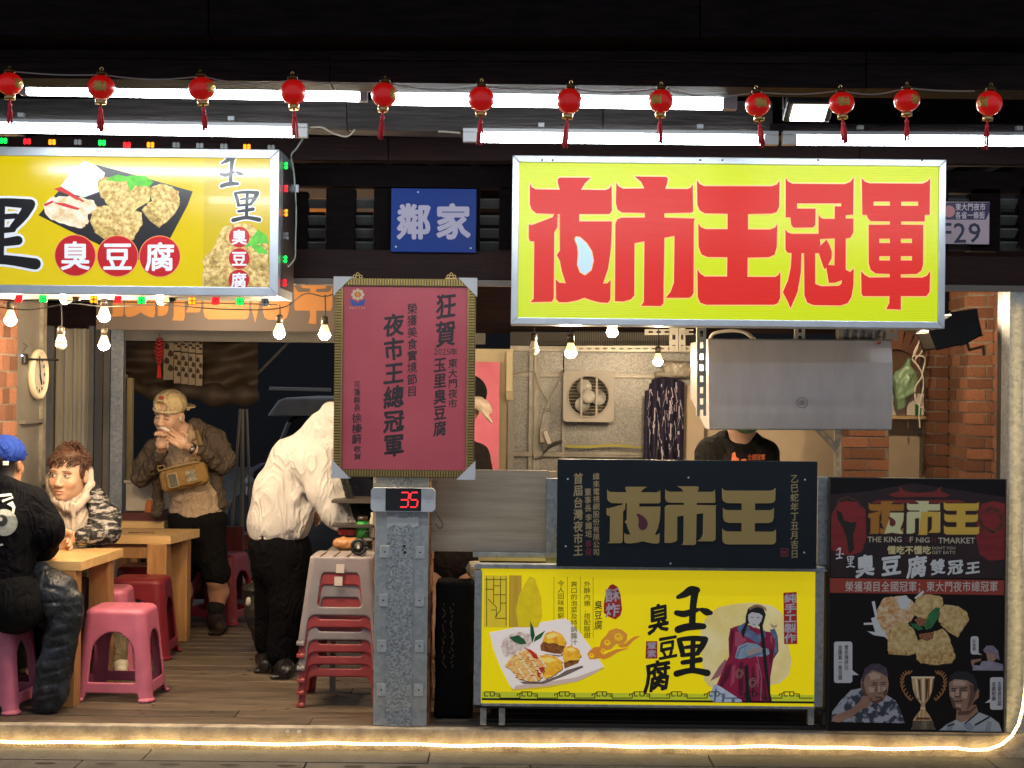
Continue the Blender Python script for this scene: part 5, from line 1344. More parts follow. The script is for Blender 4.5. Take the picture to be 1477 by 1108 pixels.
# dish
def zc(q): return [(690 + x/5.54, 830 + y/5.54) for x, y in q]
M_PLATE = mat('white_plate_print', (.74, .66, .64), .5, emit=.30, ecol=(.95, .82, .72), vscale=3, col2=(.84, .74, .7))
mb = MB(); poly(mb, zc([(120, 520), (270, 925), (560, 900), (800, 850), (1010, 745), (960, 720), (300, 800)]), yc, .0012); mb.build('plate_shade_print', M_DKY, cp)
plate = zprint(cp, 'plate_picture', [(88, 458), (250, 425), (450, 385), (690, 343), (730, 365), (820, 470), (900, 580), (1003, 730), (940, 780), (780, 850), (550, 885), (280, 912), (250, 880), (180, 740), (120, 590)], M_PLATE, yc, .0018, zc)
zprint(plate, 'rim_print', [(280, 912), (300, 880), (560, 850), (780, 815), (1003, 730), (940, 780), (780, 850), (550, 885)], mat('peach_rim_print', (.75, .55, .45), .5, emit=.2), yc, .0021, zc)
M_T1 = tofu_mat('golden_tofu_print', (.62, .26, .01), (.88, .48, .03), .35, 40)
M_T2 = tofu_mat('brown_tofu_print', (.20, .04, .01), (.45, .16, .03), .1, 50)
zprint(plate, 'radish_picture', [(180, 570), (200, 510), (260, 470), (330, 450), (420, 470), (440, 520), (400, 570), (330, 610), (280, 650), (210, 650)], tofu_mat('pink_radish_print', (.62, .40, .32), (.85, .74, .66), .2, 60), yc, .0024, zc)
zprint(plate, 'tofu_side_picture', [(495, 560), (520, 525), (700, 555), (660, 628), (600, 625), (500, 600)], M_T2, yc, .0028, zc)
zprint(plate, 'tofu_picture', [(510, 535), (530, 470), (600, 440), (665, 468), (702, 520), (690, 570), (600, 545)], M_T1, yc, .0030, zc)
zprint(plate, 'tofu_picture', [(670, 620), (690, 580), (745, 560), (800, 590), (818, 640), (800, 680), (730, 680), (690, 700), (672, 660)], M_T1, yc, .0030, zc)
zprint(plate, 'tofu_side_picture', [(680, 690), (740, 678), (805, 665), (800, 700), (690, 745)], M_T2, yc, .0028, zc)
zprint(plate, 'tofu_picture', [(450, 640), (540, 635), (620, 650), (670, 690), (672, 750), (600, 800), (530, 828), (480, 780)], M_T1, yc, .0032, zc)
zprint(plate, 'cabbage_picture', [[(210, 720), (280, 640), (350, 600), (430, 600), (500, 650), (530, 720), (520, 800), (480, 845), (400, 850), (330, 830), (270, 770)]], tofu_mat('orange_cabbage_print', (.80, .28, .05), (.92, .66, .22), .25, 70), yc, .0034, zc)
zprint(plate, 'chili_picture', [[(360, 575), (420, 595), (470, 640), (480, 670), (440, 660), (410, 615)], [(470, 740), (520, 730), (530, 760), (490, 790), (500, 830), (470, 800)], [(410, 790), (460, 800), (440, 815)]], M_CHIL, yc, .0038, zc)
zprint(plate, 'leaf_picture', [[(245, 495), (320, 478), (365, 510), (385, 545), (340, 552), (290, 535)], [(415, 365), (440, 420), (452, 480), (430, 540), (415, 460)], [(535, 440), (500, 500), (440, 535), (455, 490)]], M_GRN2, yc, .0038, zc)
# small text columns
for s_, u, v0, v1 in (('令人回味無窮', 804, 837, 893), ('爽口的泡菜及特調醬汁', 823, 838, 931), ('外酥內嫩．搭配酸甜', 842, 838, 921)): vtext(s_, u, v0, u + 10, v1, .008, .2, cp, yc, M_OLV, .0045)
for u in (799, 818.5, 837, 855.5):
    mb = MB(); line(mb, (u, 832), (u, 905 if u < 830 else 920), .6, yc, .0008); mb.build('column_line', M_OLV, cp)
vtext('臭豆腐', 857, 866, 869, 909, .012, .9, cp, yc, M_INKC, .002)
zprint(cp, 'red_seal', [(1050, 80), (1075, 70), (1110, 90), (1135, 150), (1148, 270), (1135, 320), (1095, 352), (1040, 330), (1003, 300), (1002, 230), (1020, 130)], mat('brick_red_print', (.42, .02, .015), .5, emit=.1), yc, .002, zc)
vtext('酥炸', 873, 848, 894, 891, .03, .8, cp, yc, mat('white_pink_print', (.8, .7, .7)), .003)
M_CLD = mat('orange_cloud_print', (.75, .22, .02), .5, vscale=4, col2=(.72, .34, .04), emit=.25)
zprint(cp, 'cloud_print', [[(870, 630), (890, 600), (930, 572), (970, 570), (980, 520), (1020, 480), (1045, 440), (1100, 422), (1150, 435), (1190, 470), (1185, 520), (1150, 555), (1100, 548), (1060, 590), (1020, 600), (980, 660), (930, 670), (890, 672)], [(960, 655), (1040, 615), (1100, 590), (1210, 580), (1120, 612), (1050, 655), (1000, 672)], [(1110, 560), (1170, 545), (1240, 490), (1300, 480), (1240, 520), (1190, 572), (1140, 578)]], M_CLD, yc, .0024, zc)
mb = MB()
for (cx, cy_, r0) in ((1120, 490, 34), (1030, 535, 26), (1000, 605, 24), (905, 640, 20)):
    pts = [(cx + (r0*(1 - t/16*.8))*math.cos(t*.75), cy_ + (r0*(1 - t/16*.8))*math.sin(t*.75)) for t in range(13)]
    for a, b in zip(pts[:-1], pts[1:]): line(mb, *zc([a, b]), 1.1, yc, .0046)
mb.build('cloud_curl', M_YC, cp)
# big brush lettering
mb = MB(); brush_char(mb, 'yu', 974, 846, 1027, 912, yc, .002, 2.2); brush_char(mb, 'li', 973, 918, 1024, 976, yc, .002, 2.0); mb.build('brush_character', M_INKC, cp)
for ch, u0, v0, u1, v1 in (('臭', 934, 870, 966, 914), ('豆', 949, 916, 977, 952), ('腐', 929, 952, 967, 998)):
    mb = MB(); put_char(mb, ch, u0, v0, u1, v1, yc, .045, 1.2, d=.002); mb.build('brush_character', M_INKC, cp)
mb = MB(); poly(mb, [(932, 925), (948, 925), (948, 950), (931, 950)], yc, .002); mb.build('red_seal', mat('brick_red_print', (.45, .02, .02)), cp); vtext('葷素', 933, 926, 947, 949, .03, .3, cp, yc, mat('white_pink_print', (.8, .7, .7)), .003)
mb = MB(); poly(mb, [(1130, 855), (1149, 854), (1150, 929), (1131, 929)], yc, .003); mb.build('red_seal', mat('brick_red_print', (.45, .02, .02)), cp); vtext('純手工製作', 1131, 856, 1149, 928, .035, .3, cp, yc, mat('white_pink_print', (.8, .7, .7)), .004)
# robed lady (plain)
def zr(q): return [(920 + x/5.47, 830 + y/5.47) for x, y in q]
mb = MB(); poly(mb, zr([(560, 300), (640, 250), (760, 225), (900, 215), (1050, 235), (1130, 290), (1180, 400), (1190, 560), (1215, 680), (1190, 790), (1120, 850), (1040, 870), (560, 880), (520, 820), (510, 700), (490, 560), (500, 400)]), yc, .0010)
moon = mb.build('moon_print', mat('cream_moon_print', (.66, .52, .18), .5, vscale=5, col2=(.74, .62, .32), emit=.3, contrast=(.4, .6)), cp)
M_ROBE = mat('crimson_robe_print', (.42, .012, .06), .5, vscale=7, col2=(.26, .01, .06), emit=.06)
lady = zprint(cp, 'robed_figure_print', [(730, 420), (780, 400), (850, 385), (900, 400), (1000, 440), (1060, 450), (1105, 500), (1110, 600), (1070, 660), (1045, 800), (1045, 1005), (830, 1000), (700, 930), (620, 870), (690, 700), (720, 640), (715, 500)], M_ROBE, yc, .0020, zr)
zprint(lady, 'skirt_print', [(560, 960), (600, 860), (640, 870), (740, 935), (820, 985), (820, 1000), (600, 1000)], mat('pale_blue_skirt_print', (.42, .50, .68), .5, vscale=5, stretch=(12, 1, 1), col2=(.72, .76, .84), emit=.1), yc, .0022, zr)
zprint(lady, 'tail_print', [(690, 660), (720, 700), (640, 800), (570, 835), (640, 720)], mat('pink_robe_print', (.62, .22, .24), .5), yc, .0018, zr)
zprint(lady, 'collar_print', [[(780, 410), (850, 370), (890, 430), (950, 470), (1000, 430), (1010, 480), (950, 540), (880, 500), (800, 450)], [(1040, 430), (1080, 420), (1105, 480), (1100, 600), (1070, 640), (1085, 520)]], mat('slate_blue_print', (.08, .12, .28), .5, vscale=30, col2=(.25, .32, .50)), yc, .0026, zr)
zprint(lady, 'sleeve_print', [[(765, 650), (790, 560), (860, 530), (940, 540), (975, 570), (1030, 580), (1040, 620), (1000, 640), (880, 640), (810, 662)]], mat('light_blue_sleeve_print', (.25, .42, .58), .5, vscale=30, col2=(.5, .62, .72)), yc, .0028, zr)
zprint(lady, 'hand_print', [[(850, 610), (900, 580), (960, 570), (990, 580), (960, 600), (880, 635)], [(1040, 375), (1080, 400), (1100, 385), (1095, 410), (1060, 415)]], mat('pale_hand_print', (.62, .46, .40), .5), yc, .0032, zr)
zprint(lady, 'hair_print', [(850, 330), (870, 260), (930, 230), (990, 260), (1010, 310), (985, 400), (1000, 500), (1020, 700), (1040, 900), (1060, 1005), (1040, 1005), (1000, 760), (970, 480), (960, 400), (870, 380), (830, 500), (815, 440), (850, 380)], mat('dark_hair_print', (.012, .012, .014), .5), yc, .0030, zr)
zprint(lady, 'face_print', [(872, 310), (900, 290), (960, 300), (985, 320), (975, 360), (945, 400), (915, 415), (885, 390), (870, 350)], mat('white_face_print', (.72, .68, .68), .5, emit=.05), yc, .0034, zr)
mb = MB()
for a, b in (((890, 328), (912, 333)), ((935, 335), (960, 332)), ((908, 385), (926, 388))): line(mb, *zr([a, b]), .8, yc, .0038)
mb.build('face_lines_print', M_INKC, lady)
mb = MB()
for i in range(16): disc(mb, *zr([(880 + i*8.5, 262 - 26*math.sin(i/15*3.14) + 8*(i % 2))])[0], 1.5, yc, .0036 + .00003*i)
mb.build('headdress_print', mat('gold_brown_print', (.42, .24, .12), .5), lady)
mb = MB()
for (cx, cy_) in ((800, 780), (905, 850)):
    for t in range(14): line(mb, *zr([(cx + 32*math.cos(t*.9)*(.4 + t/20), cy_ + 42*math.sin(t*.9)*(.4 + t/20)), (cx + 32*math.cos((t+1)*.9)*(.4 + t/20), cy_ + 42*math.sin((t+1)*.9)*(.4 + t/20))]), .7, yc, .0026)
line(mb, *zr([(940, 640), (975, 800)]), .9, yc, .0027); line(mb, *zr([(975, 800), (970, 990)]), .9, yc, .0027)
mb.build('embroidery_print', mat('gold_thread_print', (.62, .36, .28), .5), lady)
zprint(lady, 'sash_print', [(840, 720), (870, 700), (880, 900), (900, 1005), (850, 1005), (850, 880)], mat('dark_hair_print', (.012, .012, .014)), yc, .0024, zr)

M_RS = mat('deep_robe_shade_print', (.16, .006, .03), .5); M_RL = mat('rose_robe_light_print', (.62, .10, .18), .5)
zprint(lady, 'robe_fold_print', [[(735, 440), (760, 430), (752, 520), (735, 640), (722, 600)], [(700, 720), (740, 690), (720, 800), (660, 890), (640, 870)], [(900, 720), (915, 720), (925, 860), (905, 990), (895, 880)], [(985, 820), (1000, 800), (1025, 1000), (995, 1000)], [(1050, 560), (1070, 600), (1050, 700), (1035, 680)], [(800, 690), (830, 680), (832, 900), (800, 960), (790, 800)]], M_RS, yc, .0021, zr)
zprint(lady, 'robe_light_print', [[(770, 440), (800, 450), (860, 510), (800, 560), (765, 560)], [(745, 720), (770, 700), (765, 840), (730, 880)], [(930, 690), (950, 700), (960, 800), (945, 900)], [(1045, 470), (1062, 480), (1060, 540), (1044, 520)]], M_RL, yc, .0023, zr)
zprint(lady, 'skirt_fold_print', [[(610, 900), (625, 890), (612, 998), (598, 998)], [(670, 930), (690, 940), (680, 1000), (660, 1000)], [(740, 960), (760, 970), (765, 1000), (740, 1000)]], mat('skirt_shade_print', (.22, .26, .42), .5), yc, .0025, zr)
zprint(lady, 'sleeve_line_print', [[(775, 640), (800, 575), (860, 545), (862, 553), (808, 585), (790, 645)], [(850, 640), (960, 610), (1000, 625), (960, 625), (880, 655)]], mat('skirt_shade_print', (.2, .2, .3)), yc, .0031, zr)
zprint(plate, 'plate_shadow_print', [[(330, 850), (500, 850), (640, 800), (700, 760), (830, 720), (840, 735), (700, 800), (520, 868), (360, 868)], [(500, 625), (660, 640), (690, 560), (700, 640), (640, 650)]], mat('plate_shadow', (.36, .24, .2), .5), yc, .0023, zc)
zprint(plate, 'crumb_print', [[(300 + 37*i % 230, 620 + 53*i % 220), (312 + 37*i % 230, 612 + 53*i % 220), (330 + 37*i % 230, 640 + 53*i % 220), (305 + 37*i % 230, 632 + 53*i % 220)] for i in range(26)], mat('kimchi_light_print', (.95, .78, .5), .5, emit=.2), yc, .0036, zc)
zprint(plate, 'crumb_print', [[(280 + 41*i % 240, 640 + 29*i % 190), (296 + 41*i % 240, 648 + 29*i % 190), (318 + 41*i % 240, 644 + 29*i % 190), (296 + 41*i % 240, 640 + 29*i % 190)] for i in range(22)], mat('kimchi_dark_print', (.62, .12, .02), .5), yc, .0037, zc)
zprint(plate, 'tofu_light_print', [[(540, 480), (600, 455), (650, 475), (600, 500), (550, 510)], [(700, 590), (745, 572), (785, 595), (740, 615)], [(500, 660), (580, 655), (630, 680), (560, 700), (510, 690)]], mat('tofu_highlight', (.95, .66, .16), .5, emit=.3), yc, .0034, zc)
# ---- black poster at the right
YPO = -.08
po = thing('poster_board', 'black poster board with gold block title, tofu pieces, trophy and three printed men', 'poster', tuple(P(1323, 1050, YPO)))
X0, X1, Z0, Z1 = XR(1196, 691, 1449, 1055, YPO)
MB().box(X0, X1, YPO, YPO + .03, Z0, Z1).build('board', mat('black_poster_print', (.008, .005, .005), .5, spec=.25), po, bevel=.002)
frame_rect(po, 1195, 690, 1450, 1056, YPO - .004, .036, 1.6, M_BLACK, bevel=0)
def za(q): return [(1190 + x/5.47, 690 + y/5.47) for x, y in q]
def zb_(q): return [(1190 + x/4.82, 840 + y/4.82) for x, y in q]
ypo = YPO
M_LR = mat('lantern_red_print', (.30, .02, .02), .5, vscale=6, col2=(.20, .012, .016), stretch=(1, 1, 8))
zprint(po, 'gloom_print', [(45, 130), (350, 100), (700, 40), (1100, 100), (1425, 150), (1425, 790), (45, 780)], mat('dark_maroon_print', (.035, .008, .01), .5, vscale=5, col2=(.012, .006, .008)), ypo, .0008, za)
zprint(po, 'lantern_print', [[(105, 190), (170, 180), (260, 190), (320, 250), (325, 480), (290, 580), (200, 610), (110, 600), (48, 560), (48, 290)]], M_LR, ypo, .0012, za)
zprint(po, 'lantern_print', [[(1240, 200), (1330, 180), (1422, 200), (1422, 640), (1300, 650), (1220, 600), (1190, 450), (1200, 290)]], M_LR, ypo, .0012, za)
zprint(po, 'roof_print', [[(500, 130), (590, 100), (580, 65), (640, 105), (740, 115), (860, 105), (920, 65), (910, 100), (990, 135), (940, 150), (740, 145), (560, 150)], [(420, 170), (1060, 170), (1120, 195), (360, 195)]], mat('temple_red_print', (.22, .02, .015), .5), ypo, .0012, za)
zprint(po, 'dragon_print', [[(90, 250), (130, 270), (150, 330), (210, 350), (250, 340), (240, 390), (220, 440), (230, 560), (190, 600), (170, 470), (140, 390), (100, 320)]], M_INKC, ypo, .0016, za)
mb = MB(); pts = za([(1200, 260), (1240, 380), (1330, 430), (1400, 360), (1380, 270), (1300, 230), (1260, 270)])
for a, b in zip(pts[:-1], pts[1:]): line(mb, a, b, 4.5, ypo, .0016)
pts = za([(90, 250), (110, 170), (180, 145), (250, 180), (290, 230)])
for a, b in zip(pts[:-1], pts[1:]): line(mb, a, b, 2.2, ypo, .0016)
mb.build('dragon_print', mat('dragon_brown_print', (.03, .012, .008), .5, vscale=60, col2=(.16, .05, .02)), po)
fu = lambda x: 1252.5 + (x - 762.5)*.427; fv = lambda y: 723 + (y - 256)*.262
M_TG = [mat('title_bronze_print', (.42, .17, .02), .4), mat('title_pale_gold_print', (.72, .68, .36), .4), mat('title_gold_print', (.74, .46, .06), .4)]
for kx, m_, d0 in (('ye', 0, 0), ('shi', 1, 2), ('wang', 2, 5)):
    mb = MB(); logo(mb, kx, lambda x: fu(x) + d0, fv, ypo, .0022, grow=14); mb.build('outline', mat('title_edge_print', (.10, .03, .01), .5), po)
    mb = MB(); logo(mb, kx, lambda x: fu(x) + d0, fv, ypo, .0028); mb.build('character', M_TG[m_], po)
# diagonal light panels of the title
mb = MB(); poly(mb, [[(fu(755 + x/5.408), fv(245 + y/5.405)) for x, y in [(435,403),(690,403),(680,640),(620,888),(678,1010),(655,1035),(475,997),(330,1030),(400,700),(435,560)]]], ypo, .0034); mb.build('title_facet', M_TG[1], po)
mb = MB(); poly(mb, [[(fu(755 + x/5.408), fv(245 + y/5.405)) for x, y in G['drop'][0]]], ypo, .0040); mb.build('drop', mat('maroon_drop2', (.16, .02, .01), .4), po)
mb = MB(); poly(mb, [[(fu(875 + x/5.408) + 2, fv(245 + y/5.405)) for x, y in [(340,380),(660,380),(672,960),(640,998),(470,998),(525,880),(530,515),(450,530),(443,1040),(425,1062),(290,1060),(310,700)]]], ypo, .0034); mb.build('title_facet', M_TG[2], po)
zprint(po, 'title_band', [(335, 450), (1190, 450), (1190, 520), (335, 520)], mat('dark_band_print', (.012, .006, .006), .5), ypo, .0018, za)
M_TX = mat('cream_lettering', (.55, .46, .34), .5)
mb = MB(); latin(mb, 'THE KING', (335, 460, 605, 505), ypo, .02, .004); latin(mb, 'F', (668, 462, 695, 506), ypo, .02, .004); latin(mb, 'NIG', (718, 466, 825, 508), ypo, .02, .004); latin(mb, 'TMARKET', (892, 468, 1185, 514), ypo, .02, .004); mb.build('lettering', M_TX, po)
mb = MB(); latin(mb, 'O', (630, 462, 662, 506), ypo, .02, .004); latin(mb, 'H', (840, 466, 876, 510), ypo, .02, .004); mb.build('lettering', mat('maroon_lettering', (.16, .015, .02), .5), po)
(a0_, b0_), (a1_, b1_) = za([(492, 532)])[0], za([(838, 600)])[0]
mb = MB(); row(mb, '懂吃不懂吃', a0_, b0_, a1_, b1_, ypo, .05, d=.004); mb.build('lettering', mat('pale_gold_lettering', (.7, .58, .28), .5), po)
mb = MB(); latin(mb, "DON'T YOU", (845, 538, 1028, 562), ypo, .01, .004); latin(mb, 'GET EAT!?', (842, 572, 1028, 598), ypo, .01, .004); mb.build('lettering', M_TX, po)
M_WT = mat('white_lettering', (.72, .72, .72), .5)
for ch, x0_, y0_, x1_, y1_, o_ in (('臭', 240, 600, 395, 778, .05), ('豆', 440, 608, 600, 770, .05), ('腐', 645, 610, 805, 785, .045), ('雙', 830, 635, 950, 762, .03), ('冠', 968, 640, 1090, 760, .04), ('王', 1110, 655, 1225, 755, .05)):
    (a, b), (c, d) = za([(x0_, y0_)])[0], za([(x1_, y1_)])[0]; mb = MB(); put_char(mb, ch, a, b, c, d, ypo, o_, 1.1, d=.004); mb.build('brush_character', M_WT, po)
mb = MB(); (a, b), (c, d) = za([(85, 545)])[0], za([(150, 640)])[0]; brush_char(mb, 'yu', a, b, c, d, ypo, .004); (a, b), (c, d) = za([(168, 612)])[0], za([(235, 708)])[0]; brush_char(mb, 'li', a, b, c, d, ypo, .004); mb.build('brush_character', M_WT, po)
mb = MB(); poly(mb, [(1197, 834), (1449, 837), (1449, 858.5), (1197, 855)], ypo, .0012); rb = mb.build('red_band', mat('brick_band_print', (.36, .045, .025), .5), po)
mb = MB(); row(mb, '榮獲項目全國冠軍；東大門夜市總冠軍', 1219, 838, 1440, 854, ypo, .015, .2, d=.002); mb.build('lettering', mat('pale_band_lettering', (.66, .58, .52), .5), rb)
# food
M_PT = tofu_mat('cream_tofu_print', (.55, .30, .08), (.80, .60, .28), 0, 55); M_PT2 = tofu_mat('crumbly_tofu_print', (.42, .18, .04), (.78, .55, .22), 0, 90)
f1 = zprint(po, 'cabbage_picture', [[(355, 200), (410, 110), (480, 100), (560, 95), (610, 130), (640, 200), (600, 270), (540, 300), (450, 330), (440, 400), (380, 340), (355, 270)]], tofu_mat('kimchi_print', (.62, .26, .06), (.85, .66, .42), 0, 45), ypo, .0014, zb_)
zprint(f1, 'sprout_picture', [[(325, 135), (345, 130), (365, 240), (350, 250)], [(268, 282), (330, 280), (335, 295), (270, 296)], [(292, 340), (380, 348), (420, 380), (340, 368)], [(320, 250), (350, 240), (400, 330), (440, 390), (350, 350)], [(500, 110), (560, 90), (600, 130), (560, 190), (520, 180)], [(620, 110), (680, 55), (690, 70), (640, 120)]], M_WT, ypo, .0017, zb_)
for i, l in enumerate(([(605, 180), (640, 100), (700, 80), (820, 105), (820, 170), (790, 230), (720, 260), (640, 240), (605, 210)], [(800, 200), (840, 150), (930, 165), (990, 210), (1000, 260), (960, 330), (920, 382), (850, 340), (790, 270)], [(440, 490), (435, 400), (460, 320), (500, 280), (560, 275), (620, 330), (645, 400), (635, 490), (560, 508)], [(635, 540), (630, 460), (650, 400), (740, 350), (820, 318), (865, 380), (890, 470), (908, 520), (880, 560), (760, 576), (670, 560)])):
    zprint(f1, 'tofu_picture', [l], M_PT, ypo, .0020 + .0002*i, zb_)
zprint(f1, 'tofu_side_picture', [[(640, 490), (760, 480), (880, 462), (908, 520), (880, 560), (760, 576), (670, 560), (635, 535)], [(440, 480), (630, 478), (635, 490), (560, 508), (440, 500)], [(820, 280), (870, 320), (930, 350), (920, 382), (850, 340), (800, 290)]], M_PT2, ypo, .0030, zb_)
zprint(f1, 'sauce_picture', [[(620, 260), (660, 240), (720, 270), (700, 310), (650, 300)], [(650, 360), (720, 350), (760, 345), (750, 390), (710, 410), (660, 390)]], tofu_mat('sauce_print', (.12, .02, .01), (.5, .2, .08), 0, 120), ypo, .0033, zb_)
zprint(f1, 'leaf_picture', [[(690, 300), (720, 220), (770, 175), (800, 180), (785, 250), (740, 320), (700, 330)], [(590, 285), (640, 290), (685, 325), (650, 335), (610, 310)]], M_GRN2, ypo, .0036, zb_)
# bubbles
M_BUB = mat('bubble_print', (.66, .64, .66), .5)
def bubble(l, tail, txts):
    (x0, y0, x1, y1) = l; r_ = 18; q = []
    for cx, cy_, a0 in ((x1-r_, y0+r_, -90), (x1-r_, y1-r_, 0), (x0+r_, y1-r_, 90), (x0+r_, y0+r_, 180)):
        for k in range(5): a = R(a0 + 22.5*k); q.append((cx + r_*math.cos(a), cy_ + r_*math.sin(a)))
    b = zprint(po, 'speech_bubble', [q], M_BUB, ypo, .0016, zb_); zprint(b, 'bubble_tail', [tail], M_BUB, ypo, .0018, zb_)
    for s_, x, ya, yb, w in txts:
        (a, c) = zb_([(x, ya)])[0]; (e, g) = zb_([(x + w, yb)])[0]
        vtext(s_, a, c, e, g, .005, .2, b, ypo, M_INKC, .003)
bubble((62, 412, 190, 700), [(188, 610), (235, 645), (188, 645)], (('曾志偉評比', 134, 435, 610, 30), ('全國第一臭豆腐', 90, 435, 680, 30)))
bubble((1012, 375, 1068, 502), [(1050, 478), (1092, 505), (1045, 500)], (('好臭啊', 1026, 395, 478, 22),))
bubble((1147, 660, 1243, 886), [(1150, 808), (1112, 840), (1150, 834)], (('玉里臭豆腐', 1198, 690, 860, 30), ('全國制霸', 1158, 690, 825, 30)))
# trophy
M_TR = mat('trophy_gold_print', (.30, .12, .03), .5, vscale=1.5, stretch=(30, 1, 1), col2=(.82, .55, .28), contrast=(.42, .6))
tr = zprint(po, 'trophy_print', [[(600, 655), (762, 655), (750, 740), (725, 810), (695, 848), (700, 890), (730, 930), (745, 962), (610, 962), (632, 925), (662, 890), (668, 848), (630, 800), (610, 740)]], M_TR, ypo, .0018, zb_)
zprint(tr, 'trophy_base_print', [[(612, 962), (752, 962), (756, 1000), (770, 1024), (595, 1024), (608, 1000)]], mat('trophy_base', (.05, .03, .02), .5, vscale=3, col2=(.30, .24, .16), stretch=(10, 1, 1)), ypo, .0020, zb_)
mb = MB()
for s_ in (-1, 1):
    for t in range(11):
        a = R(200 + t*15); cx = 683 + s_*85 + s_*68*math.cos(a + 3.14 - 1.9*0)*-1*.9; cy_ = 735 - 100*math.cos(R(t*15))
        cx = 683 + s_*(70 + 80*math.sin(R(18 + t*15)))
        for dd in (-1, 1): line(mb, *zb_([(cx, cy_), (cx + s_*dd*14 + 3, cy_ - 22)]), 1.6, ypo, .0022 + .00002*t)
        if t: line(mb, *zb_([(cx, cy_), (px_, py_)]), 1.2, ypo, .0021)
        px_, py_ = cx, cy_
        if t == 10: px_ = None
mb.build('laurel_print', mat('laurel_gold_print', (.42, .18, .06), .5), tr)
# printed men (plain flat figures)
M_F1 = mat('tan_face_print', (.30, .15, .09), .5, vscale=9, col2=(.44, .26, .18)); M_HR = mat('dark_hair_print2', (.016, .013, .016), .5); M_HG = mat('grey_hair_print', (.07, .05, .075), .5, var=.5, vscale=60)
M_SH = mat('leaf_shirt_print', (.045, .05, .075), .5, vscale=28, col2=(.42, .42, .48), contrast=(.46, .54), detail=2)
m1 = zprint(po, 'shirt_print', [[(45, 970), (50, 900), (110, 820), (180, 750), (250, 735), (420, 780), (490, 820), (530, 900), (555, 980)]], M_SH, ypo, .0014, zb_)
zprint(m1, 'face_print', [[(248, 690), (265, 640), (330, 600), (430, 640), (442, 700), (435, 770), (410, 820), (360, 845), (310, 820), (270, 770), (250, 730)]], M_F1, ypo, .0018, zb_)
zprint(m1, 'hair_print', [[(258, 660), (275, 600), (320, 568), (375, 565), (425, 595), (440, 650), (430, 655), (390, 630), (330, 610), (280, 650), (268, 700), (255, 690)]], M_HG, ypo, .0022, zb_)
zprint(m1, 'arm_print', [[(45, 965), (60, 930), (180, 880), (240, 830), (260, 790), (310, 790), (315, 860), (260, 880), (180, 940), (100, 975)]], M_F1, ypo, .0024, zb_)
mb = MB()
for a, b, w in (((330, 712), (365, 716), 1.1), ((385, 714), (420, 708), 1.1), ((328, 700), (368, 700), 1.3), ((384, 700), (424, 694), 1.3), ((350, 798), (395, 800), 1.6), ((366, 770), (396, 772), 1.2)): line(mb, *zb_([a, b]), w, ypo, .0028)
mb.build('face_lines_print', M_HR, m1)
m2 = zprint(po, 'shirt_print', [[(780, 1040), (850, 985), (910, 955), (1060, 900), (1150, 935), (1210, 980), (1232, 1045)]], mat('white_shirt_print', (.52, .54, .56), .5, vscale=5, col2=(.40, .43, .48)), ypo, .0014, zb_)
zprint(m2, 'neck_print', [[(910, 955), (915, 880), (1050, 850), (1065, 900), (1000, 955), (945, 975)]], M_F1, ypo, .0016, zb_)
zprint(m2, 'face_print', [[(862, 700), (880, 665), (980, 660), (1045, 720), (1072, 750), (1068, 800), (1035, 830), (1010, 890), (950, 905), (890, 870), (865, 790)]], M_F1, ypo, .0018, zb_)
zprint(m2, 'hair_print', [[(860, 700), (870, 650), (910, 620), (980, 618), (1030, 645), (1058, 700), (1060, 750), (1040, 770), (1030, 710), (985, 680), (900, 672)]], M_HR, ypo, .0022, zb_)
mb = MB()
for a, b, w in (((878, 738), (915, 742), 1.5), ((940, 738), (990, 732), 1.5), ((880, 752), (912, 755), 1.2), ((945, 752), (985, 748), 1.2), ((895, 828), (955, 824), 1.4), ((905, 795), (940, 797), 1.2)): line(mb, *zb_([a, b]), w, ypo, .0028)
mb.build('face_lines_print', M_HR, m2)
mb = MB()
for a, b, w in (((1065, 905), (970, 985), 1.8), ((850, 1000), (900, 985), 2.2), ((1145, 935), (1040, 995), 2.5), ((780, 1032), (985, 1034), 1.4)): line(mb, *zb_([a, b]), w, ypo, .0026)
mb.build('shirt_trim_print', M_HR, m2)
M_SD = mat('face_shade_print', (.15, .065, .04), .5); M_LT = mat('face_light_print', (.58, .38, .28), .5)
zprint(m1, 'face_shade', [[(250, 700), (268, 700), (285, 770), (330, 820), (310, 822), (270, 775)], [(300, 830), (360, 845), (410, 820), (400, 800), (350, 822)], [(356, 725), (364, 725), (360, 760), (350, 768)], [(400, 770), (430, 740), (435, 770), (415, 800)]], M_SD, ypo, .0021, zb_)
zprint(m1, 'face_light', [[(300, 640), (340, 625), (390, 645), (380, 670), (320, 680)], [(366, 720), (382, 722), (386, 762), (368, 768)], [(300, 725), (345, 735), (340, 765), (305, 765)], [(392, 730), (425, 725), (420, 750), (398, 755)]], M_LT, ypo, .0023, zb_)
zprint(m2, 'face_shade', [[(1000, 700), (1045, 730), (1050, 780), (1020, 850), (985, 890), (1000, 820), (1010, 760)], [(865, 790), (885, 800), (905, 850), (950, 885), (950, 905), (890, 870)], [(935, 745), (942, 745), (945, 785), (935, 795)], [(920, 900), (1010, 890), (1050, 855), (1055, 870), (1000, 920), (925, 925)]], M_SD, ypo, .0021, zb_)
zprint(m2, 'face_light', [[(890, 685), (950, 680), (985, 700), (970, 720), (890, 718)], [(912, 745), (932, 745), (930, 788), (905, 790)], [(872, 765), (900, 765), (895, 805), (876, 795)], [(950, 762), (995, 765), (985, 810), (950, 805)], [(905, 850), (950, 850), (940, 870), (912, 868)]], M_LT, ypo, .0023, zb_)
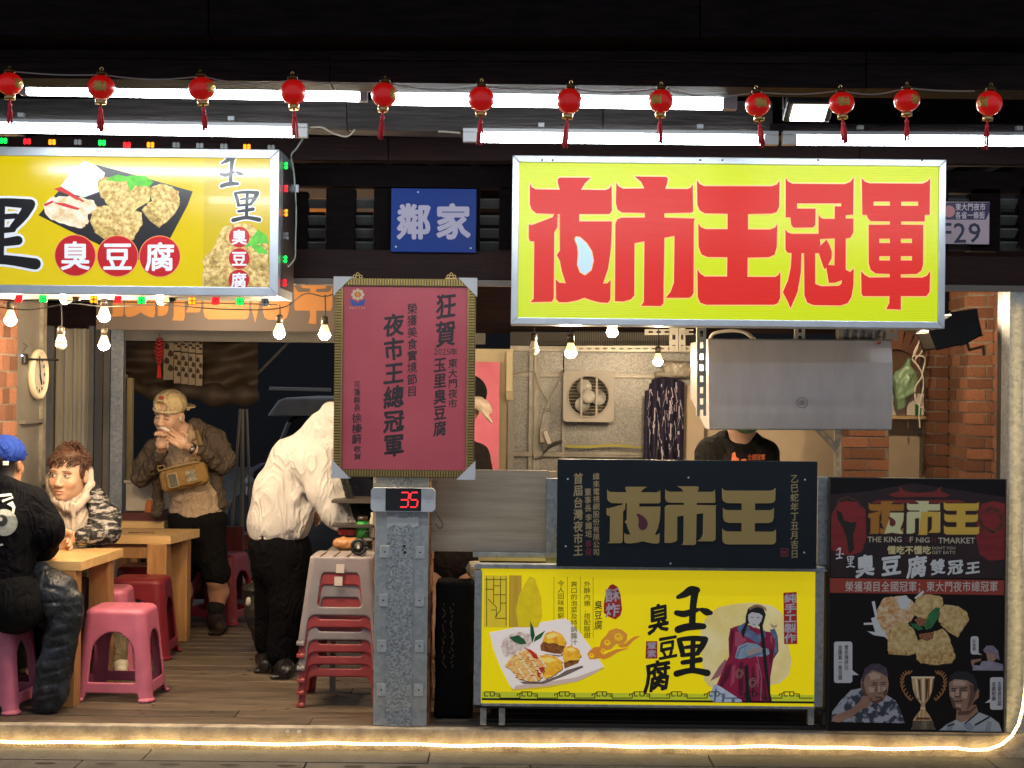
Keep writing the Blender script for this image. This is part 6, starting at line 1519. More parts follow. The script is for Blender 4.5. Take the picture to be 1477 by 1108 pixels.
zprint(m2, 'shirt_shade', [[(850, 985), (900, 965), (880, 1035), (845, 1040)], [(1130, 960), (1160, 975), (1150, 1040), (1110, 1040)], [(960, 990), (1010, 975), (1040, 1010), (1000, 1040)]], mat('shirt_grey_print', (.30, .33, .38), .5), ypo, .0019, zb_)
zprint(tr, 'trophy_light', [[(625, 670), (640, 670), (650, 800), (640, 800)], [(672, 670), (690, 670), (688, 835), (678, 835)], [(735, 665), (750, 665), (735, 760), (725, 790)], [(600, 655), (762, 655), (760, 668), (602, 668)], [(665, 870), (695, 870), (697, 882), (663, 882)]], mat('trophy_highlight', (.95, .75, .48), .4), ypo, .0021, zb_)
zprint(tr, 'trophy_dark', [[(648, 675), (662, 675), (668, 820), (658, 820)], [(700, 675), (718, 675), (708, 810), (700, 810)], [(640, 940), (725, 940), (735, 955), (628, 955)]], mat('trophy_shadow', (.12, .04, .01), .4), ypo, .0020, zb_)
m3 = zprint(po, 'shirt_print', [[(1025, 612), (1030, 575), (1075, 580), (1090, 550), (1150, 545), (1235, 570), (1245, 615)]], mat('lilac_shirt_print', (.40, .36, .46), .5, vscale=20, col2=(.2, .18, .25)), ypo, .0014, zb_)
zprint(m3, 'hat_print', [[(1098, 470), (1125, 440), (1170, 440), (1205, 480), (1213, 540), (1190, 530), (1180, 500), (1110, 490)]], mat('mauve_hat_print', (.26, .20, .26), .5, var=.3, vscale=50), ypo, .0020, zb_)
zprint(m3, 'face_print', [[(1120, 490), (1180, 500), (1188, 535), (1165, 552), (1130, 545)], [(1015, 540), (1085, 530), (1085, 545), (1040, 560), (1025, 590), (1015, 560)]], M_F1, ypo, .0018, zb_)

# =================================================================== LIGHTS
M_FIX = mat('white_fixture', (.62, .64, .66), .4)
def tube_light(u0, v0, u1, v1, Y, label, r_=.018, rail=True, cap=26):
    a, b = P(u0, v0, Y), P(u1, v1, Y); d = (b - a).normalized(); s = S(Y)
    t = thing('tube_light', label, 'tube light', tuple((a+b)/2), 'fluorescent tube lights over the signs')
    MB().tube([a, b], r_, 14).build('tube', M_TUBE, t, True)
    e = cap/s
    up = Vector((0, 0, r_ + .014)); M = Matrix.Identity(4)
    q = [a - d*e, b + d*e]
    def bar(p, r__, dz, h, dy=.02, nm='housing', m=M_FIX):
        vs = []
        for k in (p, r__):
            for (yy, zz) in ((-dy, dz), (dy, dz), (dy, dz + h), (-dy, dz + h)): vs.append(k + Vector((0, yy, zz)))
        MB().add(vs, [(0,1,2,3), (7,6,5,4), (0,4,5,1), (1,5,6,2), (2,6,7,3), (3,7,4,0)]).build(nm, m, t, bevel=.002)
    bar(q[0], q[1], r_ + .003, .015)
    bar(q[0], a - d*.004, -r_, r_*2 + .002, .018, 'end_cap'); bar(b + d*.004, q[1], -r_, r_*2 + .002, .018, 'end_cap')
    MB().box(-.012, .012, -.012, .012, 0, .016, Matrix.Translation(a + d*.25 + Vector((0, 0, r_ + .027)))).build('clip', M_FIX, t)
    MB().box(-.012, .012, -.012, .012, 0, .016, Matrix.Translation(b - d*.25 + Vector((0, 0, r_ + .027)))).build('clip', M_FIX, t)
tube_light(42, 130, 518, 139, -1.95, 'upper fluorescent tube above the left yellow sign', cap=12)
tube_light(566, 144, 1040, 151, -1.95, 'upper fluorescent tube above the blue board and red notice', cap=22)
tube_light(-60, 184, 424, 192, -1.03, 'lower fluorescent tube right on top of the left yellow sign', cap=20)
tube_light(690, 199, 1100, 203, -1.03, 'lower fluorescent tube above the left half of the red lettered lightbox', cap=22)
tube_light(1150, 203, 1560, 205, -1.03, 'lower fluorescent tube running out of the right edge', cap=22)
ob = beam('light_rail', -60, (117, 131), 1060, (121, 137), -1.96, .05, M_FIX, 'pale metal rail carrying the upper tube lights', cat='rail')

# flood light at the right
fl = thing('flood_light', 'small lit floodlight hanging under the roof behind the lanterns', 'floodlight', tuple(P(1167, 158, -1.3)))
c = P(1166, 158, -1.3)
MB().box(-.09, .09, -.06, .06, -.015, .03, Matrix.Translation(c) @ Matrix.Rotation(R(-28), 4, 'X')).build('housing', M_BLACK, fl, bevel=.008)
MB().box(-.065, .065, -.045, .045, -.020, -.0155, Matrix.Translation(c) @ Matrix.Rotation(R(-28), 4, 'X')).build('lamp_glass', mat('warm_flood_glass', (1, .9, .7), .3, emit=16, ecol=(1, .88, .66)), fl)
mb = MB(); mb.tube([c + Vector((-.095, 0, .0)), c + Vector((-.1, 0, .09)), c + Vector((.1, 0, .09)), c + Vector((.095, 0, 0))], .006, 6); mb.build('bracket', M_GREYMETAL, fl)

# lanterns
LN = [(14, 122), (146, 127), (291, 129), (423, 134), (554, 138), (694, 144), (821, 147), (953, 147), (1093, 152), (1214, 150), (1308, 146), (1427, 150)]
YLN = -2.32
M_LAN = mat('red_lantern_fabric', (.62, .006, .006), .35, emit=.17, ecol=(1, .01, .005), coat=.3, var=.1, vscale=20, objvar=.25)  # emission stands in for tube light coming through the fabric
M_TAS = mat('red_tassel_thread', (.85, .04, .06), .7)
lt = thing('red_lantern', '', 'lantern', (0, 0, 0), 'small red lanterns hung in a row'); 
mb = MB(); prof = []; rr = .0405
n = 14
for i in range(n+1):
    a = R(-72 + 144*i/n); prof.append((rr*math.cos(a)*1.0, rr*.93*math.sin(a)))
M3 = None
o_ = len(mb.v); mb.lathe(prof, (0, 0, 0), 28)
mb.v = [((x*(1 + .012*math.cos(math.atan2(y, x)*14))), y*(1 + .012*math.cos(math.atan2(y, x)*14)), z) for x, y, z in mb.v]
mb.build('globe', M_LAN, lt, True)
MB().lathe([(.0135, -.003), (.0165, -.003), (.0165, .012), (.0135, .012)], (0, 0, -.050), 16).build('bottom_cap', M_BRASS, lt, True)
MB().lathe([(.0, -.003), (.0165, -.003), (.0165, .010), (.0, .010)], (0, 0, .040), 16).build('top_cap', mat('dark_brass', (.10, .06, .02), .4, metal=.7), lt, True)
mb = MB(); ring(mb, Vector((0, 0, .056)), .004, .006, -.001, .001, 12); mb.build('hook', M_BRASS, lt)
mb = MB()
for i in range(5): mb.tube([(0, -.001, -.05), (0, 0, -.062)], .002, 5)
mb.tube([(0, 0, -.05), (0, 0, -.068)], .0035, 6); mb.tube([(0, 0, -.066), (0, 0, -.078)], [.007, .0055], 8)
rg = random.Random(3)
for i in range(14):
    a = rg.uniform(0, 6.28); r_ = rg.uniform(.001, .0045); r2 = r_*2.5
    mb.tube([(r_*math.cos(a), r_*math.sin(a), -.074), (r2*math.cos(a)*.9, r2*math.sin(a), -.10), (r2*math.cos(a), r2*math.sin(a), -.128 - rg.uniform(0, .012))], .0022, 4)
mb.build('tassel', M_TAS, lt, True)
# gilt character, wrapped on the globe
vs, fs = glyph('福', .04); q = []
for x, y in vs:
    a = (x - .5)*1.0; b = (y - .38)*.85; r_ = rr*1.03
    q.append((r_*math.sin(a)*math.cos(b), -r_*math.cos(a)*math.cos(b), r_*.93*math.sin(b)))
mb = MB(); mb.add(q, fs); mb.build('gilt_character', mat('gilt_print', (.55, .38, .08), .35, metal=.4), lt)
LR = [65, 8, 60, 170, 58, 150, 200, -28, 6, -4, 30, -50]
ords = ['first', 'second', 'third', 'fourth', 'fifth', 'sixth', 'seventh', 'eighth', 'ninth', 'tenth', 'eleventh', 'last']
near = ['at the left edge of the frame', 'over the tofu plate of the left sign', 'at the right part of the left sign', 'near the end of the lower left tube', 'in the gap left of the upper right tube', 'above the gap beside the big lightbox', 'above the left part of the big lightbox', 'near the right end of the upper tube', 'just left of the floodlight', 'just right of the floodlight', 'above the right corner of the lightbox', 'at the far right']
for i, (u, v) in enumerate(LN):
    p = P(u, v - 1, YLN); o = lt if i == 0 else dup(lt, p)
    o.location = p; o.rotation_euler = (R(random.uniform(-4, 4)), R(random.uniform(-7, 7)), R(LR[i])); o.scale = (random.uniform(.95, 1.05), random.uniform(.95, 1.05), random.uniform(.92, 1.06))
    o['label'] = 'small red lantern, %s in the row, %s' % (ords[i], near[i])
pts = []
for i in range(len(LN)-1):
    a, b = P(LN[i][0], LN[i][1]-20, YLN), P(LN[i+1][0], LN[i+1][1]-20, YLN)
    for k in range(6): t = k/6; q = a*(1-t) + b*t; q.z -= .018*math.sin(t*3.14)*(.3 + (i*7 % 5)/5); q.y += .01; pts.append(q)
ob = MB().tube(pts, .0022, 5).build('lantern_wire', mat('pale_string', (.35, .33, .30), .6)); tag(ob, 'thin string from which the red lanterns hang', 'string')

# bulbs
def bulb(u, v, Y, label, lit=True, hang=True, horiz=False, k=1.0, cord_v=None):
    p = P(u, v, Y)
    t = thing('light_bulb', label, 'light bulb', tuple(p), 'hanging bulbs')
    t['_world'] = True
    r_ = .0275*k
    p.z += .012
    Mx = Matrix.Rotation(R(82 if horiz else 0), 3, 'Y')
    sc = [(0, -r_)] + [(r_*math.sin(R(a)), -r_*math.cos(R(a))) for a in range(15, 106, 13)]
    MB().lathe(sc + [(0, r_*.27)], p, 20, Mx).build('bulb_glass', M_BULB if lit else M_BULBOFF, t, True)
    MB().lathe([(r_*.955, r_*.29), (r_*.80, r_*.75), (r_*.56, r_*1.35), (r_*.5, r_*1.6)], p, 20, Mx).build('bulb_neck', M_BULBNECK if lit else M_BULBOFF, t, True)
    MB().lathe([(r_*.45, r_*1.62), (r_*.62, r_*1.66), (r_*.60, r_*2.9), (r_*.3, r_*3.1)], p, 14, Mx).build('lamp_holder', mat('tarnished_holder', (.10, .08, .06), .4, metal=.6), t, True)
    if hang and not horiz:
        zt = P(u, cord_v, Y).z if cord_v else p.z + .25
        MB().tube([p + Vector((0, 0, r_*3)), Vector((p.x + .004, p.y, (zt + p.z)/2)), Vector((p.x, p.y, zt))], .003, 6).build('cord', M_BLACK, t)
for a in ((15, 465, .1, 'lit bulb hanging at the left edge above the brick tiles', True, True, False, 1.05, 430), (88, 500, .1, 'unlit bulb with long cord in front of the corrugated sheet', False, True, False, 1.0, 440), (150, 460, -.1, 'upper lit bulb of the two by the cream corrugated sheet', True, True, False, 1.0, 436), (150, 501, .3, 'lower lit bulb of the two by the cream corrugated sheet', True, True, False, 1.0, 455),
          (94, 436, -.25, 'sideways lit bulb under the left sign near its left end', True, False, True, .8), (233, 437, -.25, 'sideways lit bulb under the middle of the left sign', True, False, True, .8),
          (403, 484, .0, 'lit bulb hanging below the right corner of the left sign', True, True, False, 1.0, 440), (468, 486, .0, 'lit bulb hanging just left of the red framed notice', True, True, False, 1.0, 425),
          (770, 508, .3, 'unlit bulb hanging left of the wall fan', False, True, False, .95, 470), (823, 512, .3, 'lit bulb hanging above the left side of the wall fan', True, True, False, 1.05, 470), (883, 482, .5, 'lit bulb tucked under the big lightbox above the fan', True, True, False, 1.05, 455), (949, 524, 1.5, 'lit bulb hanging above the navy aprons', True, True, False, 1.0, 470)):
    bulb(*a)
bulb(300, 415, 1.15, 'lit bulb of the inner string behind the left sign')  # added out of view to brighten the dining area
bulb(1305, 446, 1.0, 'lit bulb of the inner string behind the steel hood')  # added out of view to brighten the kitchen and brickwork
cable([(-20, 440), (40, 447), (100, 438), (150, 442), (233, 440), (320, 446), (403, 445), (440, 424), (468, 428), (490, 420)], .003, M_BLACK, 'black cord from which the left bulbs hang', Y=.0, nm='cord', cat='cord')

# rope light round the stall
M_ROPE = mat('rope_light_beads', (1, .9, .6), .3, emit=16, ecol=(1, .70, .26))
M_SLEEVE = mat('rope_light_sleeve', (.9, .75, .4), .3, emit=6, ecol=(1, .68, .27))
pts = [(-60, 1068)] + [(u, 1069.5 + .0075*u + .9*math.sin(u*.021) + .7*math.sin(u*.05)) for u in range(-20, 1381, 20)] + [(1400, 1082), (1425, 1081), (1444, 1074), (1459, 1062), (1469, 1045), (1475, 1022), (1478, 1000)] + [(1480 + .6*math.sin(v*.03), v) for v in range(980, 420, -20)]
rope = thing('rope_light', 'warm yellow rope light along the deck edge and up the right post', 'rope light', tuple(P(700, 1075, -.1)))
W = [P(u, v, -.085) for u, v in pts]
MB().tube(W, .0065, 8).build('sleeve', M_SLEEVE, rope, True)
mb = MB(); acc = 0; step = .0185
for i in range(len(W)-1):
    a, b = W[i], W[i+1]; L_ = (b-a).length; s_ = -acc % step
    while s_ < L_:
        p = a + (b-a)*(s_/L_); r_ = .0068
        mb.add([p+Vector((r_,-.005,0)), p+Vector((0,-.005,r_)), p+Vector((-r_,-.005,0)), p+Vector((0,-.005,-r_)), p+Vector((0,-.011,0)), p], [(0,1,4),(1,2,4),(2,3,4),(3,0,4)]); s_ += step
    acc += L_
o = mb.build('diode_beads', M_ROPE, rope, True); o['kind'] = 'stuff'
# =================================================================== COUNTER PARTS
wb = thing('counter_board', 'grey oak laminate board with steel edges between the column and the plaque', 'counter', tuple(P(715, 740, .15)))
wrect(MB(), 622, 678, 790, 796, .15, .02).build('laminate_panel', M_LAM, wb)
wrect(MB(), 788, 690, 804, 815, .10, .05).build('steel_upright', M_GALV, wb, bevel=.002)
wrect(MB(), 682, 797, 803, 804.5, .08, .06).build('steel_rail', M_GALV, wb, bevel=.002)
wrect(MB(), 792, 680, 803, 689, .12, .03).build('light_tip', mat('oak_end', (.5, .36, .2), .5), wb)
ob = thing('steel_support', 'grey steel uprights between the plaque and the black poster', 'post', tuple(P(1188, 800, -.02)))
wrect(MB(), 1179.5, 688, 1194, 815, -.04, .05).build('upright', M_GALV, ob, bevel=.002)
wrect(MB(), 1180, 815.5, 1194, 822, -.03, .05).build('bracket', M_GALV, ob)
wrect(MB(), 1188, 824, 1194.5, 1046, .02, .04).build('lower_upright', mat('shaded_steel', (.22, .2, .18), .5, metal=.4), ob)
# kitchen counter interior: tables behind the signs
kt = thing('kitchen_counter', 'stainless kitchen work table behind the counter signs', 'counter', tuple(P(900, 900, .4)))
wrect(MB(), 690, 806, 1290, 812, .45, .6).build('table_top', M_STEEL, kt)
wrect(MB(), 690, 812.5, 1290, 1020, .5, .03).build('front_cover', M_BLACK, kt)
wrect(MB(), 1170, 700, 1460, 706, .6, .5).build('side_top', M_STEEL, kt)
# yellow tin and white pot visible between poster and panel
ob = MB().lathe([(0, 0), (.05, 0), (.05, .12), (0, .12)], P(1192, 975, .25), 16).build('yellow_tin', mat('yellow_tin_paint', (.55, .42, .03), .4)); tag(ob, 'yellow printed tin glimpsed left of the black poster', 'tin')
# black draped board between column and counter
bd = thing('draped_box', 'tall black fabric covered box between the column and the yellow panel', 'covered box', tuple(P(655, 1040, .12)))
s_ = Sdf(.006); X0, X1, Z0, Z1 = XR(627, 838, 683, 1044, .15)
s_.box(((X0+X1)/2, .22, (Z1+.0)/2 + .0), ((X1-X0)/2, .09, (Z1-.002)/2), .02)
M_BLKF = mat('black_fabric', (.004, .004, .005), .7, bump=.4, bscale=25, spec=.08)
s_.mesh('fabric_cover', M_BLKF, bd, noise=.008, nscale=20, nstretch=(1, 1, .3))
mb = MB(); rg = random.Random(9)
for c_, u in enumerate((641, 652)):
    v = 870
    while v < 960:
        du = rg.uniform(-3, 3); line(mb, (u + du, v), (u + du*.3 + rg.uniform(-3, 3), v + rg.uniform(3, 6)), .7, .118, .001 + .00001*len(mb.v)); v += rg.uniform(3, 7)
mb.build('chalk_marks', mat('faint_chalk', (.10, .08, .06), .8), bd)
wrect(MB(), 628, 1044.5, 1195, 1049, .02, .05).build('floor_strip', mat('dark_floor_trim', (.05, .045, .04), .6), None)
bpy.data.objects['floor_strip']['label'] = 'dark low sill under the counter beside the column'; bpy.data.objects['floor_strip']['category'] = 'sill'
s_ = Sdf(.006); c = np.array(P(684, 822, .22)); s_.ell(c, (.045, .04, .05), .02).ell(c + (.02, 0, -.12), (.03, .04, .08), .04)
ob = s_.mesh('clear_plastic_bag', mat('cloudy_plastic', (.42, .35, .25), .4, bump=.4, bscale=30), None, noise=.015, nscale=30); tag(ob, 'crumpled clear bag of buns beside the black covered box', 'bag')
s_ = Sdf(.006); c = np.array(P(682, 905, .25)); s_.ell(c, (.03, .04, .13), .02)
ob = s_.mesh('cloth_bundle', mat('grey_rag', (.30, .28, .27), .8, bump=.4, bscale=30), None, noise=.012, nscale=26); tag(ob, 'grey rag bundle hanging beside the black covered box', 'cloth')
# brackets and things above kitchen at column right
ob = thing('kitchen_shelf', 'dark shelf frame behind the framed notice', 'shelf', tuple(P(500, 750, .8)))
for v in (722, 757): wrect(MB(), 478, v, 545, v + 4, .8, .3).build('shelf_board', mat('dark_shelf', (.05, .04, .035), .5), ob)
wrect(MB(), 538, 650, 543, 800, .8, .03).build('upright', M_GREYMETAL, ob)

# number display
dp = thing('number_display', 'white electronic display showing a red glowing 35 on the column', 'display', tuple(P(581, 721, -.03)))
X0, X1, Z0, Z1 = XR(535, 704, 627.5, 738, -.05)
s = []; rr = .018
for cx, cz, a0 in ((X1-rr, Z1-rr, 0), (X0+rr, Z1-rr, 90), (X0+rr, Z0+rr, 180), (X1-rr, Z0+rr, 270)):
    for k in range(6): a = R(a0 + 18*k); s.append((cx + rr*math.cos(a), cz + rr*math.sin(a)))
MB().prism([s], -.055, -.022).build('case', mat('white_display_case', (.60, .63, .66), .4), dp, bevel=.005)
wrect(MB(), 556, 704.5, 607.5, 737, -.058, .003).build('screen', mat('black_screen', (.006, .004, .004), .15), dp)
M_SEG = mat('red_segment', (1, .02, .02), .4, emit=1.8, ecol=(1, .02, .035))
def digit(x, y, segs, w=12, h=21):
    mb = MB(); t = 1.7; A = {'a': ((0, 0), (w, 0)), 'b': ((w, 0), (w, h/2)), 'c': ((w, h/2), (w, h)), 'd': ((0, h), (w, h)), 'e': ((0, h/2), (0, h)), 'f': ((0, 0), (0, h/2)), 'g': ((0, h/2), (w, h/2))}
    for k in segs:
        (ax, ay), (bx, by) = A[k]; sh = lambda yy: (h - yy)*.1
        L_ = math.hypot(bx-ax, by-ay); ux, uy = (bx-ax)/L_, (by-ay)/L_
        line(mb, (x + ax + ux*1.2 + sh(ay), y + ay + uy*1.2), (x + bx - ux*1.2 + sh(by), y + by - uy*1.2), t, -.058, .001)
    mb.build('digit', M_SEG, dp)
digit(576, 710.5, 'abcdg'); digit(590.5, 710.5, 'afgcd', 11)
mb = MB()
for (u, ) in ((545.5,), (617.5,)): 
    for k in range(5):
        for j in range(5):
            if (k-2)**2 + (j-2)**2 < 6: disc(mb, u + (k-2)*2.2, 721 + (j-2)*2.2, .55, -.055, .0008, 6)
mb.build('speaker_holes', mat('grille_grey', (.35, .37, .4), .6), dp)
cable([(626, 735), (632, 745), (639, 757), (634, 762), (628, 755)], .0025, M_BLACK, 'black lead of the number display', Y=-.03, nm='lead')

# =================================================================== TABLES
def table(name, label, x0, x1, y0, y1, h, th, legs, skew=0.):
    t = thing(name, label, 'table', ((x0+x1)/2, (y0+y1)/2, 0), 'pine tables in the dining area')
    n = 5
    for k in range(n):
        a, b = y0 + (y1-y0)*k/n, y0 + (y1-y0)*(k+1)/n
        sa, sb = skew*(a-y0), skew*(b-y0)
        vs = [(x0, a+.0005, h-th), (x1+sa, a+.0005, h-th), (x1+sb, b-.0005, h-th), (x0, b-.0005, h-th)]; vs += [(x, y, h) for x, y, z in vs]
        MB().add(vs, [(0,3,2,1),(4,5,6,7),(0,1,5,4),(1,2,6,5),(2,3,7,6),(3,0,4,7)]).build('top_plank', M_TABLE, t, bevel=.0012)
    for (lx, ly, w) in legs: MB().box(lx - w/2, lx + w/2, ly - w/2, ly + w/2, 0, h - th - .001).build('leg', M_TABLELEG, t, bevel=.004)
    lx = [l[0] for l in legs]; ly = [l[1] for l in legs]
    MB().box(min(lx), max(lx), min(ly) - .015, min(ly) + .015, h - th - .09, h - th - .002).build('apron_rail', M_TABLELEG, t, bevel=.003)
    return t
y0 = YF(100, 1021); s0 = S(y0); h1 = CAM_H - (unroll(100, 810)[1])/s0
x1 = P(117, 810, y0).x; y1 = YF(178, 791, h1); xb = P(178, 791, y1).x
table('dining_table', 'nearest pine table in front of the two seated men', -3.25, x1, y0, y1, h1, .045, [(P(97, 900, y0+.05).x, y0 + .055, .105), (P(144, 900, y1-.08).x, y1 - .06, .105), (-3.1, y0 + .06, .1), (-3.1, y1 - .06, .1)], (xb - x1)/(y1 - y0))
T1 = (y0, y1, h1)
y0 = YF(228, 939); s0 = S(y0); h2 = CAM_H - unroll(246, 773)[1]/s0
x1 = P(246, 773, y0).x; y1 = YF(288, 763, h2); xb = P(288, 763, y1).x
table('dining_table', 'second pine table behind the man in the patterned jacket', -3.0, x1, y0, y1, h2, .05, [(P(228, 900, y0+.05).x, y0 + .055, .115), (P(258, 900, y1-.08).x, y1 - .06, .11), (-2.55, y0 + .1, .1), (-2.55, y1 - .06, .1)], (xb - x1)/(y1 - y0))
T2 = (y0, y1, h2)
y3 = 2.62
# third table is the low ledge with the sauce bottle
table('dining_table', 'rear pine table carrying the orange sauce bottle', -2.9, P(237, 755, y3).x, y3, y3 + .35, CAM_H - unroll(200, 752)[1]/S(y3), .045, [(P(222, 800, y3+.05).x, y3 + .05, .08), (-2.5, y3 + .05, .08), (-2.5, y3 + .3, .08), (P(222, 800, y3+.3).x, y3 + .3, .08)])
h3 = CAM_H - unroll(200, 752)[1]/S(y3)
# chopsticks
cs = thing('chopsticks', 'brown chopsticks lying on the second table', 'chopsticks', tuple(P(205, 765, T2[0]+.1)))
for k in range(2):
    a = P(185, 765, T2[0]+.1); b = P(223, 763 + k, T2[0]+.12); a.z = b.z = T2[2] + .006; a.y += .014*k; MB().tube([a, b], [.0042, .003], 6).build('chopstick', mat('dark_bamboo', (.13, .07, .03), .5), cs)
# sauce bottle
sb = thing('sauce_bottle', 'orange squeeze bottle with pale cap on the rear table', 'bottle', (P(216, 750, y3+.1).x, y3+.1, h3))
MB().lathe([(0, 0), (.032, 0), (.034, .01), (.033, .10), (.026, .125), (.014, .135), (0, .135)], (P(216, 750, y3+.1).x, y3+.1, h3+.001), 20).build('bottle_body', mat('orange_sauce_plastic', (.65, .16, .02), .35), sb, True)
MB().lathe([(0, .137), (.014, .137), (.014, .15), (.004, .175), (0, .176)], (P(216, 750, y3+.1).x, y3+.1, h3+.001), 14).build('cap', mat('pale_cap', (.6, .5, .3), .4), sb, True)
ob = wrect(MB(), 228, 741, 236, 752, y3 + .05, .04).build('small_carton', mat('red_white_card', (.55, .3, .25), .5)); tag(ob, 'small red and white carton next to the sauce bottle', 'carton')

# =================================================================== STOOLS
def post_cut(fn):
    def post(F, ax):
        X = ax[0][:, None, None]; Y = ax[1][None, :, None]; Z = ax[2][None, None, :]
        return fn(F, X, Y, Z).astype(np.float32)
    return post
def rbox2(x, y, hx, hy, r):
    qx, qy = np.abs(x) - (hx - r), np.abs(y) - (hy - r)
    return np.sqrt(np.maximum(qx, 0)**2 + np.maximum(qy, 0)**2) + np.minimum(np.maximum(qx, qy), 0) - r
def pink_shape(F, X, Y, Z):
    H = .455; t = np.clip(Z/H, 0, 1)
    hx = .198 - .045*t + .012*np.maximum(0, .05 - Z)*4; hy = .168 - .035*t + .012*np.maximum(0, .05 - Z)*4
    o = rbox2(X, Y, hx, hy, .055)
    tr = .028   # rounded top edge
    a, b = o + tr, Z - H + tr
    outer = np.minimum(np.maximum(a, b), 0) + np.sqrt(np.maximum(a, 0)**2 + np.maximum(b, 0)**2) - tr
    a, b = o + tr + .0, Z - H + tr + .0105
    inner = np.minimum(np.maximum(a + .0105, b), 0) + np.sqrt(np.maximum(a + .0105, 0)**2 + np.maximum(b, 0)**2) - tr
    D = np.maximum(outer, -inner)
    def arch(x, w0, w1):
        w = w0 + (w1 - w0)*np.clip((Z - .10)/.26, 0, 1); zc = .335 - w*.95
        body = np.maximum(np.maximum(np.abs(x) - w, .095 - Z), Z - zc)
        cap_ = np.maximum(np.sqrt(x**2 + (Z - zc)**2) - w, zc - Z - .001)
        return np.minimum(body, cap_)
    D = np.maximum(D, -(arch(X, .118, .098) + 0*Y)); D = np.maximum(D, -(arch(Y, .095, .078) + 0*X))
    foot = lambda x, w: np.maximum(np.abs(x) - (w + (.045 - Z)*.3), Z - .042)
    D = np.maximum(D, -(foot(X, .128) + 0*Y)); D = np.maximum(D, -(foot(Y, .10) + 0*X))
    flange = np.maximum(np.abs(rbox2(X, Y, hx + .004, hy + .004, .055)) - .008, Z - .014); flange = np.maximum(flange, -np.minimum(foot(X, .128) + 0*Y, foot(Y, .10) + 0*X))
    D = np.minimum(D, flange)
    hole = np.maximum(rbox2(X, Y, .03, .010, .009), H - .02 - Z); D = np.maximum(D, -hole)
    return np.maximum(D, -Z + .0005)
def shape_mesh(nm, fn, lo, hi, h, m, bump=None):
    ax = [np.arange(lo[i], hi[i], h) for i in range(3)]
    F = fn(None, ax[0][:, None, None], ax[1][None, :, None], ax[2][None, None, :]).astype(np.float32)
    vs, fs = surface_nets(F, np.array(lo, float), h)
    me = bpy.data.meshes.new(nm); me.vertices.add(len(vs)); me.vertices.foreach_set('co', vs.astype(np.float32).ravel())
    me.loops.add(len(fs)*4); me.loops.foreach_set('vertex_index', fs.astype(np.int32).ravel())
    me.polygons.add(len(fs)); me.polygons.foreach_set('loop_start', np.arange(0, len(fs)*4, 4, dtype=np.int32)); me.update(calc_edges=True)
    me.polygons.foreach_set('use_smooth', np.ones(len(fs), bool)); me.materials.append(m)
    return me
M_PINKP = mat('pink_stool_plastic', (.50, .13, .20), .38, var=.14, vscale=9, bump=.03, bscale=90)
M_REDP = mat('red_stool_plastic', (.20, .012, .02), .42, var=.1, vscale=9)
M_REDS = mat('brick_red_stool_plastic', (.27, .035, .035), .45, var=.15, vscale=9)
M_GREYS = mat('grey_stool_plastic', (.23, .20, .205), .5, var=.12, vscale=9)
pink_me = shape_mesh('stool_shell', pink_shape, (-.24, -.21, -.008), (.24, .21, .47), .0052, M_PINKP)
red_me = pink_me.copy(); red_me.materials.clear(); red_me.materials.append(M_REDP)
def stool(me, u, v, label, rz=0, sc=1.0, grp='plastic stools around the tables', X=None, Y=None):
    if X is None: Y = YF(u, v); X = P(u, v, Y).x
    o = bpy.data.objects.new('plastic_stool', me); COL.objects.link(o); o.location = (X, Y, .001); o.rotation_euler = (0, 0, rz); o.scale = (sc, sc, sc)
    return tag(o, label, 'stool', grp)
stool(pink_me, 171, 1004, 'pink plastic stool standing alone in front of the nearest table', R(-3), X=P(162.5, 1013, YF(162, 1013)).x, Y=YF(162, 1013) + .165)
stool(pink_me, 0, 0, 'pink plastic stool under the man in the blue cap', R(-8), X=P(-12, 1000, .3).x, Y=.30)
stool(pink_me, 0, 0, 'pink plastic stool under the man in the patterned jacket', R(4), X=P(148, 950, 1.3).x, Y=1.28)
stool(red_me, 0, 0, 'dark red plastic stool under the nearest table', R(0), X=P(60, 950, .95).x, Y=.78)
stool(red_me, 0, 0, 'dark red plastic stool pushed under the second table', R(0), X=P(205, 900, 1.75).x, Y=1.72)
stool(red_me, 0, 0, 'dark red plastic stool standing behind the second table near the cap wearer', R(3), X=P(218, 850, 2.45).x, Y=2.3)
stool(red_me, 0, 0, 'red plastic stool to the right behind the standing man', R(-20), X=P(318, 850, 3.0).x, Y=3.0)
stool(red_me, 0, 0, 'red plastic stool far back at the left of the bending person', R(10), X=P(357, 820, 4.3).x, Y=4.3)
wme = pink_me.copy(); wme.materials.clear(); wme.materials.append(mat('white_stool_plastic', (.55, .5, .46), .4))
stool(wme, 0, 0, 'white plastic stool far back behind the bending person', R(0), X=P(386, 820, 4.4).x, Y=4.45)
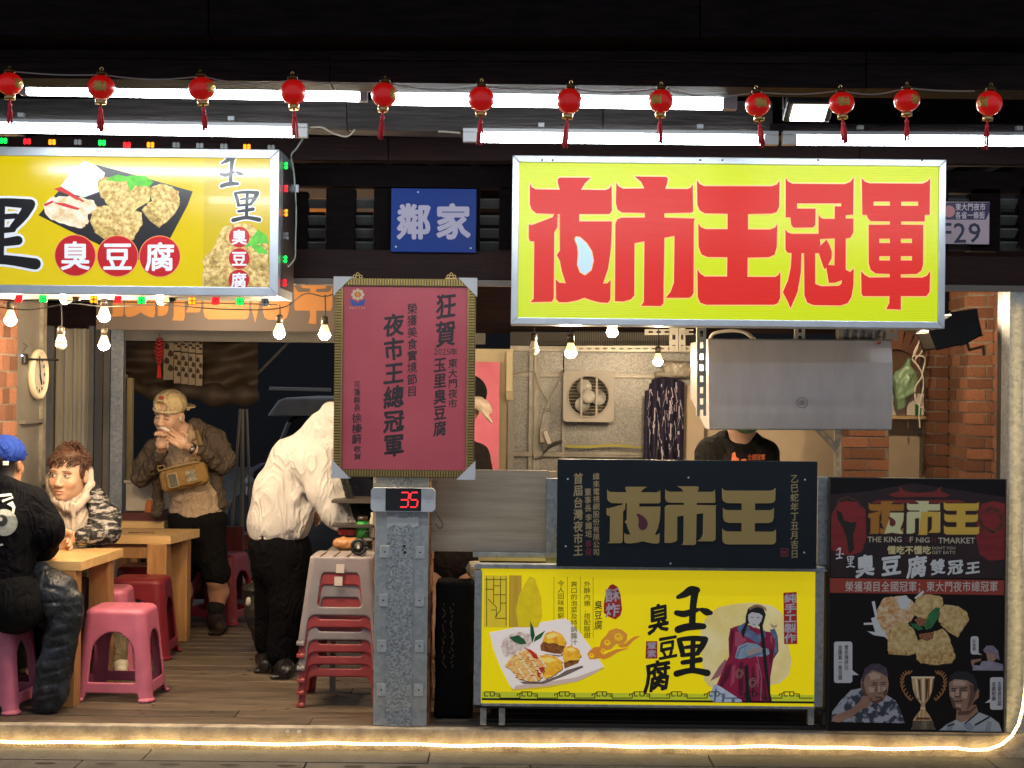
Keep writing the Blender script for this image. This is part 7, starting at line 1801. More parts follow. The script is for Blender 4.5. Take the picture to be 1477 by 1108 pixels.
# second kind: stacked
def grey_shape(F, X, Y, Z):
    H = .435; t = np.clip(Z/H, 0, 1)
    hx = .207 - .052*t + np.where(Z < .02, .006, 0); hy = .185 - .05*t + np.where(Z < .02, .006, 0)
    o = rbox2(X, Y, hx, hy, .03); tr = .012
    a, b = o + tr, Z - H + tr
    outer = np.minimum(np.maximum(a, b), 0) + np.sqrt(np.maximum(a, 0)**2 + np.maximum(b, 0)**2) - tr
    b2 = Z - H + .011
    D = np.maximum(outer, -np.maximum(o + .010, b2))
    win = lambda x, w: np.maximum(np.abs(x) - (w - (Z - .19)*.10), np.abs(Z - .27) - .085)
    # rounded window
    def rwin(x, w):
        qx, qz = np.abs(x) - (w - (Z - .19)*.12 - .02), np.abs(Z - .272) - .062
        return np.sqrt(np.maximum(qx, 0)**2 + np.maximum(qz, 0)**2) + np.minimum(np.maximum(qx, qz), 0) - .02
    D = np.maximum(D, -(rwin(X, .112) + 0*Y)); D = np.maximum(D, -(rwin(Y, .09) + 0*X))
    def low(x, w):
        qx, qz = np.abs(x) - (w + (.15 - Z)*.12 - .03), Z - .118
        return np.sqrt(np.maximum(qx, 0)**2 + np.maximum(qz, 0)**2) + np.minimum(np.maximum(qx, qz), 0) - .03
    D = np.maximum(D, -(low(X, .150) + 0*Y)); D = np.maximum(D, -(low(Y, .125) + 0*X))
    for k in range(-1, 3):
        D = np.maximum(D, -np.maximum(np.abs(X - (.05*k - .025)*1.35) - .004, np.maximum(np.abs(Y) - .125, H - .02 - Z)))
    return np.maximum(D, -Z + .0005)
g_me = shape_mesh('stool_shell', grey_shape, (-.235, -.21, -.008), (.235, .21, .447), .005, M_GREYS)
r_me = g_me.copy(); r_me.materials.clear(); r_me.materials.append(M_REDS)
YSK = YF(480, 1022) + .19; XSK = P(489.5, 900, YSK - .19).x
labs = ['brick red stool at the bottom of the stack beside the column', 'brick red stool second from the bottom of the stack', 'brick red stool third from the bottom of the stack', 'grey stool lying in the middle of the red ones in the stack', 'brick red stool just under the top one of the stack', 'grey slatted stool on top of the stack beside the column']
for i in range(6):
    o = bpy.data.objects.new('plastic_stool', g_me if i in (3, 5) else r_me); COL.objects.link(o)
    o.location = (XSK + random.uniform(-.004, .004), YSK, .001 + .0605*i); o.rotation_euler = (0, 0, R(random.uniform(-1, 1))); tag(o, labs[i], 'stool', 'stools stacked beside the column')
    ztop = .0605*i + .435
ys = YSK - .175
for (u, v) in ((490.5, 820.5), (488, 838.5)):
    c = P(u, v, YSK - .165); ob = MB().box(-.020, .020, -.001, .001, -.022, .022, Matrix.Translation((c.x, YSK - .1495 - (.435+.0605*5 - c.z)*.115 , c.z)) @ Matrix.Rotation(R(-6.5), 4, 'X')).build('price_sticker', mat('cream_sticker', (.55, .48, .42), .6)); tag(ob, 'small cream sticker on the stool stack, %s one' % ('upper' if v < 830 else 'lower'), 'sticker')
# black cable reel on the stack
cz = .001 + .0605*5 + .436
rl = thing('cable_reel', 'black round coiled microphone cable on top of the stool stack', 'cable', tuple((P(517, 796, YSK-.1).x, YSK-.1, cz)))
c = Vector((P(517, 796, YSK-.1).x, YSK-.08, cz + .043))
mb = MB(); 
for k in range(3): mb.tube([c + Vector((.034*math.cos(a*.3), .014*k - .014, .034*math.sin(a*.3))) for a in range(22)], .009, 8)
mb.build('coil', M_BLACK, rl, True); MB().lathe([(0, -.03), (.026, -.03), (.028, .02), (0, .02)], c, 18, Matrix.Rotation(R(90), 3, 'X')).build('hub', M_BLACK, rl, True)
MB().lathe([(0, 0), (.008, .001), (0, .002)], c + Vector((0, -.031, 0)), 8, Matrix.Rotation(R(90), 3, 'X')).build('white_mark', M_WHITEP, rl)
MB().tube([c + Vector((.01, -.01, .03)), c + Vector((.03, 0, .075)), c + Vector((.055, .01, .075)), c + Vector((.05, .01, .045)), c + Vector((.08, .02, .04))], .004, 6).build('lead', M_BLACK, rl, True)

# items on the work table behind the stack
zt = CAM_H - unroll(510, 795)[1]/S(.75)
wt = thing('prep_table', 'food preparation table behind the stool stack', 'table', tuple(P(520, 900, .9)))
x0 = P(470, 800, .7).x; x1 = P(545, 800, .7).x
MB().box(x0, x1 + .1, .72, 1.0, zt - .03, zt).build('table_top', M_GREYMETAL, wt)
for q in (x0 + .02, x1 + .05): MB().box(q, q + .03, .75, .78, 0, zt - .03).build('leg', M_GREYMETAL, wt)
s_ = Sdf(.005); cc = np.array(P(496, 783, .78)); cc[2] = zt + .035
s_.ell(cc, (.060, .04, .035), .02).ell(cc + (.05, 0, .0), (.04, .04, .035), .02)
ob = s_.mesh('orange_bag', mat('orange_plastic_bag', (.38, .17, .06), .35, bump=.3, bscale=30), None, noise=.01, nscale=28); tag(ob, 'orange plastic bag of ingredients behind the stool stack', 'bag')
gb = thing('green_jar', 'green jar with dark lid near the bending person', 'jar', tuple(P(523, 765, .85)))
cc = P(523, 760, .85); zb_0 = P(523, 775, .85).z
MB().lathe([(0, 0), (.033, 0), (.034, .075), (.025, .085), (0, .085)], (cc.x, .85, zb_0), 18).build('jar_body', mat('green_jar_paint', (.02, .25, .04), .35), gb, True)
MB().lathe([(0, .086), (.026, .086), (.026, .11), (0, .11)], (cc.x, .85, zb_0), 18).build('lid', mat('dark_lid', (.05, .03, .02), .4), gb, True)
MB().box(cc.x - .10, cc.x + .08, .80, .95, zb_0 - .012, zb_0 - .001).build('tray', M_GREYMETAL, gb)
jb = thing('white_bottle', 'pale bottle beside the green jar', 'bottle', tuple(P(536, 765, .85)))
cc = P(537, 760, .85); MB().lathe([(0, 0), (.016, 0), (.017, .08), (.008, .11), (.008, .13), (0, .13)], (cc.x, .85, zb_0), 14).build('bottle_body', mat('pale_glass_bottle', (.55, .5, .38), .3), jb, True)
rc = MB().lathe([(0, 0), (.06, 0), (.065, .03), (0, .03)], (P(505, 770, .9).x, .9, zb_0 + .01), 18).build('red_dish', mat('red_dish', (.4, .03, .03), .4)); tag(rc, 'small red dish on the shelf behind the bending person', 'dish')
# dark bag on the floor
s_ = Sdf(.006); yb = 1.9; c = np.array(P(372, 885, yb)); c2 = np.array(P(380, 925, yb)); c0 = np.array(P(366, 855, yb))
s_.chain([c0, c, c2], [.06, .075, .06], .03).ell(np.array(P(366, 850, yb)), (.07, .08, .03), .02)
ob = s_.mesh('dark_bag', mat('dark_olive_nylon', (.018, .016, .012), .6, bump=.3, bscale=30), None, noise=.01, nscale=22); tag(ob, 'dark bag slumped behind the bending person', 'bag')
s_ = Sdf(.005); s_.ell(np.array(P(358, 868, yb-.06)), (.018, .02, .03), .01)
ob = s_.mesh('white_pouch', mat('white_cloth_bit', (.5, .46, .4), .8), None, noise=.005, nscale=40); tag(ob, 'bit of white cloth poking out of the dark bag', 'cloth')
ob = MB().box(-.35, .35, -.02, .02, .5, 1.0, Matrix.Translation((P(290, 800, 3.6).x, 3.3, -.4))).build('red_crate_panel', mat('dark_red_panel', (.10, .008, .01), .5)); tag(ob, 'dark red panel low behind the second table', 'panel')

# =================================================================== PEOPLE
def W(u, v, Y): return np.array(P(u, v, Y))
# ---- seated man with brown hair (face towards us)
Y2 = T1[1] + .20
p2 = thing('person', 'seated man with brown hair, white hood and black grey patterned jacket at table', 'person', tuple(P(105, 900, Y2)))
hc = W(99, 684, Y2 - .03); M = rot(-10, 3, 3)
b = Sdf(.0040)
T, paint = head_ops(b, hc, M, 1.16, (.60, .37, .25), (.06, .028, .015))
nk = W(104, 712, Y2 + .04); ch = W(108, 770, Y2 + .06); pel = np.array((W(112, 860, Y2 + .12)[0], Y2 + .1, .52))
b.cap(hc + (0, .03, -.06), nk, .06, .065, .03); b.chain([nk, ch, pel], [.07, .10, .11], .05)
shL, shR = W(72, 735, Y2 + .03), W(145, 738, Y2 + .03)
b.cap(ch, shL, .07, .05, .04).cap(ch, shR, .07, .05, .04)
elR, wrR = W(152, 782, Y2 - .08), W(108, 787, Y2 - .24); elR[2] = T1[2] + .075; wrR[2] = T1[2] + .06
elL, wrL = W(58, 782, Y2 - .08), W(84, 785, Y2 - .26); elL[2] = T1[2] + .075; wrL[2] = T1[2] + .07
b.chain([shR, elR, wrR], [.045, .036, .027], .02).chain([shL, elL, wrL], [.045, .036, .027], .02)
hR = W(93, 778, Y2 - .28)
hand_ops(b, wrR, hR, (-.55, -.15, .35), (0.1, -.3, .95), .75, 1.05, -1)
hL = W(87, 788, Y2 - .28); hand_ops(b, wrL, hL, (.6, -.1, .2), (0, -.4, .9), .8, 1.0, 1)
for q in (-1, 1):
    kn = pel + (q*.12 - .02, -.30, -.03); an = kn + (q*.02, -.02, -.42); b.chain([pel + (q*.08, 0, 0), kn, an], [.09, .07, .045], .02)
    b.cap(an, an + (0, -.12, -.035), .035, .03)
b.mesh('body', SKIN, p2, colour=((.60, .37, .25), paint))
h_ = Sdf(.0042); k = 1.16
h_.ell(T(0, .022, .046), np.array((.081, .092, .080))*k, .01, 'u', M).ell(T(0, -.02, .088), np.array((.068, .058, .036))*k, .02, 'u', M)
for q in (-1, 1): h_.ell(T(q*.074, .0, .02), np.array((.010, .040, .040))*k, .01, 'u', M)
h_.ell(T(0, -.085, -.012), np.array((.064, .06, .062))*k, .01, 's', M)
M_HBR = mat('brown_hair', (.028, .012, .008), .5, vscale=40, col2=(.12, .05, .026), bump=.3, bscale=120)
hair = h_.mesh('hair', M_HBR, p2, noise=.003, nscale=70)
def strands(par, n, seed, lift, fall, m):
    """short locks growing from the scalp"""
    rg = random.Random(seed); mb = MB()
    for i in range(n):
        a = rg.uniform(-3.14, 3.14); el = rg.uniform(.15, 1.5); st = math.cos(el)
        n0 = np.array((st*math.sin(a), -st*math.cos(a), math.sin(el)))
        root = T(*(n0*np.array((.080, .090, .082)) + (0, .014, .044)))
        front = max(0, st*math.cos(a)); d = np.array((rg.uniform(-.18, .18) - .4*front, -.5*st*math.cos(a), 0))
        L_ = rg.uniform(.018, .036)*k
        dirn = M @ (n0*lift + d + (0, 0, -fall*st)); dirn /= np.linalg.norm(dirn)
        tip = root + dirn*L_ + np.array((0, 0, -.35*L_*front)); mid = (root + tip)/2 + (M @ n0)*.010
        mb.tube([root, mid, tip], [.0034, .0030, .0006], 4)
    return mb.build('hair_locks', m, par, True)
strands(hair, 1100, 5, .22, .45, M_HBR)
# hood ring and hoodie front
g = Sdf(.005); hood = []
for i in range(17):
    a = R(-205 + 230*i/16); hood.append(hc + np.array((.0, 0, -.07)) + np.array((.118*math.cos(a), -.03 - .045*math.sin(a)*-1 + .05*abs(math.cos(a)), .135*math.sin(a))) )
ring_pts = [W(130, 680, Y2 + .04), W(130, 700, Y2 + .0), W(122, 718, Y2 - .05), W(108, 733, Y2 - .11), W(96, 734, Y2 - .12), W(82, 722, Y2 - .08), W(73, 704, Y2 - .02), W(70, 688, Y2 + .04)]
g.chain(ring_pts, [.020, .025, .026, .022, .022, .026, .023, .018], .012)
g.chain([W(126, 680, Y2 + .06), W(124, 712, Y2 + .04), W(103, 728, Y2 - .02), W(80, 712, Y2 + .03), W(76, 688, Y2 + .06)], [.03, .05, .055, .05, .03], .02)
g.ell(W(101, 762, Y2 - .03), (.115, .075, .17), .03)
g.chain([W(104, 728, Y2 - .13), W(106, 745, Y2 - .12), W(105, 775, Y2 - .12)], [.016, .012, .012], .01)
g.ell(hc + (0, -.03, -.03), (.075, .11, .10), .01, 's')
M_HOOD = cloth('cream_hoodie_cotton', (.52, .44, .37), vs=40)
g.mesh('hoodie', M_HOOD, p2, noise=.006, nscale=20)
j = Sdf(.0055)
j.chain([W(140, 722, Y2 + .03), W(153, 748, Y2 + .0), elR + (.01, .01, .0), wrR + (.03, .005, .0)], [.062, .082, .068, .047], .025)
j.chain([W(72, 722, Y2 + .05), W(54, 748, Y2 + .02), elL + (-.01, 0, 0), wrL + (-.02, 0, 0)], [.062, .08, .066, .045], .025)
j.ell(W(132, 766, Y2 + .03), (.085, .105, .20), .04).ell(W(68, 766, Y2 + .04), (.08, .10, .20), .04).ell(W(104, 765, Y2 + .12), (.18, .08, .22), .05)
j.chain([W(130, 698, Y2 + .05), W(138, 715, Y2 + .0), W(131, 745, Y2 - .06), W(128, 790, Y2 - .07)], [.03, .042, .04, .04], .02)
j.chain([W(66, 705, Y2 + .05), W(62, 722, Y2 + .02), W(70, 755, Y2 - .05), W(73, 790, Y2 - .05)], [.03, .042, .035, .035], .02)
j.ell(W(103, 745, Y2 - .13), (.085, .14, .3), .02, 's')
M_ZEB = mat('black_grey_streak_cloth', (.010, .010, .012), .6, vscale=17, col2=(.34, .32, .31), stretch=(1, 1, 3.8), contrast=(.50, .60), detail=4, bump=.3, bscale=30, fold=.6)
j.mesh('jacket', M_ZEB, p2, noise=.010, nscale=18)
tr = Sdf(.007)
for q in (-1, 1):
    kn = pel + (q*.12 - .02, -.30, -.03); an = kn + (q*.02, -.02, -.36); tr.chain([pel + (q*.08, 0, 0), kn, an], [.105, .085, .065], .02)
tr.mesh('trousers', cloth('khaki_cotton', (.20, .16, .10)), p2, noise=.006, nscale=20)
for u, v, yy in ((172, 955, Y2 - .05),):
    pass
# his foot seen through the pink stool
s_ = Sdf(.005); a_ = W(172, 905, 1.18); b_ = W(170, 950, 1.12); b_[2] = .09
s_.chain([a_, b_], [.06, .052], .02); s_.mesh('trouser_leg', cloth('khaki_cotton', (.2, .16, .1)), p2, noise=.006, nscale=26)
s_ = Sdf(.005); f0 = np.array((b_[0] + .01, 1.12, .055)); s_.chain([f0, f0 + (.035, -.11, -.015)], [.048, .036], .02)
s_.mesh('shoe', cloth('cream_sneaker_leather', (.50, .45, .36), rough=.6), p2)

# ---- man in blue cap from behind
Y1 = .20
p1 = thing('person', 'man in royal blue cap and black sweatshirt seen from behind at left edge', 'person', tuple(P(10, 900, Y1)))
hc = W(6, 668, Y1 + .04)
b = Sdf(.006); M = rot(172, 0, 0)
T, paint = head_ops(b, hc, M, 1.05, (.34, .17, .10))
ch = W(4, 760, Y1); pel = np.array((W(-4, 880, Y1)[0], Y1 - .02, .56)); nk = W(4, 705, Y1 + .02)
b.cap(hc + (0, -.02, -.05), nk, .062, .066, .03).chain([nk, ch, pel], [.07, .14, .15], .05)
shR = W(50, 730, Y1); elR = W(61, 795, Y1 + .14); wrR = W(50, 796, Y1 + .40); elR[2] = T1[2] + .06; wrR[2] = T1[2] + .055
shL = W(-46, 730, Y1); elL = W(-62, 795, Y1 + .14); wrL = W(-30, 796, Y1 + .40); elL[2] = T1[2] + .06; wrL[2] = T1[2] + .055
b.cap(ch, shR, .09, .07, .04).cap(ch, shL, .09, .07, .04).chain([shR, elR, wrR], [.055, .045, .03], .02).chain([shL, elL, wrL], [.055, .045, .03], .02)
hand_ops(b, wrR, wrR + (-.03, .08, 0), (-.5, .8, 0), (.5, .3, .2), .5, 1.0, -1); hand_ops(b, wrL, wrL + (.03, .08, 0), (.5, .8, 0), (-.5, .3, .2), .5, 1.0, 1)
kR, kL = pel + (.20, .30, -.05), pel + (-.2, .32, -.05); aR, aL = kR + (-.06, .02, -.42), kL + (-.02, .04, -.42)
b.chain([pel, kR, aR], [.10, .07, .045], .02).chain([pel, kL, aL], [.10, .07, .045], .02)
b.mesh('body', SKIN, p1, colour=((.34, .17, .10), paint + [(('ell', hc + (0, -.07, -.02), np.array((.085, .06, .075)), None, None, 0, 'u', None), (.012, .009, .008), .02)]))
g = Sdf(.0065)
g.chain([nk + (0, 0, -.03), ch + (0, -.02, .02), pel + (0, -.01, .05)], [.095, .180, .168], .06, flat=(V3(0, 1, 0), .82))
g.chain([shR + (-.02, 0, .0), W(64, 762, Y1 + .0), elR + (.0, -.01, .01), wrR + (0, -.05, .01)], [.10, .092, .075, .05], .03)
g.chain([shL, elL, wrL + (0, -.05, .01)], [.10, .075, .05], .03)
g.chain([W(8, 702, Y1 - .04), W(30, 712, Y1 - .01)], [.05, .05], .03)
M_BSW = cloth('black_sweat_cotton', (.006, .006, .008), spec=.05)
g.mesh('sweatshirt', M_BSW, p1, noise=.010, nscale=13)
tr = Sdf(.007)
tr.chain([pel + (.03, 0, .02), pel + (.10, -.02, -.03)], [.16, .15], .05).chain([pel, kR, aR + (0, 0, .06)], [.13, .095, .07], .02).chain([pel, kL, aL + (0, 0, .06)], [.13, .095, .07], .02)
tr.mesh('trousers', cloth('black_trousers', (.006, .006, .007)), p1, noise=.006, nscale=16)
cpn = Sdf(.005); cc = hc + (0, .005, .045)
cpn.ell(cc, (.098, .115, .092), .01).ell(cc + (0, .13, -.01), (.07, .07, .012), .02); cpn.ell(cc + (0, 0, -.085), (.13, .145, .068), .006, 's').ell(cc + (0, -.11, -.035), (.034, .04, .022), .006, 's')
cpn.mesh('cap', cloth('royal_blue_cotton', (.012, .035, .22), rough=.8), p1)
MB().box(-.013, .013, -.004, .004, -.010, .010, Matrix.Translation(hc + (.045, -.112, .005)) @ Matrix.Rotation(R(24), 4, 'Z')).build('cap_buckle', M_WHITEP, p1, bevel=.002)
MB().lathe([(0, -.004), (.008, -.003), (0, .0)], hc + (0, 0, .137), 10).build('cap_button', cloth('royal_blue_cotton', (.012, .035, .22)), p1)
s_ = Sdf(.005); f0 = W(2, 972, Y1 + .14); f0[2] = .06; s_.chain([f0, f0 + (-.02, .13, -.01)], [.045, .036], .02).ell(f0 + (0, .0, .04), (.04, .05, .04), .02)
s_.mesh('shoe', cloth('white_sneaker', (.55, .57, .6), rough=.6), p1)
# printed motif on his back (plain rings and brush marks) laid onto the cloth
def on_cloth(obj_name_parent, pts_loops, m, nm, par, Ysurf, lift=.004):
    """project flat shapes along +y onto the garment so that they follow it"""
    ob_ = [c for c in par.children if c.name.startswith(obj_name_parent)][0]
    from mathutils.bvhtree import BVHTree
    me = ob_.data; bvh = BVHTree.FromPolygons([v.co for v in me.vertices], [tuple(p.vertices) for p in me.polygons])
    mb = MB()
    for l in pts_loops: poly(mb, l, Ysurf, 0)
    # refine long triangles by subdividing
    bm_v, bm_f = mb.v, mb.f
    for _ in range(2):
        nf = []; 
        for f in bm_f:
            if len(f) != 3: nf.append(f); continue
            a, b_, c = f; m_ = []
            for x, y in ((a, b_), (b_, c), (c, a)):
                bm_v.append(tuple((np.array(bm_v[x]) + np.array(bm_v[y]))/2)); m_.append(len(bm_v)-1)
            nf += [(a, m_[0], m_[2]), (b_, m_[1], m_[0]), (c, m_[2], m_[1]), tuple(m_)]
        bm_f = nf
    out = []
    eye = cam.location
    for v in bm_v:
        d = (Vector(v) - eye).normalized()
        h, n_, i_, dd = bvh.ray_cast(eye, d)
        out.append(tuple(h + n_*(-lift if n_.dot(d) > 0 else lift)) if h is not None and abs(h.y - Ysurf) < .6 else tuple(v))
    mb.v, mb.f, mb.m = out, bm_f, [0]*len(bm_f)
    o = mb.build(nm, m, par); o.location = ob_.location; return o
bpy.context.view_layer.update()
circ = lambda u, v, r_, n=22, rx=1: [(u + r_*rx*math.cos(6.2832*i/n), v + r_*math.sin(6.2832*i/n)) for i in range(n)]
def ringl(u, v, r0, r1, n=22): return [circ(u, v, r0, n), circ(u, v, r1, n)]
M_PR = mat('grey_shirt_print', (.42, .44, .42), .7, vscale=30, col2=(.20, .24, .20)); M_PRW = mat('white_shirt_ink', (.62, .62, .6), .7)
on_cloth('sweatshirt', [circ(6, 754, 19)], M_PR, 'round_print', p1, Y1 - .15, .004)
on_cloth('sweatshirt', [circ(3, 751, 8)], mat('dark_print_core', (.02, .02, .02), .6), 'round_print', p1, Y1 - .15, .006)
on_cloth('sweatshirt', [circ(1, 749, 2.6)], M_PRW, 'round_print', p1, Y1 - .15, .008)
stk = lambda a, b_, w: [(a[0] - w, a[1] - w), (b_[0], b_[1] - w), (b_[0] + w, b_[1] + w), (a[0], a[1] + w)]
on_cloth('sweatshirt', [stk((0, 716), (16, 714), 1.6), stk((4, 724), (18, 718), 1.3), [(10, 728), (18, 724), (22, 732), (20, 741), (17, 741), (18, 733), (14, 730)], stk((0, 786), (4, 785), 1.3)], M_PRW, 'brush_print', p1, Y1 - .15, .005)
# puffer jacket hanging over his lap
pj = Sdf(.006); yj = .24
pj.chain([W(58, 830, yj), W(80, 858, yj - .02), W(96, 880, yj - .03)], [.07, .10, .06], .05).ell(W(70, 868, yj), (.10, .07, .14), .04)
path = [(96, 872), (92, 900), (86, 930), (80, 962), (74, 994), (68, 1026)]
Q = [W(u, v, yj - .06) for u, v in path]
for q in Q: q[2] = max(q[2], .05)
pj.chain(Q, [.070, .074, .076, .080, .080, .074], .03, flat=(V3(0, 1, 0), .7))
pj.chain([Q[0] + (.05, 0, .03), Q[2] + (.045, -.01, 0), Q[4] + (.03, -.01, 0)], [.03, .03, .03], .03)
for i in range(9):
    t_ = (i + .6)/9*5; q = Q[int(t_)]*(1 - t_ % 1) + Q[int(t_) + 1]*(t_ % 1); pj.cap(q + (-.09, -.062, -.02), q + (.09, -.062, .015), .004, .004, .016, 's')
for u, v, u2, v2 in ((60, 845, 88, 852), (62, 868, 100, 870), (58, 890, 86, 896)): pj.cap(W(u, v, yj - .115), W(u2, v2, yj - .12), .004, .004, .02, 's')
M_PUFF = mat('dark_camo_nylon', (.012, .014, .016), .42, vscale=9, col2=(.03, .036, .05), contrast=(.45, .55), detail=2, bump=.2, bscale=30, spec=.4, fold=.22, fscale=10)
ob = pj.mesh('puffer_jacket', M_PUFF, None, noise=.010, nscale=16); tag(ob, 'dark camouflage puffer jacket hanging down beside the nearest table leg', 'jacket')

# ---- standing man with beige cap
Y3 = YF(322, 915) + .08
p3 = thing('person', 'standing man in a backwards beige cap eating, brown jacket and tan chest bag', 'person', tuple(P(290, 915, Y3)))
hc = W(245, 599, Y3 - .10); M = rot(-20, 10, 8)
b = Sdf(.0040)
T, paint = head_ops(b, hc, M, 1.06, (.60, .37, .25), (.03, .018, .012), False)
nk = W(264, 628, Y3 + .0); ch = W(272, 665, Y3); bel = W(282, 712, Y3 + .02); pel = W(285, 752, Y3 + .03)
b.cap(hc + (.02, .04, -.05), nk, .058, .065, .03).chain([nk, ch, bel, pel], [.062, .095, .10, .12], .04)
shR = W(308, 634, Y3 + .0); elR = W(322, 672, Y3 - .05); wrR = W(279, 648, Y3 - .26)
shL = W(224, 648, Y3 - .02); elL = W(205, 690, Y3 - .06); wrL = W(234, 648, Y3 - .26)
b.chain([ch + (0, 0, .04), shR, elR, wrR], [.07, .045, .038, .028], .02).chain([ch + (0, 0, .03), shL, elL, wrL], [.07, .045, .038, .028], .02)
hand_ops(b, wrR, W(260, 638, Y3 - .32), (-.75, -.25, .55), (.35, .1, .8), .35, 1.0, -1)
hand_ops(b, wrL, W(233, 638, Y3 - .33), (.25, -.2, .9), (.7, -.3, .1), .95, 1.0, -1)
kR = W(312, 836, Y3 + .02); aR = W(312, 893, Y3 + .05); kL = W(262, 836, Y3 + .1); aL = W(262, 895, Y3 + .15)
aR[2] = .11; aL[2] = .11
b.chain([pel + (.07, 0, -.02), kR, kR*.62 + aR*.38 + (.008, .03, 0), aR], [.10, .062, .064, .040], .02).chain([pel + (-.07, 0, -.02), kL, kL*.6 + aL*.4 + (0, .03, 0), aL], [.10, .062, .062, .040], .02)
b.cap(aR, aR + (.02, -.07, -.07), .03, .018, .02).cap(aL, aL + (-.02, -.07, -.07), .03, .018, .02)
b.mesh('body', SKIN, p3, colour=((.60, .37, .25), paint + [(('cap', np.minimum(kR, aR)*0 + kR, aR, .09, .09, 0, 'u', None), (.40, .20, .12), .05)]))
hr = Sdf(.005); k = 1.06
hr.ell(T(0, .02, .04), np.array((.082, .09, .062))*k, .01, 'u', M); hr.ell(T(0, -.085, -.01), np.array((.07, .05, .055))*k, .005, 's', M)
hr.mesh('hair', mat('black_short_hair', (.012, .010, .009), .7, bump=.4, bscale=150), p3)
cpn = Sdf(.0045); cc = T(0, .0, .072)
cpn.ell(cc, np.array((.094, .110, .084))*k, .01, 'u', M); cpn.cap(T(-.06, .10, .03), T(.06, .10, .03), .012, .012, .02).ell(T(0, .155, .03), np.array((.075, .06, .010))*k, .02, 'u', M)
cpn.ell(T(0, 0, -.022), np.array((.125, .15, .065))*k, .005, 's', M); cpn.ell(T(0, -.115, .072), np.array((.044, .05, .030))*k, .004, 's', M)
M_CAPB = cloth('beige_cap_cotton', (.52, .40, .22), vs=60)
cpn.mesh('cap', M_CAPB, p3)
cs_ = Sdf(.004)
for i in range(12):
    a0_, a1_ = R(-60 + 10*i), R(-50 + 10*i); cs_.cap(T(.088*math.sin(a0_), -.104*math.cos(a0_), .040), T(.088*math.sin(a1_), -.104*math.cos(a1_), .040), .009, .009, .004)
cs_.mesh('cap_strap', cloth('pale_cap_strap', (.58, .46, .30)), p3)
MB().box(-.018, .018, -.002, .002, -.011, .011, Matrix.Translation(T(.0, -.098, .125)) @ Matrix(M.tolist()).to_4x4() @ Matrix.Rotation(R(-38), 4, 'X')).build('cap_patch', mat('red_brown_patch', (.30, .05, .03), .7), p3, bevel=.002)
sh = Sdf(.006)
sh.chain([nk + (0, 0, -.02), ch, bel, pel + (0, 0, .02), pel + (0, 0, -.02)], [.075, .150, .155, .160, .155], .05, flat=(V3(0, 1, 0), .8))
sh.chain([W(252, 636, Y3 - .08), W(262, 640, Y3 - .10), W(276, 628, Y3 - .06), W(272, 616, Y3 + .0)], [.024, .028, .03, .026], .015)
sh.mesh('shirt', cloth('taupe_shirt_cotton', (.42, .31, .21), fold=.7), p3, noise=.010, nscale=15, nstretch=(.6, 1, 1.6))
jk = Sdf(.006)
jk.chain([W(290, 622, Y3 + .03), shR + (.01, 0, 0), W(326, 662, Y3 - .02), elR + (-.01, -.02, 0), wrR + (.045, .02, -.006)], [.060, .072, .066, .057, .040], .025)
jk.chain([W(236, 638, Y3 + .0), shL + (-.015, 0, 0), W(206, 672, Y3 - .03), elL + (0, -.02, 0.0), wrL + (-.006, .012, -.022)], [.048, .064, .062, .056, .040], .025)
jk.chain([W(278, 618, Y3 + .02), W(296, 650, Y3 + .0), W(306, 690, Y3 - .01), W(318, 728, Y3 + .01)], [.045, .06, .062, .045], .03)
jk.chain([W(300, 660, Y3 + .05), W(312, 726, Y3 + .04)], [.09, .06], .03)
jk.chain([W(232, 640, Y3 + .0), W(229, 690, Y3 - .01), W(227, 740, Y3 + .0)], [.035, .04, .034], .03)
jk.chain([W(288, 615, Y3 + .02), W(276, 612, Y3 + .03), W(270, 622, Y3 - .02)], [.035, .028, .02], .02).chain([W(226, 626, Y3 - .03), W(234, 640, Y3 - .04)], [.02, .03], .02)
jk.mesh('jacket', cloth('brown_jacket_fleece', (.095, .072, .055), fold=.6, fscale=7), p3, noise=.020, nscale=17)
st2 = Sdf(.006)
for q, kk, lo_ in ((1, kR, None), (-1, kL, None)):
    st2.chain([pel + (q*.05, 0, -.01), pel*.45 + kk*.55 + (0, 0, 0), kk + (0, 0, .045)], [.142, .108, .092], .03)
st2.ell(pel + (0, 0, .02), (.17, .13, .08), .04)
st2.mesh('shorts', cloth('black_shorts', (.006, .005, .005)), p3, noise=.008, nscale=14)
so = Sdf(.005); so.chain([aR*.6 + kR*.4 + (0, 0, -.05), aR + (0, 0, -.03)], [.056, .052], .01).chain([aL*.6 + kL*.4 + (0, 0, -.05), aL + (0, 0, -.03)], [.056, .052], .01)
so.mesh('socks', cloth('black_ribbed_sock', (.012, .010, .010)), p3)
bt = Sdf(.005)
for a_, sx in ((aR, .055), (aL, -.03)):
    f0 = a_.copy(); f0[2] = .055; bt.cap(a_ + (0, 0, .03), f0, .060, .060, .02).chain([f0, f0 + (sx, -.15, -.008)], [.052, .040], .02); bt.box(f0 + (sx*.5, -.07, -.04), (.045, .12, .012), .01, .01)
bt.mesh('boots', cloth('dark_brown_leather', (.022, .014, .010), rough=.5), p3)
bag = Sdf(.0045); ang = R(-12); bc = W(266, 688, Y3 - .19)
Mb = np.array(Matrix.Rotation(ang, 3, 'Y').to_3x3()); Mb = np.array(Matrix.Rotation(R(-13), 3, 'Y'))
bag.box(bc, (.150, .045, .072), .035, .01, 'u', Mb).box(bc + (0.0, -.042, -.004), (.105, .016, .052), .014, .01, 'u', Mb)
bag.mesh('chest_bag', cloth('tan_bag_canvas', (.26, .155, .055), vs=80), p3, noise=.003, nscale=26)
TB = Matrix.Translation(bc) @ Matrix.Rotation(R(-13), 4, 'Y')
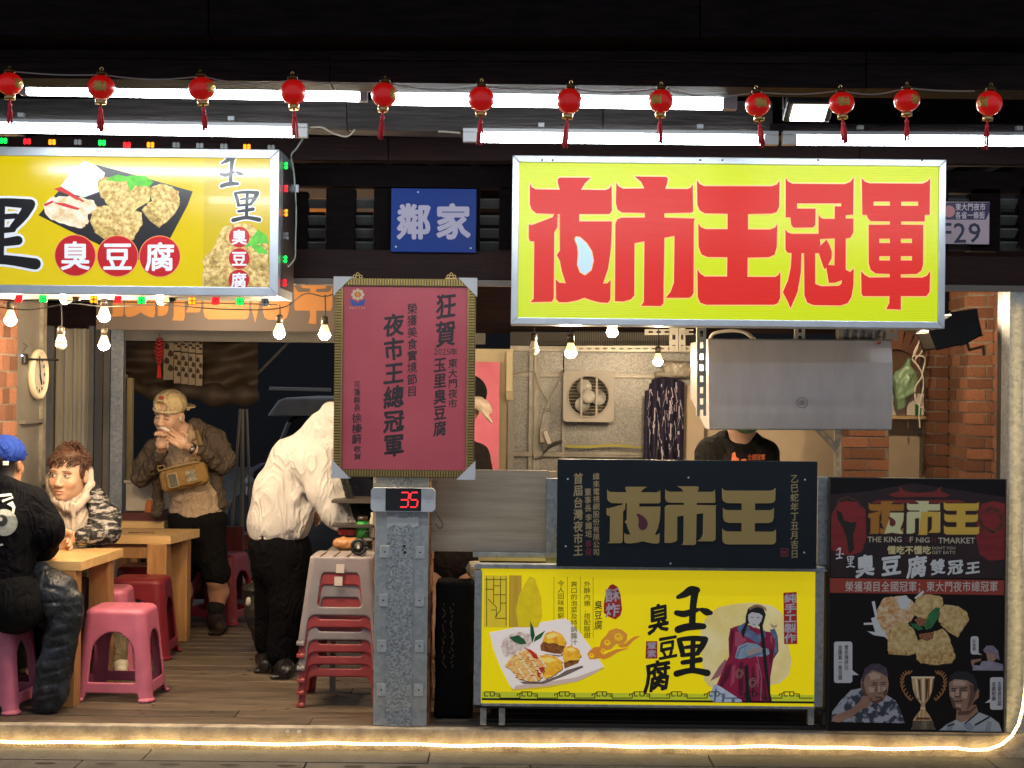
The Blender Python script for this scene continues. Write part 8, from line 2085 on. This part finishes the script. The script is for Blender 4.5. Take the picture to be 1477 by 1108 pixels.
MB().box(-.085, -.035, -.064, -.059, -.045, .035, TB).build('bag_patch', mat('dark_patch', (.03, .035, .028), .5, vscale=60, col2=(.12, .12, .09)), p3, bevel=.002)
MB().box(-.090, -.030, -.0615, -.0575, -.050, .040, TB).build('bag_patch_edge', mat('pale_patch_edge', (.36, .30, .18), .7), p3, bevel=.002)
MB().box(.025, .085, -.064, -.059, -.035, .035, TB).build('bag_patch', mat('mixed_patch', (.06, .06, .04), .6, vscale=50, col2=(.42, .38, .28)), p3, bevel=.006)
MB().tube([TB @ Vector((-.14, -.04, .07)), TB @ Vector((-.05, -.052, .078)), TB @ Vector((.05, -.052, .078)), TB @ Vector((.12, -.04, .072))], .004, 6).build('bag_zip', mat('zip_tan', (.34, .24, .11), .5), p3)
for xx in (-.125, .09):
    mb = MB(); mb.tube([TB @ Vector((xx - .02, -.02, .075)), TB @ Vector((xx - .02, -.03, .10)), TB @ Vector((xx + .02, -.03, .10)), TB @ Vector((xx + .02, -.02, .075))], .0045, 6); mb.build('bag_buckle', mat('tan_webbing', (.30, .2, .09), .6), p3)
MB().tube([TB @ Vector((.11, -.02, .085)), Vector(W(292, 650, Y3 - .13)), Vector(W(284, 622, Y3 - .06))], .016, 8).build('bag_strap', mat('tan_webbing', (.3, .2, .09)), p3, True)
wa = Vector(wrR); wd = (Vector(W(258, 636, Y3 - .32)) - wa).normalized(); wq = wd.to_track_quat('Z', 'Y').to_matrix()
MB().lathe([(.031, -.011), (.0335, -.011), (.0335, .011), (.031, .011)], wa + wd*.012, 20, wq).build('watch_band', M_BLACK, p3, True)
MB().lathe([(0, -.004), (.018, -.003), (.019, .004), (0, .006)], wa + wd*.012 + Vector((.006, -.034, .0)), 18, Matrix.Rotation(R(90), 3, 'X')).build('watch_face', mat('grey_watch_metal', (.30, .30, .30), .3, metal=.8), p3, True)
ear = T(.083, -.012, -.002); MB().tube([Vector(ear) + Vector((.0, -.008, .008)), Vector(ear) + Vector((.0, -.012, -.016))], [.007, .0035], 8).build('earbud', M_WHITEP, p3, True)
s_ = Sdf(.003); fc_ = W(238, 619, Y3 - .345); s_.chain([fc_ + (-.03, 0, .01), fc_, fc_ + (.035, 0, -.016)], [.006, .011, .009], .008).ell(fc_ + (-.012, 0, .006), (.012, .012, .008), .008)
ob = s_.mesh('rice_roll', mat('white_food', (.70, .62, .52), .6), None, noise=.003, nscale=60); tag(ob, 'bite of white food held to the mouth of the standing man', 'food')

# ---- bending person in white hoodie
Y4 = YF(405, 975) + .05
p4 = thing('person', 'person bending forward in a cream white hooded sweatshirt and black trousers', 'person', tuple(P(405, 975, Y4)))
b = Sdf(.0065)
pel = W(402, 775, Y4); bel = W(408, 725, Y4); ch = W(432, 668, Y4 - .02); nk = W(462, 632, Y4 - .03); hc = W(492, 612, Y4 - .04)
M = rot(60, 30, 0); T, paint = head_ops(b, hc, M, 1.05)
b.chain([pel, bel, ch, nk], [.12, .11, .11, .06], .05).cap(nk, hc, .06, .06, .03)
shR = W(455, 672, Y4 - .14); elR = W(482, 740, Y4 - .20); wrR = W(516, 774, Y4 - .25); shL = W(410, 655, Y4 + .14); elL = W(392, 700, Y4 + .16); wrL = W(430, 735, Y4 + .12)
b.chain([ch, shR, elR, wrR], [.07, .04, .034, .027], .02).chain([ch, ch + (-.03, .1, 0), elL*.9 + ch*.1 + (.03, -.03, 0), wrL], [.05, .035, .03, .026], .02)
hand_ops(b, wrR, W(527, 777, Y4 - .28), (.8, -.2, -.3), (.1, -.4, .9), .5, 1.0, 1); hand_ops(b, wrL, wrL + (.06, -.02, -.02), (.8, -.2, -.3), (.1, -.4, .9), .5, 1.0, 1)
kR = W(420, 870, Y4 - .03); aR = W(410, 950, Y4 + .0); kL = W(396, 868, Y4 + .12); aL = W(386, 945, Y4 + .16); aR[2] = .10; aL[2] = .10
b.chain([pel, kR, aR], [.12, .07, .045], .02).chain([pel, kL, aL], [.12, .07, .045], .02)
b.mesh('body', SKIN, p4, colour=((.55, .34, .23), paint))
g = Sdf(.0055)
g.chain([W(400, 782, Y4), W(400, 755, Y4), W(408, 712, Y4), W(428, 668, Y4), W(448, 650, Y4)], [.130, .155, .152, .142, .110], .05)
g.ell(W(396, 738, Y4 + .04), (.115, .15, .15), .05).ell(W(422, 745, Y4 - .03), (.11, .15, .15), .05)
g.chain([W(380, 780, Y4 - .05), W(412, 786, Y4 - .06), W(430, 792, Y4 - .03)], [.045, .050, .045], .03)
g.chain([W(452, 668, Y4 - .12), W(468, 708, Y4 - .17), W(484, 740, Y4 - .20), W(508, 768, Y4 - .24)], [.12, .098, .078, .046], .03)
g.chain([W(414, 664, Y4 + .10), W(397, 694, Y4 + .13), W(400, 730, Y4 + .12)], [.085, .075, .06], .04)
g.chain([W(448, 640, Y4 - .02), W(466, 622, Y4 - .03), W(478, 606, Y4 - .04)], [.10, .098, .085], .04)
g.chain([W(478, 592, Y4 - .04), W(492, 605, Y4 - .04)], [.05, .10], .03)
g.chain([W(470, 655, Y4 - .1), W(484, 640, Y4 - .1)], [.05, .05], .03)
M_CRM = cloth('cream_white_cotton', (.54, .515, .49), vs=70, bump=.1, var=.05, fold=.62, fscale=5)
for pts, r_ in (([(470, 690), (450, 730), (430, 775)], .018), ([(450, 680), (425, 720), (405, 760)], .020), ([(430, 668), (400, 700), (384, 745)], .018), ([(462, 660), (440, 655), (415, 662)], .016), ([(415, 700), (418, 740), (412, 775)], .014), ([(388, 700), (382, 730), (378, 765)], .014)):
    g.chain([W(u, v, Y4 - .145 + .035*abs(u - 425)/30) for u, v in pts], [r_*.5, r_, r_*.5], .035)
g.chain([W(368, 771, Y4 - .09), W(385, 776, Y4 - .16), W(412, 784, Y4 - .19), W(438, 792, Y4 - .13)], [.006]*4, .010, 's')
g.mesh('hoodie', M_CRM, p4, noise=.013, nscale=8, nstretch=(1.6, 1, .7))
sp_ = Sdf(.005); sp_.chain([W(487, 668, Y4 - .26), W(498, 705, Y4 - .27), W(512, 742, Y4 - .275), W(519, 760, Y4 - .275)], [.010, .010, .010, .009], .01)
for dy in (.022,): sp_.chain([W(493, 668, Y4 - .25), W(504, 705, Y4 - .26), W(517, 742, Y4 - .265)], [.008, .008, .008], .01)
sp_.mesh('sleeve_stripe', cloth('dark_stripe_tape', (.02, .02, .018)), p4)
tr = Sdf(.006)
tr.chain([W(402, 790, Y4), W(404, 810, Y4)], [.168, .16], .04)
tr.chain([W(414, 800, Y4 - .03), kR + (.0, 0, 0), aR + (0, 0, .02)], [.135, .115, .095], .03).chain([W(396, 800, Y4 + .05), kL + (-.005, 0, 0), aL + (0, 0, .04)], [.135, .105, .075], .03)
tr.mesh('trousers', cloth('black_wide_trousers', (.005, .005, .006), spec=.05), p4, noise=.010, nscale=12, nstretch=(1.6, 1, .5))
bt = Sdf(.005)
for a_, dx, dz in ((aR, .09, 0), (aL, .05, 0)):
    f0 = a_.copy(); f0[2] = .05; bt.chain([f0 + (-.03, .02, 0), f0 + (dx*.2, -.08, 0), f0 + (dx*.3, -.13, -.008)], [.046, .048, .042], .02); bt.box(f0 + (.0, -.05, -.038), (.052, .11, .011), .01, .008)
bt.mesh('shoes', cloth('black_shoe_leather', (.010, .009, .009), rough=.35, spec=.5), p4)

# ---- cook behind the counter (head hidden by the hood)
Y5 = 1.15
p5 = thing('person', 'cook in a black printed T-shirt and green mask, face hidden behind the hood', 'person', tuple(P(1064, 700, Y5)))
b = Sdf(.006); hc = W(1072, 590, Y5 - .05); M = rot(8, 12, 0); T, paint = head_ops(b, hc, M, 1.1)
nk = W(1068, 632, Y5 + .0); ch = W(1064, 700, Y5); pel = W(1064, 800, Y5)
b.cap(hc + (0, .02, -.06), nk, .062, .068, .03).chain([nk, ch, pel], [.08, .15, .14], .05)
for q, u in ((-1, 1022), (1, 1106)):
    s0_ = W(u, 655, Y5); e0 = W(u + q*8, 725, Y5 - .05); w0 = W(u - q*15, 770, Y5 - .25); b.chain([ch + (0, 0, .05), s0_, e0, w0], [.1, .062, .048, .03], .02); hand_ops(b, w0, w0 + (-q*.05, -.05, -.03), (-q*.6, -.6, -.2), (0, -.3, .9), .5, 1.0, q)
b.chain([pel, W(1052, 950, Y5), (W(1052, 950, Y5)[0], Y5, .08)], [.13, .08, .05], .02).chain([pel, W(1080, 950, Y5), (W(1080, 950, Y5)[0], Y5, .08)], [.13, .08, .05], .02)
b.mesh('body', SKIN, p5, colour=((.56, .34, .24), paint))
g = Sdf(.006)
g.chain([W(1066, 650, Y5), ch, pel], [.13, .20, .18], .06, flat=(V3(0, 1, 0), .75))
g.chain([W(1046, 640, Y5), W(1026, 654, Y5 - .01), W(1020, 690, Y5 - .03)], [.07, .085, .075], .03).chain([W(1086, 640, Y5), W(1102, 656, Y5 - .01), W(1108, 690, Y5 - .03)], [.06, .078, .07], .03)
g.ell(W(1068, 628, Y5 - .08), (.062, .08, .04), .015, 's')
g.mesh('t_shirt', cloth('charcoal_t_shirt', (.018, .017, .017)), p5, noise=.007, nscale=16)
mk = Sdf(.005); mk.ell(T(0, -.07, -.045), np.array((.072, .06, .062))*1.1, .01, 'u', M).ell(T(0, -.0, -.03), np.array((.066, .088, .07))*1.1, .01, 's', M)
mk.mesh('face_mask', cloth('green_mask_cloth', (.10, .20, .13)), p5)
hr = Sdf(.006); hr.ell(T(0, .02, .055), (.094, .105, .09), .01, 'u', M).ell(T(0, -.08, .0), (.08, .06, .07), .01, 's', M); hr.mesh('hair', mat('black_short_hair', (.01, .01, .01)), p5)
bpy.context.view_layer.update()
M_OT = mat('orange_shirt_print', (.80, .20, .08), .6, emit=0)
on_cloth('t_shirt', [[(1056, 655), (1060, 652), (1062, 660), (1066, 662), (1065, 667), (1055, 667)], [(1069, 663), (1076, 662), (1077, 667), (1068, 667)]], M_OT, 'mascot_free_print', p5, Y5 - .15)
for o in list(p5.children):
    if o.name.startswith('mascot'): o.name = 'orange_print'
def cloth_text(txt, u0, v0, u1, v1, m, nm, par, target, Ys):
    mb = MB(); row(mb, txt, u0, v0, u1, v1, Ys, .05)
    from mathutils.bvhtree import BVHTree
    ob_ = [c for c in par.children if c.name.startswith(target)][0]; me = ob_.data
    bvh = BVHTree.FromPolygons([v.co for v in me.vertices], [tuple(p.vertices) for p in me.polygons]); out = []
    for v in mb.v:
        d = (Vector(v) - cam.location).normalized(); h, n_, i_, dd = bvh.ray_cast(cam.location, d)
        out.append(tuple(h - d*.006) if h is not None else tuple(v))
    mb.v = out; o = mb.build(nm, m, par); o.location = ob_.location
cloth_text('全國冠軍', 1078, 655, 1104, 664, M_OT, 'lettering', p5, 't_shirt', Y5 - .15)

# ---- person behind the red notice, only cap edge and shoulder showing
Y6 = 1.5
p6 = thing('person', 'person in a black and beige cap and dark top mostly hidden behind the framed notice', 'person', tuple(P(670, 700, Y6)))
b = Sdf(.006); hc = W(668, 580, Y6); M = rot(40, 25, 0); T, paint = head_ops(b, hc, M, 1.1); nk = W(658, 630, Y6); ch = W(652, 690, Y6); pel = W(652, 800, Y6)
b.cap(hc + (0, .02, -.05), nk, .06, .06, .03).chain([nk, ch, pel], [.06, .10, .11], .05)
for q in (-1, 1):
    s0_ = ch + (q*.17, 0, .12); e0 = s0_ + (q*.03, -.05, -.27); w0 = e0 + (-q*.08, -.2, .02); b.chain([ch + (0, 0, .06), s0_, e0, w0], [.06, .045, .035, .03], .02); hand_ops(b, w0, w0 + (-q*.03, -.08, 0), (-q*.3, -.9, 0), (0, -.2, .9), .5, 1.0, q)
    b.chain([pel, (pel[0] + q*.09, Y6, .5), (pel[0] + q*.09, Y6, .08)], [.13, .08, .05], .02)
b.mesh('body', SKIN, p6, colour=((.46, .26, .17), paint))
g = Sdf(.006); g.chain([nk + (0, 0, -.04), ch, pel], [.10, .175, .17], .05, flat=(V3(0, 1, 0), .8)).chain([ch + (.14, 0, .12), ch + (.18, -.03, -.05), ch + (.18, -.06, -.16)], [.08, .07, .06], .03).chain([ch + (-.14, 0, .12), ch + (-.18, -.03, -.05), ch + (-.18, -.06, -.16)], [.08, .07, .06], .03)
g.mesh('dark_top', cloth('near_black_cotton', (.014, .010, .010)), p6, noise=.007, nscale=16)
cpn = Sdf(.005); cpn.ell(W(676, 566, Y6), (.105, .115, .10), .01); cpn.ell(W(676, 600, Y6), (.13, .14, .075), .006, 's')
cpn.mesh('cap', cloth('black_cap_cotton', (.010, .009, .009)), p6)
br_ = Sdf(.005); br_.ell(W(694, 584, Y6 - .07), (.075, .06, .038), .01, 'u', np.array(Matrix.Rotation(R(38), 3, 'Y'))).ell(W(701, 599, Y6 - .08), (.06, .05, .012), .015, 'u', np.array(Matrix.Rotation(R(52), 3, 'Y')))
br_.mesh('cap_brim', cloth('beige_brim_cotton', (.52, .42, .34)), p6, noise=.003, nscale=30)
